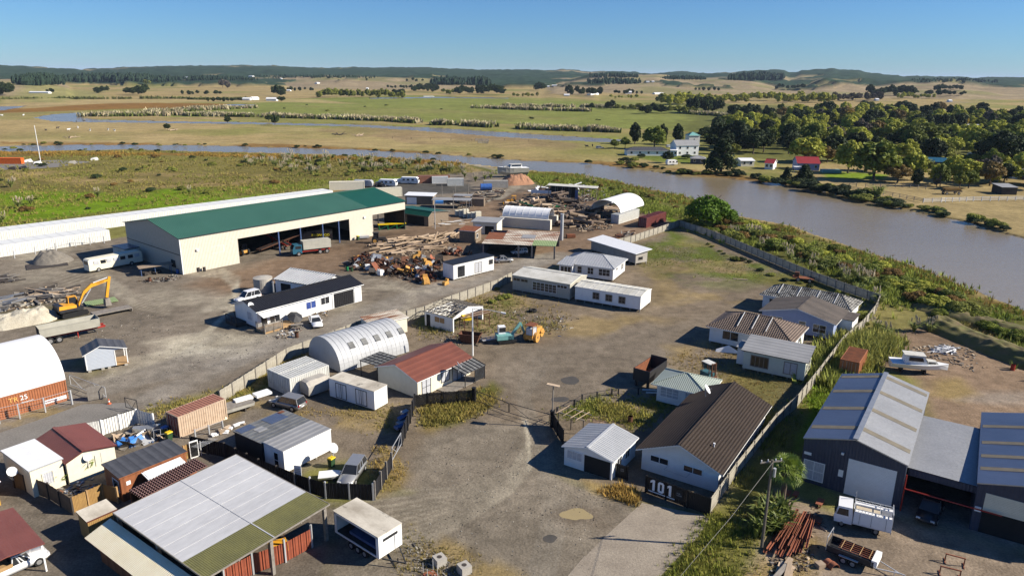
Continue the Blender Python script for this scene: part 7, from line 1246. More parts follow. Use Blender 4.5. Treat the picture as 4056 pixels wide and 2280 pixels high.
heap('rusty_bar','rusty bar in the pile against the far paling fence','bar','rusty bars against the far paling fence',[p('K',850,985),p('K',930,930),p('K',1010,900),p('K',1100,890),p('K',1000,960),p('K',900,1000)],24,(1.5,4.5),(.15,.4),['rust','rust','wood_grey','wood_pale'],2,(.4,1.3),.5,[PLK],.7)
A_,B_=p('G',60,1330),p('G',310,850)
ab=ang(A_,B_)
for k in range(26):
    t=k/25; off=Vector((math.cos(ab-R(90)),math.sin(ab-R(90)),0))*(-1.2+2.6*((k*7)%26)/26); c=A_.lerp(B_,rnd.uniform(.3,.62))+off; L_=rnd.uniform(4.2,7.2)*(.85 if k%3 else 1)
    me=MB().box(-.5,.5,-.11,.11,-.01,.01).box(-.5,.5,-.11,-.09,-.1,.1).box(-.5,.5,.09,.11,-.1,.1).mesh('steel_beam','rust_beam') if k==0 else me
    o=ob('steel_beam',me,None,(c.x,c.y,.16+.2*(k%3)),ab+rnd.gauss(0,.05)); o.scale=(L_,rnd.uniform(.8,1.3),1); tag(o,'rust-red steel beam in the stack beside the flax bushes','beam','rust-red beams stacked beside the flax bushes')
for k,(x,y,w,l,s) in enumerate(((410,1030,1.4,1.0,'rust-red plate leaning beside the stack of beams'),(420,880,.6,1.3,'rust-red channel nearest the service truck'),(150,790,.5,.9,'rust-red offcut under the cabbage palm'),(215,800,.5,.9,'second rust-red offcut under the cabbage palm'),(330,1060,.5,1.2,'salmon-pink plate at the end of the stack of beams'))): q=MB(); q.box(0,l,0,w,.3,.36); q.box(.1,.2,.1,.2,0,.3); q.box(l-.2,l-.1,w-.2,w-.1,0,.3); solo('steel_plate',s,'plate',q,'rust_beam',tuple(p('G',x,y))[:2],ab)
heap('scrap_wood','pale plank in the pile at the bottom edge beside the beams','plank','pale planks at the bottom edge beside the beams',[p('G',20,1460),p('G',60,1350),p('G',200,1360),p('G',170,1460)],9,(1.5,3),(.25,.5),['wood_pale','wood_grey'],1,(1.1,.9),.2,[PLK],.25)
q=MB(); [q.cyl((0,-.35,r_),(0,.35,r_),r_,n=18,cap=False) for r_ in ()]; 
for k,(x,y) in enumerate(((480,1350),(520,1375))): 
    q=MB(); n=14; [q.bar((.45*math.cos(math.pi*i/n),0,.45*math.sin(math.pi*i/n)),(.45*math.cos(math.pi*(i+1)/n),0,.45*math.sin(math.pi*(i+1)/n)),.5,.04) for i in range(n)]; solo('pipe_half',['half-round rusty pipe shell below the tandem trailer','second half-round rusty pipe shell below the tandem trailer'][k],'pipe',q,'rust_beam',tuple(p('G',x,y))[:2],R(20))
q=MB(); q.box(0,.7,0,.6,0,.4); solo('crate','pale crate beside the half-round pipe shells','crate',q,'wood_pale',tuple(p('G',400,1395))[:2],R(20))
heap('white_pole','white pole in the tangled heap beyond the white cabin cruiser','pole','white poles beyond the white cabin cruiser',[p('H',1340,835),p('H',1480,790),p('H',1570,820),p('H',1540,850),p('H',1420,845)],22,(1.2,3.2),(.08,.2),['white_metal','galv','white_metal'],3,(.0,.5,2.7),.4,[PLK],.8)
# scrap heap beside the white cabin
def bent(seed): 
    R_=random.Random(seed); m=MB(); a=R_.uniform(.2,.7); m.hexa([(-.5,-.5,0),(.1,-.5,.1),(.1,.5,.15),(-.5,.5,0)],[(-.5,-.5,.05),(.1,-.5,.15),(.1,.5,.2),(-.5,.5,.05)]); m.hexa([(.1,-.5,.1),(.5,-.45,a),(.45,.4,a*.8),(.1,.5,.15)],[(.1,-.5,.15),(.5,-.45,a+.05),(.45,.4,a*.8+.05),(.1,.5,.2)]); return m.mesh('plate','rust')
def tyre_m(): 
    m=MB(); n=14; rings=[[((.36+.14*math.cos(q))*math.cos(6.283*i/n),(.36+.14*math.cos(q))*math.sin(6.283*i/n),.12+.12*math.sin(q)) for i in range(n)] for q in [6.283*k/6 for k in range(7)]]; m.loft(rings,0,False); return m.mesh('tyre','tyre')
DRM=MB().cyl((-.5,0,0),(.5,0,0),.32,n=12).mesh('drum','rust'); TYR=tyre_m(); BENT=[bent(k) for k in range(3)]; OPENB=MB().box(-.5,.5,-.5,.5,-.4,-.35).box(-.5,-.45,-.5,.5,-.4,.4).box(.45,.5,-.5,.5,-.4,.4).box(-.5,.5,-.5,-.45,-.4,.4).mesh('bin','rust')
SCR=[p('D',770,120),p('D',900,20),p('D',1050,45),p('D',1300,90),p('D',1480,60),p('D',1620,60),p('D',1590,130),p('D',1575,190),p('D',1600,230),p('D',1440,270),p('D',1350,240),p('D',1150,200),p('D',1000,180),p('D',850,150)]
def scrap(name,label,meshes,n,s,mats,lift=1.2,poly=SCR):
    P=np.array([tuple(q)[:2] for q in poly])
    for i,(x,y) in enumerate(scatter(P,n)):
        e=float(edist(P,np.array([x]),np.array([y]))[0]); o=ob(name,meshes[i%len(meshes)],None,(x,y,.1+rnd.random()*min(lift,e*.4)),rnd.uniform(0,6.28)); o.rotation_euler.x=rnd.gauss(0,.5); o.rotation_euler.y=rnd.gauss(0,.5); q=rnd.uniform(*s); o.scale=(q*rnd.uniform(.7,1.4),q*rnd.uniform(.6,1.2),q*rnd.uniform(.6,1)); tag(o,label,'scrap',label.replace('piece of','pieces of')+' (several)'); omat(o,rnd.choice(mats))
scrap('scrap_sheet','bent piece of scrap sheet in the heap beside the white cabin',BENT,85,(.7,2.2),['rust','rust','wood_dark','steel','galv','rust_beam','wood_dark'])
scrap('scrap_drum','crushed drum in the scrap heap beside the white cabin',[DRM],26,(.7,1.3),['rust','rust','dark_metal','galv','old_yellow']); scrap('scrap_tyre','old tyre in the scrap heap beside the white cabin',[TYR],22,(.8,1.3),['tyre']); scrap('scrap_bin','open rusty box in the scrap heap beside the white cabin',[OPENB],30,(.6,1.8),['rust','rust','wood_dark','rust_beam','old_yellow','galv']); scrap('scrap_bar','twisted bar in the scrap heap beside the white cabin',[PLK],40,(.2,.3),['rust','wood_dark','steel'])
for o in list(COL.objects):
    if o.name.startswith('scrap_bar'): o.scale=(rnd.uniform(1.5,4),.12,.12)
SCR2=[p('J',1590,1090),p('J',1680,1030),p('J',1790,1060),p('J',1850,1080),p('J',1700,1100)]
scrap('scrap_sheet','bent rusty sheet in the small pile behind the white cabin',BENT,16,(.6,1.6),['rust','rust_beam','wood_grey'],1,SCR2); scrap('scrap_bin','open rusty box in the small pile behind the white cabin',[OPENB,DRM],12,(.6,1.4),['rust','rust_beam'],1,SCR2)
JNK=[p('A',880,290),p('A',1030,265),p('A',1130,190),p('A',1320,240),p('A',1370,290),p('A',1240,330),p('A',1000,400),p('A',970,330)]
scrap('junk_sheet','broken sheet in the junk behind the red-roofed house',BENT,22,(.6,1.5),['wood_grey','wood_pale','galv','tarp_blue','wood_dark','white_metal'],.7,JNK); scrap('junk_box','old box in the junk behind the red-roofed house',[OPENB],10,(.4,.9),['dark_metal','wood_grey','paint_blue'],.5,JNK)
q=MB(); q.hexa([(0,0,0),(2.0,0,0),(2.0,1.5,0),(0,1.5,0)],[(.3,.2,.7),(1.6,.5,.9),(1.5,1.2,.6),(.5,1.1,.8)]); solo('tarpaulin','crumpled bright blue tarpaulin in the junk behind the red-roofed house','tarpaulin',q,'tarp_blue',tuple(p('A',1090,370))[:2],R(50)); q=MB(); q.loft([[(x,-w,z),(x,w,z),(x,w*.7,z+.7),(x,-w*.7,z+.7)] for x,w,z in ((0,.4,.3),(.8,.7,.2),(2.2,.75,.25),(3.0,.1,.5))]); solo('covered_boat','small silver covered boat against the white corrugated fence','boat',q,'car_silver',tuple(p('A',1130,260))[:2],R(10))
q=MB(); [q.bar(a_,b_,.04) for a_,b_ in (((0,0,0),(0,.6,1)),((1.4,0,0),(1.4,.6,1)),((0,.6,1),(1.4,.6,1)),((0,.3,.5),(1.4,.3,.5)),((.7,0,.1),(.7,.6,1)))]; solo('metal_frame','bent silver pipe frame among the junk by the yellow-lidded bin','frame',q,'galv',tuple(p('A',1300,305))[:2],R(20))
heap('bundle','blue-grey bundle stacked inside the dark mesh fence','bundle','blue-grey bundles inside the dark mesh fence',[p('C',1230,230),p('C',1290,90),p('C',1310,100),p('C',1250,240)],10,(1.0,1.8),(.4,.6),['steel','blue_steel'],2,(1.0,),.1,[PLK],.5)
heap('firewood_piece','pale offcut by the black cabin wall','offcut','pale offcuts by the black cabin wall',[p('A',1760,290),p('A',1860,230),p('A',2100,150),p('A',2080,170),p('A',1850,260)],14,(.5,1.2),(.2,.4),['wood_pale','white_metal'],1,(.6,),.6,[PLK],.5)
# ruin behind the log heaps
A_=p('K',360,610); ru=T('ruined_shed','roofless dark shed frame with a pale roof edge behind the log heaps','shed',A_,R(-14)); m=MB(); m.obox((8,2.5,4.3),(17,4,.12),(R(2),R(1),0)); m.build('roof','dirty_white',ru)
for k in range(8): [MB().bar((.2+k*2.3,y,0),(.2+k*2.3,y,4.2),.18).build('post','wood_grey' if k<5 else 'wood_pale',ru) for y in (.6,4.4)]
m=MB(); m.box(0,9,4.4,4.5,0,4.0); m.build('rear_wall','wood_dark',ru); m=MB(); m.box(9.2,10.2,.5,.6,0,3.2); m.build('panel','blue_steel',ru); m=MB(); m.box(-6,1,1.0,1.1,1.5,2.6); m.build('side_panel','white_metal',ru)
# pallets / white stacks / pavilion odds
for k in range(6): q=MB(); q.box(0,1.6,0,1.2,0,1.5+.4*(k%3)); [q.box(-.02,1.62,-.02,1.22,z,z+.06) for z in (.4,.8,1.2)]; solo('block_stack',['first','second','third','fourth','fifth','last'][k]+' white strapped block stack from the left beside the green-roofed timber shed','stack',q,'cream_plain',(p('J',1715,755).lerp(p('J',1885,790),k/5).x,p('J',1715,755).lerp(p('J',1885,790),k/5).y),R(20))
q=MB(); q.cyl((-2,0,1.2),(2,0,1.2),1.2,n=16); solo('fuel_tank','blue cylindrical tank beside the rubble at the caravan yard','tank',q,'paint_blue',tuple(p('J',1970,540))[:2],R(10)); q=MB(); q.box(0,9,0,2,0,2.6); solo('concrete_bin','long pale concrete bin near the sandy track','bin',q,'concrete',tuple(p('J',1950,520))[:2],R(5)); q=MB(); q.box(0,2.2,0,1.3,.1,.9); solo('rusty_bin','rusty red open bin beside the rusty patchwork roof','bin',q,'rust_sheet',tuple(p('K',525,945))[:2],R(10))
q=MB(); q.box(0,6,0,3.2,0,.8); solo('swimming_pool','pale blue plastic pool beside the white-roofed shack','pool',q,'tarp_blue',tuple(p('J',1450,655))[:2],R(5)); q=MB(); q.box(0,12,0,5,2.5,2.6); [q.bar((x,y,0),(x,y,2.5),.15) for x in (.2,11.8) for y in (.2,4.8)]; solo('flat_shelter','grey flat shelter behind the green-roofed timber shed','shelter',q,'grey_roof',tuple(p('J',1510,690))[:2],R(-5)); q=MB(); q.box(0,6,0,4,2.4,2.5); [q.bar((x,y,0),(x,y,2.4),.12) for x in (.2,5.8) for y in (.2,3.8)]; solo('flat_shelter','grey flat shelter over the rubble at the caravan yard','shelter',q,'grey_roof',tuple(p('J',1690,650))[:2],R(-5)); q=MB(); q.box(0,4,0,3,0,2.4); solo('timber_crate','tall timber crate at the end of the caravan yard rubble','crate',q,'wood_wall',tuple(p('J',1845,675))[:2],R(-5))
# rafters over the dark lean-to beside the garage
pr=T('rafter_frame','bare white rafters over the dark yard beside the white garage','frame',tuple(p('E',445,180))[:2],R(-38)); [MB().bar((x,-.4,1.8),(x+.3,2.0,2.0),.06).build('rafter','wood_pale',pr) for x in (0,1,2,2.8)]; m=MB(); m.bar((-.2,.1,1.75),(3.6,.1,1.75),.07); m.bar((-.2,1.6,1.9),(3.6,1.6,1.9),.07); m.build('beam','wood_grey',pr); [MB().bar((x,.1,0),(x,.1,1.75),.09).build('post','wood_dark',pr) for x in (0,1.8,3.5)]
for k,(x,y) in enumerate(((1160,1165),(1190,1188))): q=MB(); q.box(0,3.0,0,.2,.05,.2); solo('white_beam',['white beam lying beside the green-roofed cottage','second white beam lying beside the green-roofed cottage'][k],'beam',q,'white_trim',tuple(p('F',x,y))[:2],R(-3))
q=MB(); q.hexa([(0,0,0),(3.8,0,0),(3.8,.1,0),(0,.1,0)],[(.1,.3,.3),(1.9,.5,1.0),(1.9,.6,1.0),(.1,.4,.3)]); solo('gable_frame','white gable truss lying in front of the brown-tiled house','truss',q,'white_trim',tuple(p('F',1775,835))[:2],R(-12))
q=MB(); q.box(0,2.8,0,.3,0,.15); solo('plank','single pale plank lying in the open compound','plank',q,'wood_pale',tuple(p('F',1925,225))[:2],R(-15)); tt=ob('old_tyre',TYR,None,tuple(p('F',235,500))[:2]+(0.02,)); tt.scale=(1.6,1.6,2); tag(tt,'old tyre lying in the grass in front of the white prefab','tyre')
fd2=T('flatbed_trailer','rusty flatbed trailer in the grass behind the farthest tiled house','trailer',tuple(p('H',170,240))[:2],R(-25)); m=MB(); m.box(0,4.2,0,2.0,.7,.8); m.build('deck','rust_sheet',fd2); m=MB(); m.obox((.8,1.0,1.3),(.9,.9,1.0)); m.build('winch','rust',fd2); [wheel(fd2,x,y,.45,.25) for x in (1.2,3.4) for y in (0,2.0)]
# spoil heaps and earth banks
def mound(name,label,A,B,w,h,mat,seed=0,cat='heap',structure=False):
    a=ang(A,B); L_=max((B-A).length,.1); nx,ny=70,26; V=[];F=[]
    gx,gy=np.meshgrid(np.linspace(-w*.5,L_+w*.5,nx+1),np.linspace(-w/2,w/2,ny+1),indexing='ij'); dx=np.maximum(0,np.maximum(-gx,gx-L_))/(w*.5); e=1-np.minimum(1,np.hypot(dx,2*gy/w))
    gz=h*np.minimum(1,e*1.5)**.8*(.45+.6*fbm(gx+seed*9,gy,4.5,seed)+.45*fbm(gx,gy,.9,seed+3,3))-.05; V=np.stack([gx,gy,gz],-1).reshape(-1,3).tolist()
    for i in range(nx):
        for j in range(ny): k=i*(ny+1)+j; F.append((k,k+ny+1,k+ny+2,k+1))
    m=MB(); m.add(V,F); o=m.build(name,mat,None,True); o.location=A; o.rotation_euler=(0,0,a)
    return struct(o) if structure else tag(o,label,cat)
mound('spoil_heap','long pale lime rubble heap behind the tipping trailer',p('B',60,610),p('B',330,560),6,1.9,'lime_soil',1); mound('gravel_heap','grey cone of gravel beside the black mat',p('I',440,1140),p('I',445,1139),8,2.6,'gravel_heap',2); mound('clay_heap','orange clay heap by the sandy track',p('K',60,485),p('K',140,480),10,3.0,'clay',3)
mound('earth_bank','',p('H',1440,640),p('H',2250,960),7,1.7,'scrub_soil',4,structure=True); mound('earth_bank','',p('H',1330,470),p('H',2250,720),6,1.1,'scrub_soil',5,structure=True)
# far-left yard beyond the swamp
sheet('asphalt_yard',[p('I',-100,375),p('I',200,365),p('I',480,345),p('I',780,300),p('I',500,285),p('I',150,300),p('I',-100,320)],.02,'asphalt')
for k,(x,y,mt,s) in enumerate(((60,370,'wood_dark','dark heap of junk at the far left yard'),(150,365,'dark_metal','black crate at the far left yard'),(280,322,'white_plain','white boat hull at the foot of the thin mast'),(200,305,'white_metal','white pile behind the orange container'),(760,290,'white_plain','white lump at the end of the far left yard'),(570,320,'concrete','low concrete trough at the far left yard'))): q=MB(); q.hexa([(0,0,0),(3.6,0,0),(3.6,1.6,0),(0,1.6,0)],[(.5,.2,1.0),(2.8,.1,1.5),(3.0,1.3,1.2),(.4,1.4,.9)]); solo('yard_junk',s,'junk',q,mt,tuple(p('I',x,y))[:2],rnd.uniform(0,1))
# small debris too fine to pick apart
def litter(name,label,items):
    Vs=[];Cs=[]
    for poly,n,s0,s1,pal in items:
        P=np.array([tuple(q)[:2] for q in poly]) if not isinstance(poly,np.ndarray) else poly
        q=scatter(P,int(n*1.6)); f=fbm(q[:,0],q[:,1],4,33)+nrs.normal(0,.08,len(q)); q=q[np.argsort(-f)[:n]]; n=len(q); a=nrs.uniform(0,6.283,n); L_=nrs.uniform(s0,s1,n)*nrs.choice([1,1,2.2],n); w=nrs.uniform(s0,s1,n)*.5; h=nrs.uniform(.04,.6,n)*w+.03; t=nrs.uniform(0,.5,n)*w
        ux,uy=np.cos(a)*L_/2,np.sin(a)*L_/2; vx,vy=-np.sin(a)*w/2,np.cos(a)*w/2; pt=lambda su,sv,z:np.stack([q[:,0]+su*ux+sv*vx,q[:,1]+su*uy+sv*vy,z],1)
        z0=np.zeros(n)-.01; A,B,Cc,D=pt(-1,-1,z0),pt(1,-1,z0),pt(1,1,z0),pt(-1,1,z0); E,F_,G_,H_=pt(-1,-1,h),pt(1,-1,h+t),pt(1,1,h+t),pt(-1,1,h)
        for f4 in ((A,B,F_,E),(B,Cc,G_,F_),(Cc,D,H_,G_),(D,A,E,H_),(E,F_,G_,H_)): Vs.append(np.stack(f4,1).reshape(-1,3))
        c=np.array(pal)[nrs.randint(0,len(pal),n)]*nrs.uniform(.7,1.3,(n,1)); Cs+=[np.repeat(c,4,0)]*5
    V=np.concatenate(Vs); o=ob(name,colmesh(name,V,np.arange(len(V)).reshape(-1,4),np.concatenate(Cs),'litter_attr')); o['label']=label; o['category']='debris'; return struct(o,'stuff')
BR=[(.10,.045,.025),(.06,.045,.035),(.16,.12,.085),(.03,.03,.03),(.22,.2,.18)]; WD=[(.36,.27,.18),(.2,.15,.1),(.09,.07,.055),(.45,.36,.25)]; GY=[(.28,.26,.23),(.1,.095,.09),(.4,.37,.31),(.05,.05,.05)]; MX=[(.3,.28,.25),(.6,.6,.58),(.1,.08,.06),(.2,.1,.06),(.08,.12,.22)]
litter('yard_debris','fine debris of chips and scraps strewn round the heaps',[(SCR,1100,.12,.7,BR),(SCR2,150,.12,.6,BR),
 ([p('J',980,1010),p('J',1150,950),p('J',1450,920),p('J',1740,890),p('J',1720,1000),p('J',1560,1060),p('J',1200,1110),p('J',1000,1090)],900,.1,.7,WD),([p('K',-30,690),p('K',120,620),p('K',300,630),p('K',640,690),p('K',800,670),p('K',930,780),p('K',890,870),p('K',680,890),p('K',450,850),p('K',250,790),p('K',-10,770)],1600,.15,.9,WD+BR),
 ([p('K',160,580),p('K',330,540),p('K',700,520),p('K',880,590),p('K',700,640),p('K',400,630)],700,.15,1.0,GY+BR),([p('B',-60,400),p('B',400,290),p('B',640,310),p('B',600,400),p('B',250,460),p('B',-60,520)],700,.12,.7,GY+WD),
 ([p('J',1580,640),p('J',1720,580),p('J',2128,530),p('J',2128,580),p('J',1980,640),p('J',1830,690),p('J',1640,670)],700,.12,.8,GY+WD),(JNK,350,.08,.5,MX),([p('D',80,640),p('D',330,600),p('D',440,640),p('D',300,730),p('D',130,720)],160,.06,.4,WD+MX),([p('D',500,520),p('D',640,490),p('D',650,530),p('D',560,540)],40,.08,.5,WD+MX),
 ([p('I',1150,1310),p('I',1480,1250),p('I',1560,1280),p('I',1300,1330)],160,.1,.6,GY+BR),([p('G',-10,1300),p('G',380,830),p('G',480,1100),p('G',300,1400),p('G',0,1450)],220,.06,.35,BR+WD),([p('C',1250,1120),p('C',1560,1260),p('C',1800,1448),p('C',1400,1448)],120,.05,.25,GY),([p('F',20,430),p('F',640,560),p('F',480,720),p('F',200,640)],160,.06,.3,GY+MX),([p('H',1000,830),p('H',1500,760),p('H',2000,930),p('H',1700,1000),p('H',1400,900)],260,.08,.4,GY+WD),
 ([p('E',0,200),p('E',450,500),p('E',900,850),p('E',500,1448),p('E',-400,1448),p('C',1300,900),p('C',1500,400)],420,.03,.10,GY),([p('B',500,700),p('B',1200,500),p('B',2000,700),p('D',800,700),p('B',1700,1000),p('B',900,1100)],420,.05,.16,GY),([p('A',380,700),p('A',760,600),p('A',1000,760),p('A',600,820)],120,.08,.4,MX),([p('D',1500,720),p('D',1960,640),p('D',2000,780),p('D',1700,790)],150,.08,.45,BR+WD)])
# ---------------------------------------------------------------- trees and shrubs
def crown(shape,seed,N=3200,leaf=.034):
    g=np.random.RandomState(seed); K={'round':80,'tall':70,'cone':80,'spread':80,'willow':60,'bush':26}[shape]
    u=g.normal(size=(K,3)); u/=np.linalg.norm(u,axis=1)[:,None]; rr_=g.uniform(.35,1,K)**.6
    if shape in('round','spread','willow'): c=u*rr_[:,None]*np.array([.40,.40,.34]); c[:,2]+=.62; c[:,2]=np.where(c[:,2]<.32,.32+g.uniform(0,.1,K),c[:,2]); rc=g.uniform(.05,.15,K)
    elif shape=='tall': c=u*rr_[:,None]*np.array([.34,.34,.42]); c[:,2]+=.54; rc=g.uniform(.04,.13,K)
    elif shape=='bush': c=u*rr_[:,None]*np.array([.36,.36,.30]); c[:,2]=np.abs(c[:,2])+.22; rc=g.uniform(.14,.22,K)
    else:
        z=g.uniform(.12,.97,K); r_=.42*(1-z)**.8*g.uniform(.5,1,K); a=g.uniform(0,6.28,K); c=np.stack([np.cos(a)*r_,np.sin(a)*r_,z],1); rc=.05+.12*(1-z)*g.uniform(.7,1.2,K)
    k=g.randint(0,K,N); d=g.normal(size=(N,3)); d/=np.linalg.norm(d,axis=1)[:,None]; d[:,2]=np.where(d[:,2]<-.4,-d[:,2],d[:,2])
    P=c[k]+d*(rc[k]*g.uniform(.7,1.05,N))[:,None]
    if shape=='willow': P[:,2]-=np.abs(g.normal(0,.10,N))*(np.hypot(P[:,0],P[:,1])/.4)**2; P[:,2]=np.maximum(P[:,2],.04)
    n=d*.8+g.normal(size=(N,3))*.45; n/=np.linalg.norm(n,axis=1)[:,None]; t=np.cross(n,g.normal(size=(N,3))); t/=np.linalg.norm(t,axis=1)[:,None]; b=np.cross(n,t); s=leaf*g.uniform(.6,1.5,N)[:,None]; b=b*(1.6 if shape=='willow' else 1)
    V=np.stack([P-t*s-b*s*.6,P+t*s-b*s*.4,P+t*s*.5+b*s,P-t*s*.6+b*s*.8],1).reshape(-1,3); return colmesh('crown',V,np.arange(N*4).reshape(-1,4),None,'leaf_mid')
def trunk(seed,shape):
    R_=random.Random(seed); m=MB(); top=.8 if shape in('cone','tall') else .55; pts=[Vector((R_.uniform(-.02,.02)*i,R_.uniform(-.02,.02)*i,top*i/4)) for i in range(5)]
    for i in range(4): m.cyl(pts[i],pts[i+1],.035*(1-.2*i),.035*(1-.2*(i+1)),6)
    for k in range(7): a=k*2.4+R_.random(); z=R_.uniform(.25,.5); q=Vector((math.cos(a)*.24,math.sin(a)*.24,z+.2)); m.cyl((0,0,z),q,.016,.007,5)
    return m.mesh('trunk','bark')
PRO={}
def proto(shape,k,N=4400):
    if (shape,k) not in PRO: PRO[(shape,k)]=(crown(shape,k*13+len(shape),N,.030 if N>2000 else .055),trunk(k,shape))
    return PRO[(shape,k)]
def tree(shape,mat,loc,h,w,label,group=None,name='tree',N=4400,cat='tree',z=0.0):
    r=T(name,label,cat,(loc[0],loc[1],z),rnd.uniform(0,6.28),group); c,t=proto(shape,rnd.randint(0,2),N); o=ob('crown',c,r); omat(o,mat); 
    if shape!='bush': ob('trunk',t,r)
    r.scale=(w,w,h); return r
def tpx(u,vb,vt,wpx,shape,mat,label,group=None,**k):
    g=gn(u,vb); h=htat(u,vt,g); dist=math.hypot(g.x,g.y); return tree(shape,mat,g,max(h,1.0),wpx*dist/FPX,label,group,**k)
def tk(w,x,yb,yt,wd,*a,**k): o=WIN[w]; return tpx(o[0]+x/2.129,o[1]+yb/2.129,o[1]+yt/2.129,wd/2.129,*a,**k)
tk('K',1720,850,540,400,'round','leaf_bright','large round bright green tree beside the corner of the compound fence',N=6000) if False else None
PRO[('round',9)]=(crown('bush',77,9000,.021),trunk(9,'round')); r=T('tree','large round bright green tree at the corner of the compound fence','tree',p('K',1715,850),.4); c=ob('crown',PRO[('round',9)][0],r); omat(c,'leaf_bright'); ob('trunk',PRO[('round',9)][1],r); r.scale=(15.5,15.5,13.5)
# prominent trees across the river
for a in ((1095,150,-30,140,'tall','leaf_dark','tall dark tree left of the row behind the white house'),(1330,150,-20,100,'tall','leaf_dark','tall dark tree in the middle of the row behind the white house'),(1455,160,-20,130,'tall','leaf_dark','tall dark tree right of the row behind the white house'),(1260,195,5,210,'willow','leaf_mid','olive willow in front of the tall dark trees'),(925,190,115,90,'round','leaf_mid','small rounded tree left of the white house across the river'),(1012,185,95,90,'round','leaf_mid','pair-mate rounded tree by the willow across the river'),
 (1820,400,110,330,'cone','leaf_dark','huge dark conifer standing over the far river bank'),(1370,310,215,110,'round','leaf_dark','dark palm-like tree in front of the white house'),(1150,265,215,80,'bush','leaf_dark','round dark shrub before the low house'),(1010,300,240,110,'bush','leaf_dark','dark hedge shrub on the far bank'),(1090,300,240,90,'bush','scrub','olive hedge shrub on the far bank'),(1530,275,215,90,'bush','leaf_dark','dark round shrub before the two-storey house'),(1800,130,-60,190,'tall','leaf_dark','tall dark tree behind the huge conifer'),(1895,150,20,140,'round','leaf_light','pale lime tree behind the huge conifer'),(1980,170,-40,200,'tall','leaf_dark','second tall dark tree behind the huge conifer')): tk('K',*a)
for a in ((290,520,310,280,'willow','leaf_light','pale green willow behind the red-roofed house'),(470,520,390,150,'round','leaf_autumn','tawny tree right of the red-roofed house'),(640,610,350,220,'willow','leaf_light','olive willow beside the bright lawn'),(860,670,350,340,'willow','leaf_mid','broad dark willow behind the paddock fence'),(1125,530,335,190,'round','leaf_light','lime-green tree right of the broad dark willow'),(1060,690,540,220,'round','leaf_autumn','tawny round tree in front of the broad willow'),(1220,720,570,120,'tall','leaf_dark','dark upright tree at the paddock edge'),(270,690,535,210,'cone','leaf_dark','dark spreading pine on the far bank below the red-roofed house'),(120,690,560,130,'cone','leaf_dark','small dark pine on the far bank'),(700,370,270,120,'round','leaf_autumn','tawny tree in the wood above the willows'),(880,350,265,110,'round','leaf_autumn','second tawny tree in the wood above the willows'),(1600,230,125,90,'round','leaf_gold','golden yellow tree in the wood'),(655,190,80,80,'round','leaf_gold','small golden tree high in the wood'),(1850,170,80,110,'round','leaf_light','pale lime tree high in the wood'),(1390,720,600,80,'tall','leaf_bare','bare grey tree at the paddock edge'),(1000,385,270,120,'tall','leaf_dark','dark upright tree above the broad willow'),(1250,410,190,370,'round','leaf_mid','great olive tree at the centre of the wood'),(1690,460,335,140,'round','leaf_light','lime-green tree right of the great olive tree'),(1420,720,545,120,'willow','leaf_mid','olive weeping tree at the paddock edge'),(1660,735,590,140,'round','leaf_mid','green tree below the small red roof'),(1580,745,600,110,'round','scrub','olive tree left of the small red roof'),(1960,690,530,140,'round','leaf_dark','dark tree right of the small red roof'),(1850,700,560,120,'willow','leaf_light','weeping lime tree below the small red roof'),(1380,240,110,200,'round','leaf_light','broad lime tree in the wood'),(1980,230,125,160,'round','leaf_mid','green tree at the right of the wood'),(980,120,45,170,'round','leaf_light','lime tree at the top of the wood'),(1100,110,0,140,'round','leaf_dark','tall dark tree at the top of the wood'),(520,340,215,190,'round','leaf_bare','bare grey spreading tree in the wood')): tk('L',*a)
# the wood across the river
WOOD=gp([(1770,345),(1850,300),(1960,285),(2100,280),(2400,285),(2700,300),(2700,500),(2576,484),(2420,474),(2330,466),(2250,440),(2120,425),(2070,410),(1960,385),(1880,398),(1800,385)])
cand=scatter(WOOD,4000); kept=[]; HOUSES=[p('L',300,560),p('L',1340,560),p('L',1740,570),p('L',2080,640),p('L',470,600),p('L',1690,240),p('L',2100,310)]
for x,y in cand:
    d=math.hypot(x,y); s=.021*d if d>360 else 8
    if len(kept)>=225: break
    if all((x-a)**2+(y-b)**2>s*s for a,b in kept) and all(abs(x/y-h.x/h.y)>.012 or y>h.y+3 or y<h.y-60 for h in HOUSES): kept.append((x,y))
KIND=[('leaf_dark','dark evergreen tree in the wood across the river','dark evergreens in the wood across the river'),('leaf_mid','mid-green tree in the wood across the river','mid-green trees in the wood across the river'),('leaf_light','pale yellow-green tree in the wood across the river','pale green trees in the wood across the river'),('leaf_autumn','tawny tree in the wood across the river','tawny trees in the wood across the river'),('leaf_bare','bare grey tree in the wood across the river','bare grey trees in the wood across the river')]
def zone(x,y):
    b=x/y; d=math.hypot(x,y); return 'at the '+('front' if d<400 else 'middle' if d<560 else 'back')+' of the '+('left end' if b<.40 else 'left half' if b<.52 else 'right half' if b<.64 else 'right end')+' of the wood'
for x,y in kept:
    d=math.hypot(x,y); f=float(fbm(np.array([x]),np.array([y]),70,7)[0])+rnd.gauss(0,.08); k=0 if f<.45 else 1 if f<.53 else 2 if f<.74 else 3 if rnd.random()<.6 else 4
    if d<330 and rnd.random()<.6: k=2 if rnd.random()<.6 else 1
    sh={0:('tall','spread','cone'),1:('round','tall'),2:('round','willow'),3:('round',),4:('round',)}[k]; h=rnd.uniform(9,14) if k==0 else rnd.uniform(7,12); h*=1+.15*(d>420); tree(rnd.choice(sh),KIND[k][0],(x,y),h,h*rnd.uniform(.85,1.25),KIND[k][1].replace('in the wood',zone(x,y)),KIND[k][2].replace('in the wood',zone(x,y)))
UND=[]
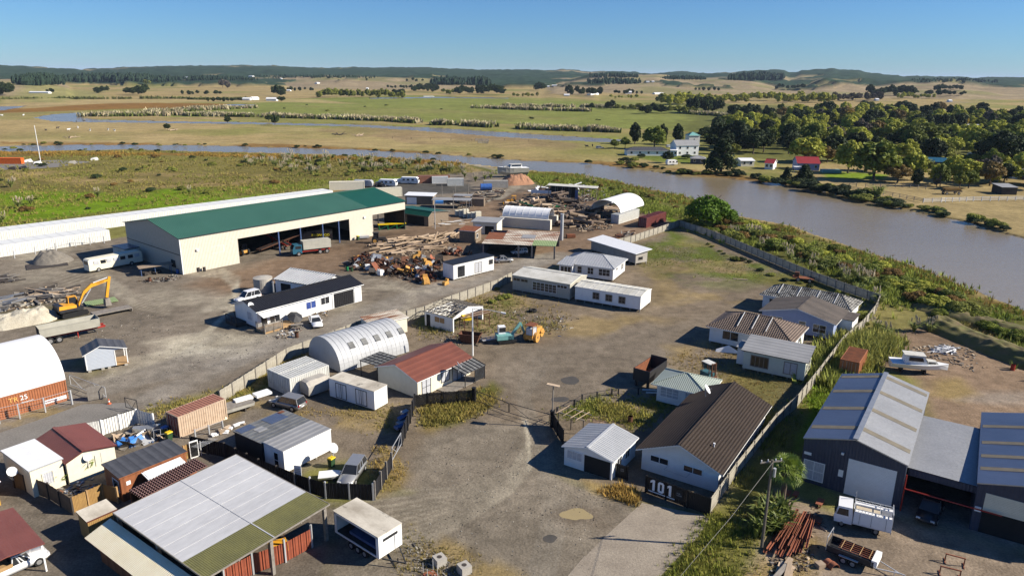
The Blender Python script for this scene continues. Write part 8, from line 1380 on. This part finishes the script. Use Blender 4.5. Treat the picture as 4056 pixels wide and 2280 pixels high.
for x,y in scatter(WOOD,430):
    if all(abs(x/y-h.x/h.y)>.011 or y>h.y+6 or y<h.y-45 for h in HOUSES): q=rnd.uniform(5.5,10); UND.append((x,y,0,q,q*rnd.uniform(1.1,1.8),rnd.choice(('leaf_dark','leaf_mid','scrub','leaf_light','leaf_light') if math.hypot(x,y)<430 else ('leaf_dark','leaf_dark','leaf_mid','scrub','leaf_light')),rnd.choice(('round','bush'))))
massed_later=UND
# tree belts on the plain (native picture rows: left, right, base, top, count, foliage)
BELT=[(0,55,375,330,4,'leaf_dark','dark tree at the left edge of the plain'),(185,215,366,352,3,'leaf_dark','dark tree left of centre on the plain'),(380,430,370,346,4,'leaf_dark','dark broad tree on the left of the plain'),(500,580,376,343,6,'leaf_dark','spreading dark tree on the left plain'),(575,600,336,318,2,'scrub','pale tall tree on the left plain'),(715,880,377,360,8,'leaf_dark','dark tree in the belt on the left plain'),(820,930,404,386,7,'leaf_dark','dark shrub tree by the far white sheds'),(880,905,350,318,2,'leaf_bare','grey tall tree on the left plain'),(1095,1125,381,343,3,'leaf_dark','dark tall tree left of the plain belt'),(1130,1250,360,345,7,'leaf_dark','dark tree in the belt before the low hills'),(1260,1600,388,356,22,'scrub','olive tree in the long belt across the plain'),(1560,1600,385,352,4,'leaf_dark','dark tree at the end of the long belt'),(1100,1130,403,386,3,'leaf_dark','dark shrub tree beside the white shed'),(1640,1740,364,335,9,'leaf_dark','dark tree in the cluster before the pine blocks'),(1750,1830,372,350,6,'leaf_mid','green tree below the pine blocks'),(1800,1990,375,340,14,'leaf_dark','dark tree in the wood below the pine blocks'),(1530,1570,350,338,4,'leaf_dark','dark tree on the low hills'),(1580,1640,352,336,5,'leaf_dark','dark tree before the white farmhouse on the hills'),(1450,1456,324,308,1,'leaf_dark','single dark tree on the low hill'),(1610,1680,326,312,4,'leaf_dark','dark tree on the crest of the low hill'),(2030,2130,384,366,7,'scrub','olive tree on the plain right of centre'),(2117,2160,358,328,4,'leaf_dark','dark upright tree on the plain right of centre'),(2240,2380,378,345,9,'leaf_dark','dark tree in the farm belt'),(2430,2545,373,356,8,'leaf_dark','dark tree round the white farmhouse'),(2410,2530,390,376,7,'leaf_light','pale shrub tree below the farmhouse'),(2600,2640,402,380,3,'leaf_dark','dark tree left of the poplars'),(2620,2780,415,372,16,'leaf_light','pale poplar in the belt across the right plain'),(2780,2960,408,374,14,'leaf_light','pale poplar in the belt right of centre'),(2730,2850,445,385,8,'leaf_dark','dark tree in front of the poplars'),(2540,2640,450,415,8,'leaf_dark','dark tree beside the hedged field'),(2320,2345,435,411,2,'leaf_dark','lone dark tree on the hedge line'),(2400,2430,434,402,2,'leaf_dark','second lone dark tree on the hedge line'),(2440,2560,436,414,8,'scrub','olive tree along the hedge line'),(2640,2760,450,420,8,'scrub','olive tree before the poplars'),(2900,3000,470,425,7,'leaf_dark','dark tree at the left end of the wood'),(2750,2850,360,346,6,'leaf_dark','dark hillside tree right of centre'),(2960,3080,400,370,9,'leaf_light','pale tree at the foot of the right hills'),(3080,3300,405,368,18,'leaf_light','pale poplar at the foot of the right hills'),(3300,3500,400,372,12,'leaf_bare','grey bare tree at the foot of the right hills'),(3440,3620,380,345,14,'leaf_dark','dark tree in the gully of the right hills'),(3550,3700,392,372,12,'leaf_light','pale tree in the valley of the right hills'),(3660,3830,380,362,9,'leaf_dark','dark tree on the slope of the right hills'),(3700,3810,360,338,8,'leaf_dark','dark tree high on the right hills'),(3060,3190,355,338,8,'leaf_dark','dark tree on the crest of the right hills')]
from bisect import bisect
def groundz(x,y):
    r_=math.hypot(x,y); t=math.atan2(x,y); i=min(max(np.searchsorted(rr,r_)-1,0),len(rr)-2); j=min(max(int((t-th[0])/(th[1]-th[0])),0),NT-2); return float(Z[i:i+2,j:j+2].mean())
TS=60*1.008**np.arange(640)
def surf(u,v):
    d=ray(u,v); x,y=d[0]*TS,d[1]*TS; i=np.clip(np.searchsorted(rr,np.hypot(x,y))-1,0,len(rr)-2); j=min(max(int((math.atan2(d[0],d[1])-th[0])/(th[1]-th[0])),0),NT-2)
    g=(Z[i,j]+Z[i+1,j]+Z[i,j+1]+Z[i+1,j+1])/4; k=np.nonzero(CAMH+d[2]*TS<=g)[0]
    return Vector((x[k[0]],y[k[0]],g[k[0]])) if len(k) else None
def massed(name,label,items,cat='trees',cc=None):
    Vs=[];Cs=[]
    for x,y,z,h,w,mt,sh in items:
        me=proto(sh,rnd.randint(0,2),900)[0]; v=np.empty(len(me.vertices)*3,np.float32); me.vertices.foreach_get('co',v); v=v.reshape(-1,3); a=rnd.uniform(0,6.28); c_,s_=math.cos(a),math.sin(a)
        Vs.append(np.stack([x+w*(v[:,0]*c_-v[:,1]*s_),y+w*(v[:,0]*s_+v[:,1]*c_),z+h*v[:,2]],1)); Cs.append(np.tile(np.array(SPEC[mt]['c'])*rnd.uniform(.75,1.2),(len(v),1))*nrs.uniform(.75,1.15,(len(v)//4,1)).repeat(4,0))
    V=np.concatenate(Vs); o=ob(name,colmesh(name,V,np.arange(len(V)).reshape(-1,4),np.concatenate(Cs),'leaf_mass')); o['label']=label; o['category']=cat; return struct(o,'stuff')
for u0,u1,vb,vt,n,mt,lab in BELT:
    its=[]
    for i in range(n):
        u=u0+(u1-u0)*(i+rnd.uniform(.1,.9))/n; v=vb+rnd.uniform(-.12,.12)*(vb-vt); g=surf(u,v)
        if g is None: continue
        d=math.hypot(g.x,g.y); h=min((vb-vt)*rnd.uniform(.7,1.05)*d/FPX,26); w=h*rnd.uniform(.8,1.4); sh=rnd.choice(('round','tall') if mt!='leaf_light' else ('tall','round'))
        if n<=2: tree(sh,mt,g,h,w,lab if n==1 else lab+(', left one' if i==0 else ', right one'),None,N=900,z=g.z)
        else: its.append((g.x,g.y,g.z,h,w,mt,sh))
    if its: massed('tree_belt',lab.replace(' tree',' trees').replace('poplar','poplars')+', seen as one mass',its)
massed('woodland_understory','lower trees and undergrowth filling the wood across the river',massed_later)
# plantation blocks that read as one mass
def plantation(label,u0,u1,vb,vt,n,depth=60):
    Vs=[];N_=0
    for i in range(n):
        u=rnd.uniform(u0,u1); g=surf(u,vb-rnd.uniform(0,.25)*(vb-vt)); 
        if g is None: continue
        d=math.hypot(g.x,g.y); h=(vb-vt)*d/FPX*rnd.uniform(.4,.85)*(.75+.25*math.sin((u-u0)/(u1-u0)*3.1)); x=g.x+rnd.uniform(-6,6); y=g.y+rnd.uniform(0,depth); w=h*rnd.uniform(.16,.34); a=rnd.random()
        ring=lambda r_,z,o:[(x+r_*math.cos(a+o+k*1.2566),y+r_*math.sin(a+o+k*1.2566),g.z+z) for k in range(5)]
        Vs+=ring(w*.7,h*.05,0)+ring(w*1.1,h*.45,.3)+ring(w*.7,h*.8,.6)+[(x,y,g.z+h)]
        N_+=1
    F=[]
    for q in range(N_):
        b=q*16
        for l in (0,5):
            for k in range(5): F.append((b+l+k,b+l+(k+1)%5,b+l+5+(k+1)%5,b+l+5+k))
        for k in range(5): F.append((b+10+k,b+10+(k+1)%5,b+15,b+15))
    m=MB(); m.v=Vs; m.f=[tuple(dict.fromkeys(q)) for q in F]; m.m=[0]*len(F); o=m.build('pine_plantation','haze_wood'); tag(o,label,'pine wood'); o['kind']='stuff'
for a in (('dark pine block at the far left of the plain',50,195,340,297,160),('long dark pine block left of centre on the plain',212,640,329,293,420),('dark pine strip below the far left hills',640,1000,322,300,260),('dark pine strip in front of the central hills',1000,1480,312,297,260),('square dark pine block right of the low hills',1714,1832,340,300,150),('second square dark pine block before the hills',1856,1940,341,302,120),('dark pine belt along the right-centre ridge',2340,2530,310,288,160),('dark pine belt in the gully of the tan hills',2340,2545,336,308,170),('dark pine belt on the right ridge',2630,2800,318,298,150),('dark pine crest on the right-hand ridge',2895,3110,322,285,200),('dark pine belt at the right-hand edge of the ridge',3640,3960,330,313,160)): plantation(*a)
# hedges with pale plumes, and scrub on the far plain
def strip(pts,w,n,ca,cb,h,sp=.5,wd=.16): 
    P=gp(pts); s=np.linalg.norm(np.diff(P,axis=0),axis=1); tot=s.sum(); out=[]
    for (a,b),l in zip(zip(P[:-1],P[1:]),s):
        d=(b-a)/l; nn=np.array([-d[1],d[0]])*w/2; out.append((np.array([a-nn,b-nn,b+nn,a+nn]),max(3,int(n*l/tot)),h,sp,wd,ca,cb))
    return out
HL=[[(205,293),(430,291),(640,294),(850,300),(980,305),(1060,310)],[(370,285),(500,278),(640,272)],[(1090,314),(1150,315)],[(1160,316),(1240,320)],[(1195,272),(1330,277),(1480,281)],[(1270,268),(1500,271),(1660,276)],[(1740,287),(1880,297)],[(1300,324),(1460,330),(1560,333)],[(1790,333),(1830,335)]]
it=[]
for h_ in HL: it+=strip(h_,12,int(900*abs(h_[-1][0]-h_[0][0])/700)+60,(.095,.11,.026),(.055,.068,.018),(2.6,4),.6,.3); it+=strip(h_,9,int(800*abs(h_[-1][0]-h_[0][0])/700)+50,(.36,.29,.18),(.26,.21,.13),(3.6,5),.35,.28)
for h_ in ([(0,252),(160,250),(400,249),(480,249)],[(480,251),(620,252)]): it+=strip(h_,14,260,(.06,.07,.02),(.09,.09,.03),(3,5),.7,.35)
tufts('plumed_hedge','hedges of pale-plumed pampas across the far fields',it,6)
# scrub and pampas: individual plants
def pampas_mesh(seed):
    g=random.Random(seed); m=MB()
    for k in range(90):
        a=g.uniform(0,6.283); L_=g.uniform(.6,1.1); w=.03; dx,dy=math.cos(a),math.sin(a); q=[(.05*dx,.05*dy,0),(.28*L_*dx,.28*L_*dy,.62*L_),(.62*L_*dx,.62*L_*dy,.78*L_*g.uniform(.6,1))]
        n=(-dy*w,dx*w); m.face([(q[0][0]-n[0],q[0][1]-n[1],0),(q[0][0]+n[0],q[0][1]+n[1],0),(q[1][0]+n[0],q[1][1]+n[1],q[1][2]),(q[1][0]-n[0],q[1][1]-n[1],q[1][2])]); m.face([(q[1][0]-n[0],q[1][1]-n[1],q[1][2]),(q[1][0]+n[0],q[1][1]+n[1],q[1][2]),(q[2][0],q[2][1],q[2][2])])
    f=m.mesh('foliage','pampas_leaf'); m=MB()
    for k in range(9): a=g.uniform(0,6.283); r_=g.uniform(.1,.5); h=g.uniform(.9,1.3); b=Vector((.3*r_*math.cos(a),.3*r_*math.sin(a),.6)); t=Vector((r_*math.cos(a),r_*math.sin(a),h)); m.cyl(b,t-Vector((0,0,.28)),.008,n=3); m.cyl(t-Vector((0,0,.34)),t-Vector((0,0,.12)),.028,.05,n=5); m.cyl(t-Vector((0,0,.12)),t,.05,.01,n=5)
    return f,m.mesh('plume','pampas_plume')
PAM=[pampas_mesh(k) for k in range(3)]
def pampas(loc,s,label,group,plume=True):
    r=T('pampas_grass',label,'pampas grass',loc,rnd.uniform(0,6.28),group); f,q=PAM[rnd.randint(0,2)]; ob('foliage',f,r)
    if plume: ob('plume',q,r)
    r.scale=(s,s,s*rnd.uniform(.8,1.1)); return r
for x,y in scatter([(640,392),(1000,405),(1140,416),(1180,440),(1000,430),(780,440),(600,415)],120): pampas((x,y),rnd.uniform(1.8,3.6),'plumed pampas clump in the swamp behind the white containers','plumed pampas clumps in the swamp',rnd.random()<.75)
for k,(x,y,s,t) in enumerate(((95,515,3.4,'large plumed pampas clump on the bright swamp grass at the left'),(830,596,3.0,'pampas clump in the middle of the bright swamp grass'),(1600,565,2.6,'pampas clump just behind the white container row'),(160,690,3.4,'plumed pampas at the foot of the swamp'),(20,810,2.8,'pampas at the left end of the white container row'),(260,660,2.4,'pampas beside the large plumed clump'))): pampas(tuple(p('I',x,y))[:2],s,t,None)
for x,y in scatter([(1760,560),(1900,590),(2100,660),(2250,730),(2230,790),(2100,700),(1900,640),(1760,585)],40): pampas((x,y),rnd.uniform(1.8,2.8),'pampas clump between the compound fence and the river','pampas between the compound fence and river',rnd.random()<.5)
for k,(x,y,s,t) in enumerate(((965,700,2.3,'pampas with cream plumes by the fence corner above the boat'),(1200,665,2.4,'pampas with pinkish plumes above the boat'),(1330,670,2.4,'pampas beside the earth bank above the boat'),(880,640,2.0,'leafy pampas against the boundary fence corner'))): pampas(tuple(p('H',x,y))[:2],s,t,None)
for w,x,y in (('J',1790,430),('J',1960,450),('J',1880,465),('J',2010,440),('K',700,470),('K',760,490)): pampas(tuple(p(w,x,y))[:2],rnd.uniform(2.2,3),'pampas clump by the sandy track','pampas by the sandy track')
pampas(tuple(p('L',890,830))[:2],6.5,'great green pampas clump on the far river bank',None,False)
def bushes(poly,n,s,mats,label,group,mass=False):
    if mass: massed('shrub_row',label.replace('shrub','shrubs').replace('lone ','scattered '),[(x,y,0,q*.75,q*1.25,rnd.choice(mats),'bush') for x,y in scatter(poly,n) for q in (rnd.uniform(*s),)],'shrubs'); return
    for x,y in scatter(poly,n): q=rnd.uniform(*s); tree('bush',rnd.choice(mats),(x,y),q*rnd.uniform(.6,.9),q*rnd.uniform(1,1.5),label,group,'shrub',900,'shrub')
bushes([(1740,545),(1850,555),(2000,595),(2200,665),(2420,760),(2500,800),(2400,790),(2260,750),(2100,680),(1900,620),(1740,570)],110,(2.0,4.2),['scrub','scrub','leaf_mid','leaf_light','scrub_brown'],'olive shrub on the near river bank beyond the fence','olive shrubs on the near river bank')
bushes([(1340,440),(1560,470),(1700,510),(1730,540),(1600,510),(1400,465)],26,(1.5,2.8),['scrub','scrub_brown'],'low shrub on the bank behind the log heaps','low shrubs on the bank behind the log heaps')
bushes([(-60,400),(400,395),(900,405),(1150,420),(900,450),(400,500),(0,560)],46,(1.4,3.4),['scrub','scrub_brown','leaf_dark'],'dark shrub in the swamp grass','dark shrubs in the swamp grass'); bushes([(700,405),(900,405),(1150,412),(1180,430),(1000,440),(760,430)],24,(2,4),['leaf_dark','scrub'],'large shrub at the river end of the swamp','large shrubs at the river end of the swamp')
bushes([(0,374),(500,380),(1000,398),(1140,407),(1140,411),(1000,401),(500,384),(0,381)],18,(1.5,3),['scrub','leaf_dark'],'shrub on the swamp edge of the river','shrubs on the swamp edge of the river',True); bushes([(0,360),(700,365),(1300,396),(1560,412),(1560,416),(1300,400),(700,369),(0,366)],30,(1.5,3.5),['leaf_dark','scrub'],'dark shrub on the far edge of the river','dark shrubs on the far edge of the river',True)
bushes([(1850,440),(2000,460),(2150,490),(2300,522),(2450,552),(2576,590),(2576,600),(2440,560),(2280,528),(2130,497),(1980,468),(1850,448)],62,(3,6),['leaf_dark','scrub','leaf_dark'],'dark shrub hanging over the far river bank','dark shrubs over the far river bank'); bushes([(1560,410),(1700,430),(1830,440),(1830,446),(1690,437),(1560,417)],26,(2,4.5),['leaf_dark','scrub'],'dark shrub below the white house across the river','dark shrubs below the white house across the river',True)
bushes([(2080,870),(2150,800),(2230,790),(2230,830),(2140,900),(2100,940)],10,(1.5,2.6),['leaf_mid','scrub'],'leafy shrub against the boundary fence beside the red-brown container','leafy shrubs against the boundary fence')
bushes([(1240,730),(1290,725),(1310,760),(1230,770)],5,(1,1.8),['scrub'],'low shrub by the beige classroom','low shrubs by the beige classroom'); bushes([(1750,600),(1900,665),(2000,705),(2150,748),(2140,755),(1980,712),(1880,675)],16,(.8,1.6),['scrub','leaf_dark'],'weedy shrub along the inside of the river fence','weedy shrubs along the inside of the river fence')
bushes([(430,255),(1000,258),(1700,300),(1560,340),(900,310),(450,305)],16,(2,4),['leaf_dark','scrub'],'lone shrub on the far green fields','lone shrubs on the far green fields',True)
for k,(u,vb,vt,w) in enumerate(((1065,482,458,30),(1090,497,458,34),(903,491,462,30),(663,517,490,26))): tpx(u,vb,vt,w,'round','leaf_dark',['small dark tree beside the far channel','taller dark tree beside the far channel','dark tree at the end of the plumed hedge','leaning small tree on the far paddock'][k])
# cabbage palm, flax, garden palms
def fan(m,c,d,L_,n=9,w=.05,sp=1.5,droop=.13):
    d=Vector(d).normalized(); s=d.cross(Vector((0,0,1))); s=s.normalized() if s.length>.01 else Vector((1,0,0)); s=Matrix.Rotation(rnd.gauss(0,.7),3,d)@s; u=s.cross(d)
    for i in range(n): a=-sp/2+sp*i/(n-1); q=(d*math.cos(a)+s*math.sin(a)); t=Vector(c)+q*L_-Vector((0,0,droop*L_)); mid=Vector(c)+q*L_*.55; o=q.cross(u)*w; m.face([Vector(c)-o*.2,mid-o,t,mid+o])
def palm(label,loc,h,cr,n,name='cabbage_palm',dead=True):
    r=T(name,label,'palm',loc); m=MB(); m.cyl((0,0,0),(.1,0,h),.28,.2,n=9); m.build('trunk','bark',r); m=MB(); R_=random.Random(int(h*10))
    for k in range(n):
        a=k*2.39996; el=R_.uniform(-.7,1.35); d=(math.cos(a)*math.cos(el),math.sin(a)*math.cos(el),math.sin(el)); c=Vector((.1,0,h))+Vector(d)*cr*.45; m.bar((.1,0,h),c,.03); fan(m,c,d,cr*.5*R_.uniform(.7,1.2),9,.045,2.3,R_.uniform(.05,.45))
    m.build('fronds','palm_leaf',r)
    if dead:
        m=MB()
        for k in range(18): a=k*2.4; fan(m,(.1+.25*math.cos(a),.25*math.sin(a),h-.2),(math.cos(a)*.5,math.sin(a)*.5,-.9),.9,7,.06,1.2,.1)
        m.build('dead_fronds','palm_dead',r)
palm('bushy fan palm beside the slate-blue workshop and power pole',tuple(p('G',90,800))[:2],3.3,2.1,85)
def flax(label,loc,s,n=70):
    r=T('flax_bush',label,'flax',loc); m=MB(); R_=random.Random(int(loc[0]*100))
    for k in range(n):
        a=R_.uniform(0,6.28); l=R_.uniform(.7,1.1); lean=R_.uniform(.15,.8); w=.05; dx,dy=math.cos(a),math.sin(a); b=(R_.uniform(-.25,.25),R_.uniform(-.25,.25)); q1=(b[0]+dx*lean*.4*l,b[1]+dy*lean*.4*l,l*.7); q2=(b[0]+dx*lean*l,b[1]+dy*lean*l,l*(1.05-.35*lean)); n_=(-dy*w,dx*w)
        m.face([(b[0]-n_[0],b[1]-n_[1],0),(b[0]+n_[0],b[1]+n_[1],0),(q1[0]+n_[0],q1[1]+n_[1],q1[2]),(q1[0]-n_[0],q1[1]-n_[1],q1[2])]); m.face([(q1[0]-n_[0],q1[1]-n_[1],q1[2]),(q1[0]+n_[0],q1[1]+n_[1],q1[2]),q2])
    m.build('leaves','flax_leaf',r); r.scale=(s,s,s)
for k,(x,y,s,t) in enumerate(((60,950,2.3,'tall flax bush under the fan palm'),(20,1080,2.2,'flax bush at the foot of the power pole'),(110,1010,1.8,'flax bush beside the rust-red beams'),(-60,1000,2.4,'wide flax bush on the street side of the power pole'),(-120,1110,2.0,'low flax bush by the grass verge'),(-40,900,2.0,'flax bush behind the power pole'))): flax(t,tuple(p('G',x,y))[:2],s)
for k,(x,y,h,s) in enumerate(((590,630,1.9,'spiky yucca taller of the pair by the cream house'),(425,700,1.2,'yellowish yucca under the cream house window'),(740,600,1.6,'spiky yucca by the maroon-roofed house wall'),(540,660,.9,'low spiky yucca between the two houses'),(350,650,.8,'small spiky plant by the cream house corner'))): palm(s,tuple(p('A',x,y))[:2],h,.95,22,'yucca',False)
# grassy strip on top of the earth bank is covered with shrubs
bushes([(2400,770),(2500,815),(2576,850),(2576,862),(2480,828),(2400,790),(2340,800)],60,(1.3,2.6),['scrub','leaf_mid'],'weedy shrub on the earth bank above the boat yard','weedy shrubs on the earth bank',True)
# cattle
cw=MB(); cw.loft([[(x,-w,z0),(x,w,z0),(x,w*1.1,(z0+z1)/2),(x,w*.6,z1),(x,-w*.6,z1),(x,-w*1.1,(z0+z1)/2)] for x,w,z0,z1 in ((-.95,.15,.85,1.3),(-.8,.3,.7,1.4),(0,.36,.6,1.4),(.6,.3,.65,1.42),(.85,.18,.9,1.5),(1.15,.14,1.15,1.6),(1.5,.08,1.15,1.4))]); [cw.cyl((x,y,0),(x*.95,y,.8),.06,.11,n=6) for x in (-.7,.6) for y in (-.2,.2)]
CW=cw.mesh('cow','car_dark')
for k,(x,y,c,s) in enumerate(((690,180,'car_dark','dark cow grazing beside the far channel, left of two'),(738,172,'wood_dark','dark brown cow grazing beside the far channel, right of two'))): o=ob('cow',CW,None,tuple(p('K',x,y))[:2]+(0,),rnd.uniform(0,6)); omat(o,c); tag(o,s,'cow')
for k,(x,y) in enumerate(((470,822),(590,800),(700,818),(795,795),(920,822),(1105,818),(1170,825),(780,735),(860,728),(20,670),(240,668))):
    o=ob('cow',CW,None,tuple(gn(x/2.576,200+y/2.576))[:2]+(0,),rnd.uniform(0,6)); c='white_plain' if k not in(0,1,7,8) else 'wood_dark'; omat(o,c); tag(o,('pale' if c[0]=='w' and c!='wood_dark' else 'dark')+' cow grazing on the far left paddock','cow','cows grazing on the far left paddock')
# ---------------------------------------------------------------- houses across the river and on the plain
def fh(label,A,B,d,h,rise,rm,wall='white_plain',roof='gable',ridge='x',cat='house',win=2,oh=.35,hip=None,two=False):
    L_=(B-A).length; r=bld('cottage' if cat=='house' else 'farm_shed',label,(A.x,A.y),ang(A,B),L_,d,h,roof,rise,oh,wall,rm,ridge=ridge,cat=cat,trim=wall,hipw=hip)
    for i in range(win): 
        window(r,L_,d,'f',L_*(i+.5)/win-.5,1.0,h*.4 if not two else .9,1.1,1,1)
        if two: window(r,L_,d,'f',L_*(i+.5)/win-.5,1.0,3.5,1.1,1,1)
    return r
fh('white two-storey house with a grey roof across the river',Vector((85.2,381.2,0)),Vector((97.4,383.4,0)),8.5,5.3,2.3,'grey_roof','white_plain',win=3,two=True)
fh('white single-storey wing beside the two-storey house across the river',p('K',1395,252),p('K',1450,254),6,2.9,.4,'white_metal','white_plain','mono',win=2); fh('low grey-roofed house left of the two-storey house across the river',p('K',1030,248),p('K',1390,250),8,2.5,1.6,'charcoal_roof','white_plain','hip',hip=4,win=5)
fh('turquoise-roofed house peeping over the two-storey house',p('K',1550,150),p('K',1640,150),7,5,1.8,'teal','white_plain','hip',hip=3,win=1); fh('grey-roofed cottage on the lawn right of the lone caravan',p('K',1565,318),p('K',1690,322),6,2.5,1.2,'grey_roof','slate_wall','hip',hip=3); fh('white-roofed bungalow right of the huge dark conifer',p('K',1990,340),p('K',2100,340),8,2.6,.8,'white_metal','cream_plain',win=2)
fh('red-roofed house with a pale gable beside the bright lawn',p('L',215,585),p('L',400,590),10,3.2,2.4,'red_roof','blue_wall','gable','x',win=3); fh('small red-roofed house at the left of the dark pine',p('L',-60,575),p('L',10,580),7,2.8,1.5,'red_roof','white_plain'); q=MB(); q.box(0,8,0,4,0,1.2); solo('swimming_pool','pale raised pool beside the red-roofed house','pool',q,'teal',tuple(p('L',430,605))[:2],R(-5)); q=MB(); q.box(0,6,0,3,2.2,2.3); [q.bar((x,y,0),(x,y,2.2),.1) for x in (.1,5.9) for y in (.1,2.9)]; solo('garden_awning','pale awning in front of the red-roofed house','awning',q,'white_fabric',tuple(p('L',190,600))[:2],R(-5))
fh('pale-roofed shed at the left of the long blue roof',p('L',1185,552),p('L',1260,556),6,2.6,1,'zinc_roof','slate_wall',cat='shed',win=1); fh('long blue-roofed shed among the trees',p('L',1300,556),p('L',1500,566),8,2.6,1.6,'truck_blue','slate_wall',cat='shed',win=2); fh('small house with a crimson roof among the trees',p('L',1670,585),p('L',1815,590),7,2.4,1.8,'red_roof','wood_wall','hip',hip=3,win=1); arch('tunnel_house','white curved tunnel house above the crimson roof',tuple(p('L',1725,515))[:2],R(10),9,8,0,4.5,'white_fabric',12,0,'tunnel house',.06,True)
fh('white shed in a clearing high in the wood',p('L',1640,240),p('L',1750,244),8,3,1,'white_metal',cat='shed'); fh('white shed at the right edge of the wood',p('L',2060,310),p('L',2140,314),9,3.2,1.2,'white_metal',cat='shed'); fh('grey-roofed house at the right edge below the wood',p('L',2030,655),p('L',2140,660),7,2.7,1,'grey_roof'); fh('dark open shed at the right of the paddock',p('L',1935,790),p('L',2065,792),6,2.6,.5,'grey_roof','wood_dark','mono',cat='shed',win=0)
hw=T('hay_trailer','low dark hay trailer standing in the paddock','trailer',tuple(p('L',1455,792))[:2],R(2)); m=MB(); m.box(0,6.5,0,2.4,1.1,1.5); m.build('bed','wood_dark',hw); m=MB(); m.box(.3,6.2,.2,2.2,1.5,2.3); m.build('load','scrub_brown',hw); [wheel(hw,x,y,.5,.3) for x in (1,5.4) for y in (.1,2.3)]
FARH=[(1000,1027,396,4.5,'white shed left of the far green field'),(1054,1095,401,5,'larger white shed by the far green field'),(2235,2256,381,4,'white farmhouse right of the plain belt'),(2478,2502,373,6,'white villa among dark trees on the plain'),(2594,2628,375,4,'long white farm shed on the right plain'),(1257,1268,333,4,'tiny white farmhouse on the low hills'),(1684,1692,344,4,'tiny white farmhouse before the dark cluster'),(1450,1458,355,4,'tiny white cottage above the long belt'),(1135,1150,362,3.5,'small white shed in the plain belt'),(2168,2176,347,4,'tiny white house below the right-centre hills'),(2186,2206,342,3.5,'pale farm roof below the right-centre hills'),(2560,2572,330,4,'white house under the ridge of pines'),(2582,2592,329,4,'second white house under the ridge of pines'),(2340,2372,378,4,'row of pale farm sheds on the plain'),(3470,3482,400,4,'white house in the valley of the right hills'),(3760,3772,405,4,'white house above the right wood'),(115,192,371,3,'long low white glasshouse on the left plain'),(725,745,313,5,'pale farmhouse on the far left hills'),(985,1000,310,4,'small white house before the far hills'),(1110,1116,316,4,'tiny white cottage before the far hills'),(960,990,398,4,'white shed with a boom at the far channel'),(1680,1720,385,1.5,'pale pond-side wall on the plain')]
for u0,u1,v,h_,lab in FARH:
    A,B=surf(u0,v),surf(u1,v)
    if A is None or B is None: continue
    r=fh(lab,Vector((A.x,A.y,0)),Vector((B.x,B.y,0)) if (B-A).length<80 else Vector((A.x+(u1-u0)*A.y/FPX,A.y,0)),8,h_*.7,h_*.35,'white_metal','white_plain',win=0); r.location.z=A.z-.5
# driftwood and stock yards on the near paddock of the far side
for k,(x,y) in enumerate(((600,605-500),(1450,540-500),(730,75),(890,85))):
    w='I' if k<2 else 'J'; y=y if k>1 else (100 if k==0 else 38); dw=T('driftwood',['bleached driftwood on the left paddock','bleached driftwood beside the leaning small tree','dark fallen tree on the tan paddock','pale fallen branches right of the dark fallen tree'][k],'driftwood',tuple(p(w,x,y))[:2],rnd.uniform(0,1)); [MB().cyl((rnd.uniform(-3,3),rnd.uniform(-2,2),.3),(rnd.uniform(-6,6),rnd.uniform(-2,2),rnd.uniform(.3,2.2)),.3,.1,n=6).build('branch','wood_dark' if k==2 else 'wood_pale',dw) for j in range(9)]
fence('stock yard rails on the tan paddock across the river',[p('J',1880,125),p('J',1990,130),p('J',1985,148),p('J',1900,146)],1.6,'white_metal',4,'wood_grey','rail'); fence('thin wire fence across the tan paddock',[p('J',1180,105),p('J',1500,115),p('J',1850,125),p('J',2128,120),p('K',200,130)],1.3,'wood_grey',12,'wood_dark','wire')
# ---------------------------------------------------------------- air
hz=bpy.data.materials.new('haze_air'); hz.use_nodes=True; nt=hz.node_tree; nt.nodes.remove(nt.nodes['Principled BSDF']); pv_=nt.nodes.new('ShaderNodeVolumePrincipled'); pv_.inputs['Color'].default_value=(.62,.78,1,1); pv_.inputs['Density'].default_value=HAZE; pv_.inputs['Anisotropy'].default_value=.0; nt.links.new(pv_.outputs[0],nt.nodes['Material Output'].inputs['Volume'])
zt=float(Z.max())+60
if HAZE>0:
    o=MB().box(-34000,34000,-34000,34000,-6,zt).build('haze',hz); o['kind']='stuff'; o['label']='pale blue haze in the air over the plain'; o['category']='haze'
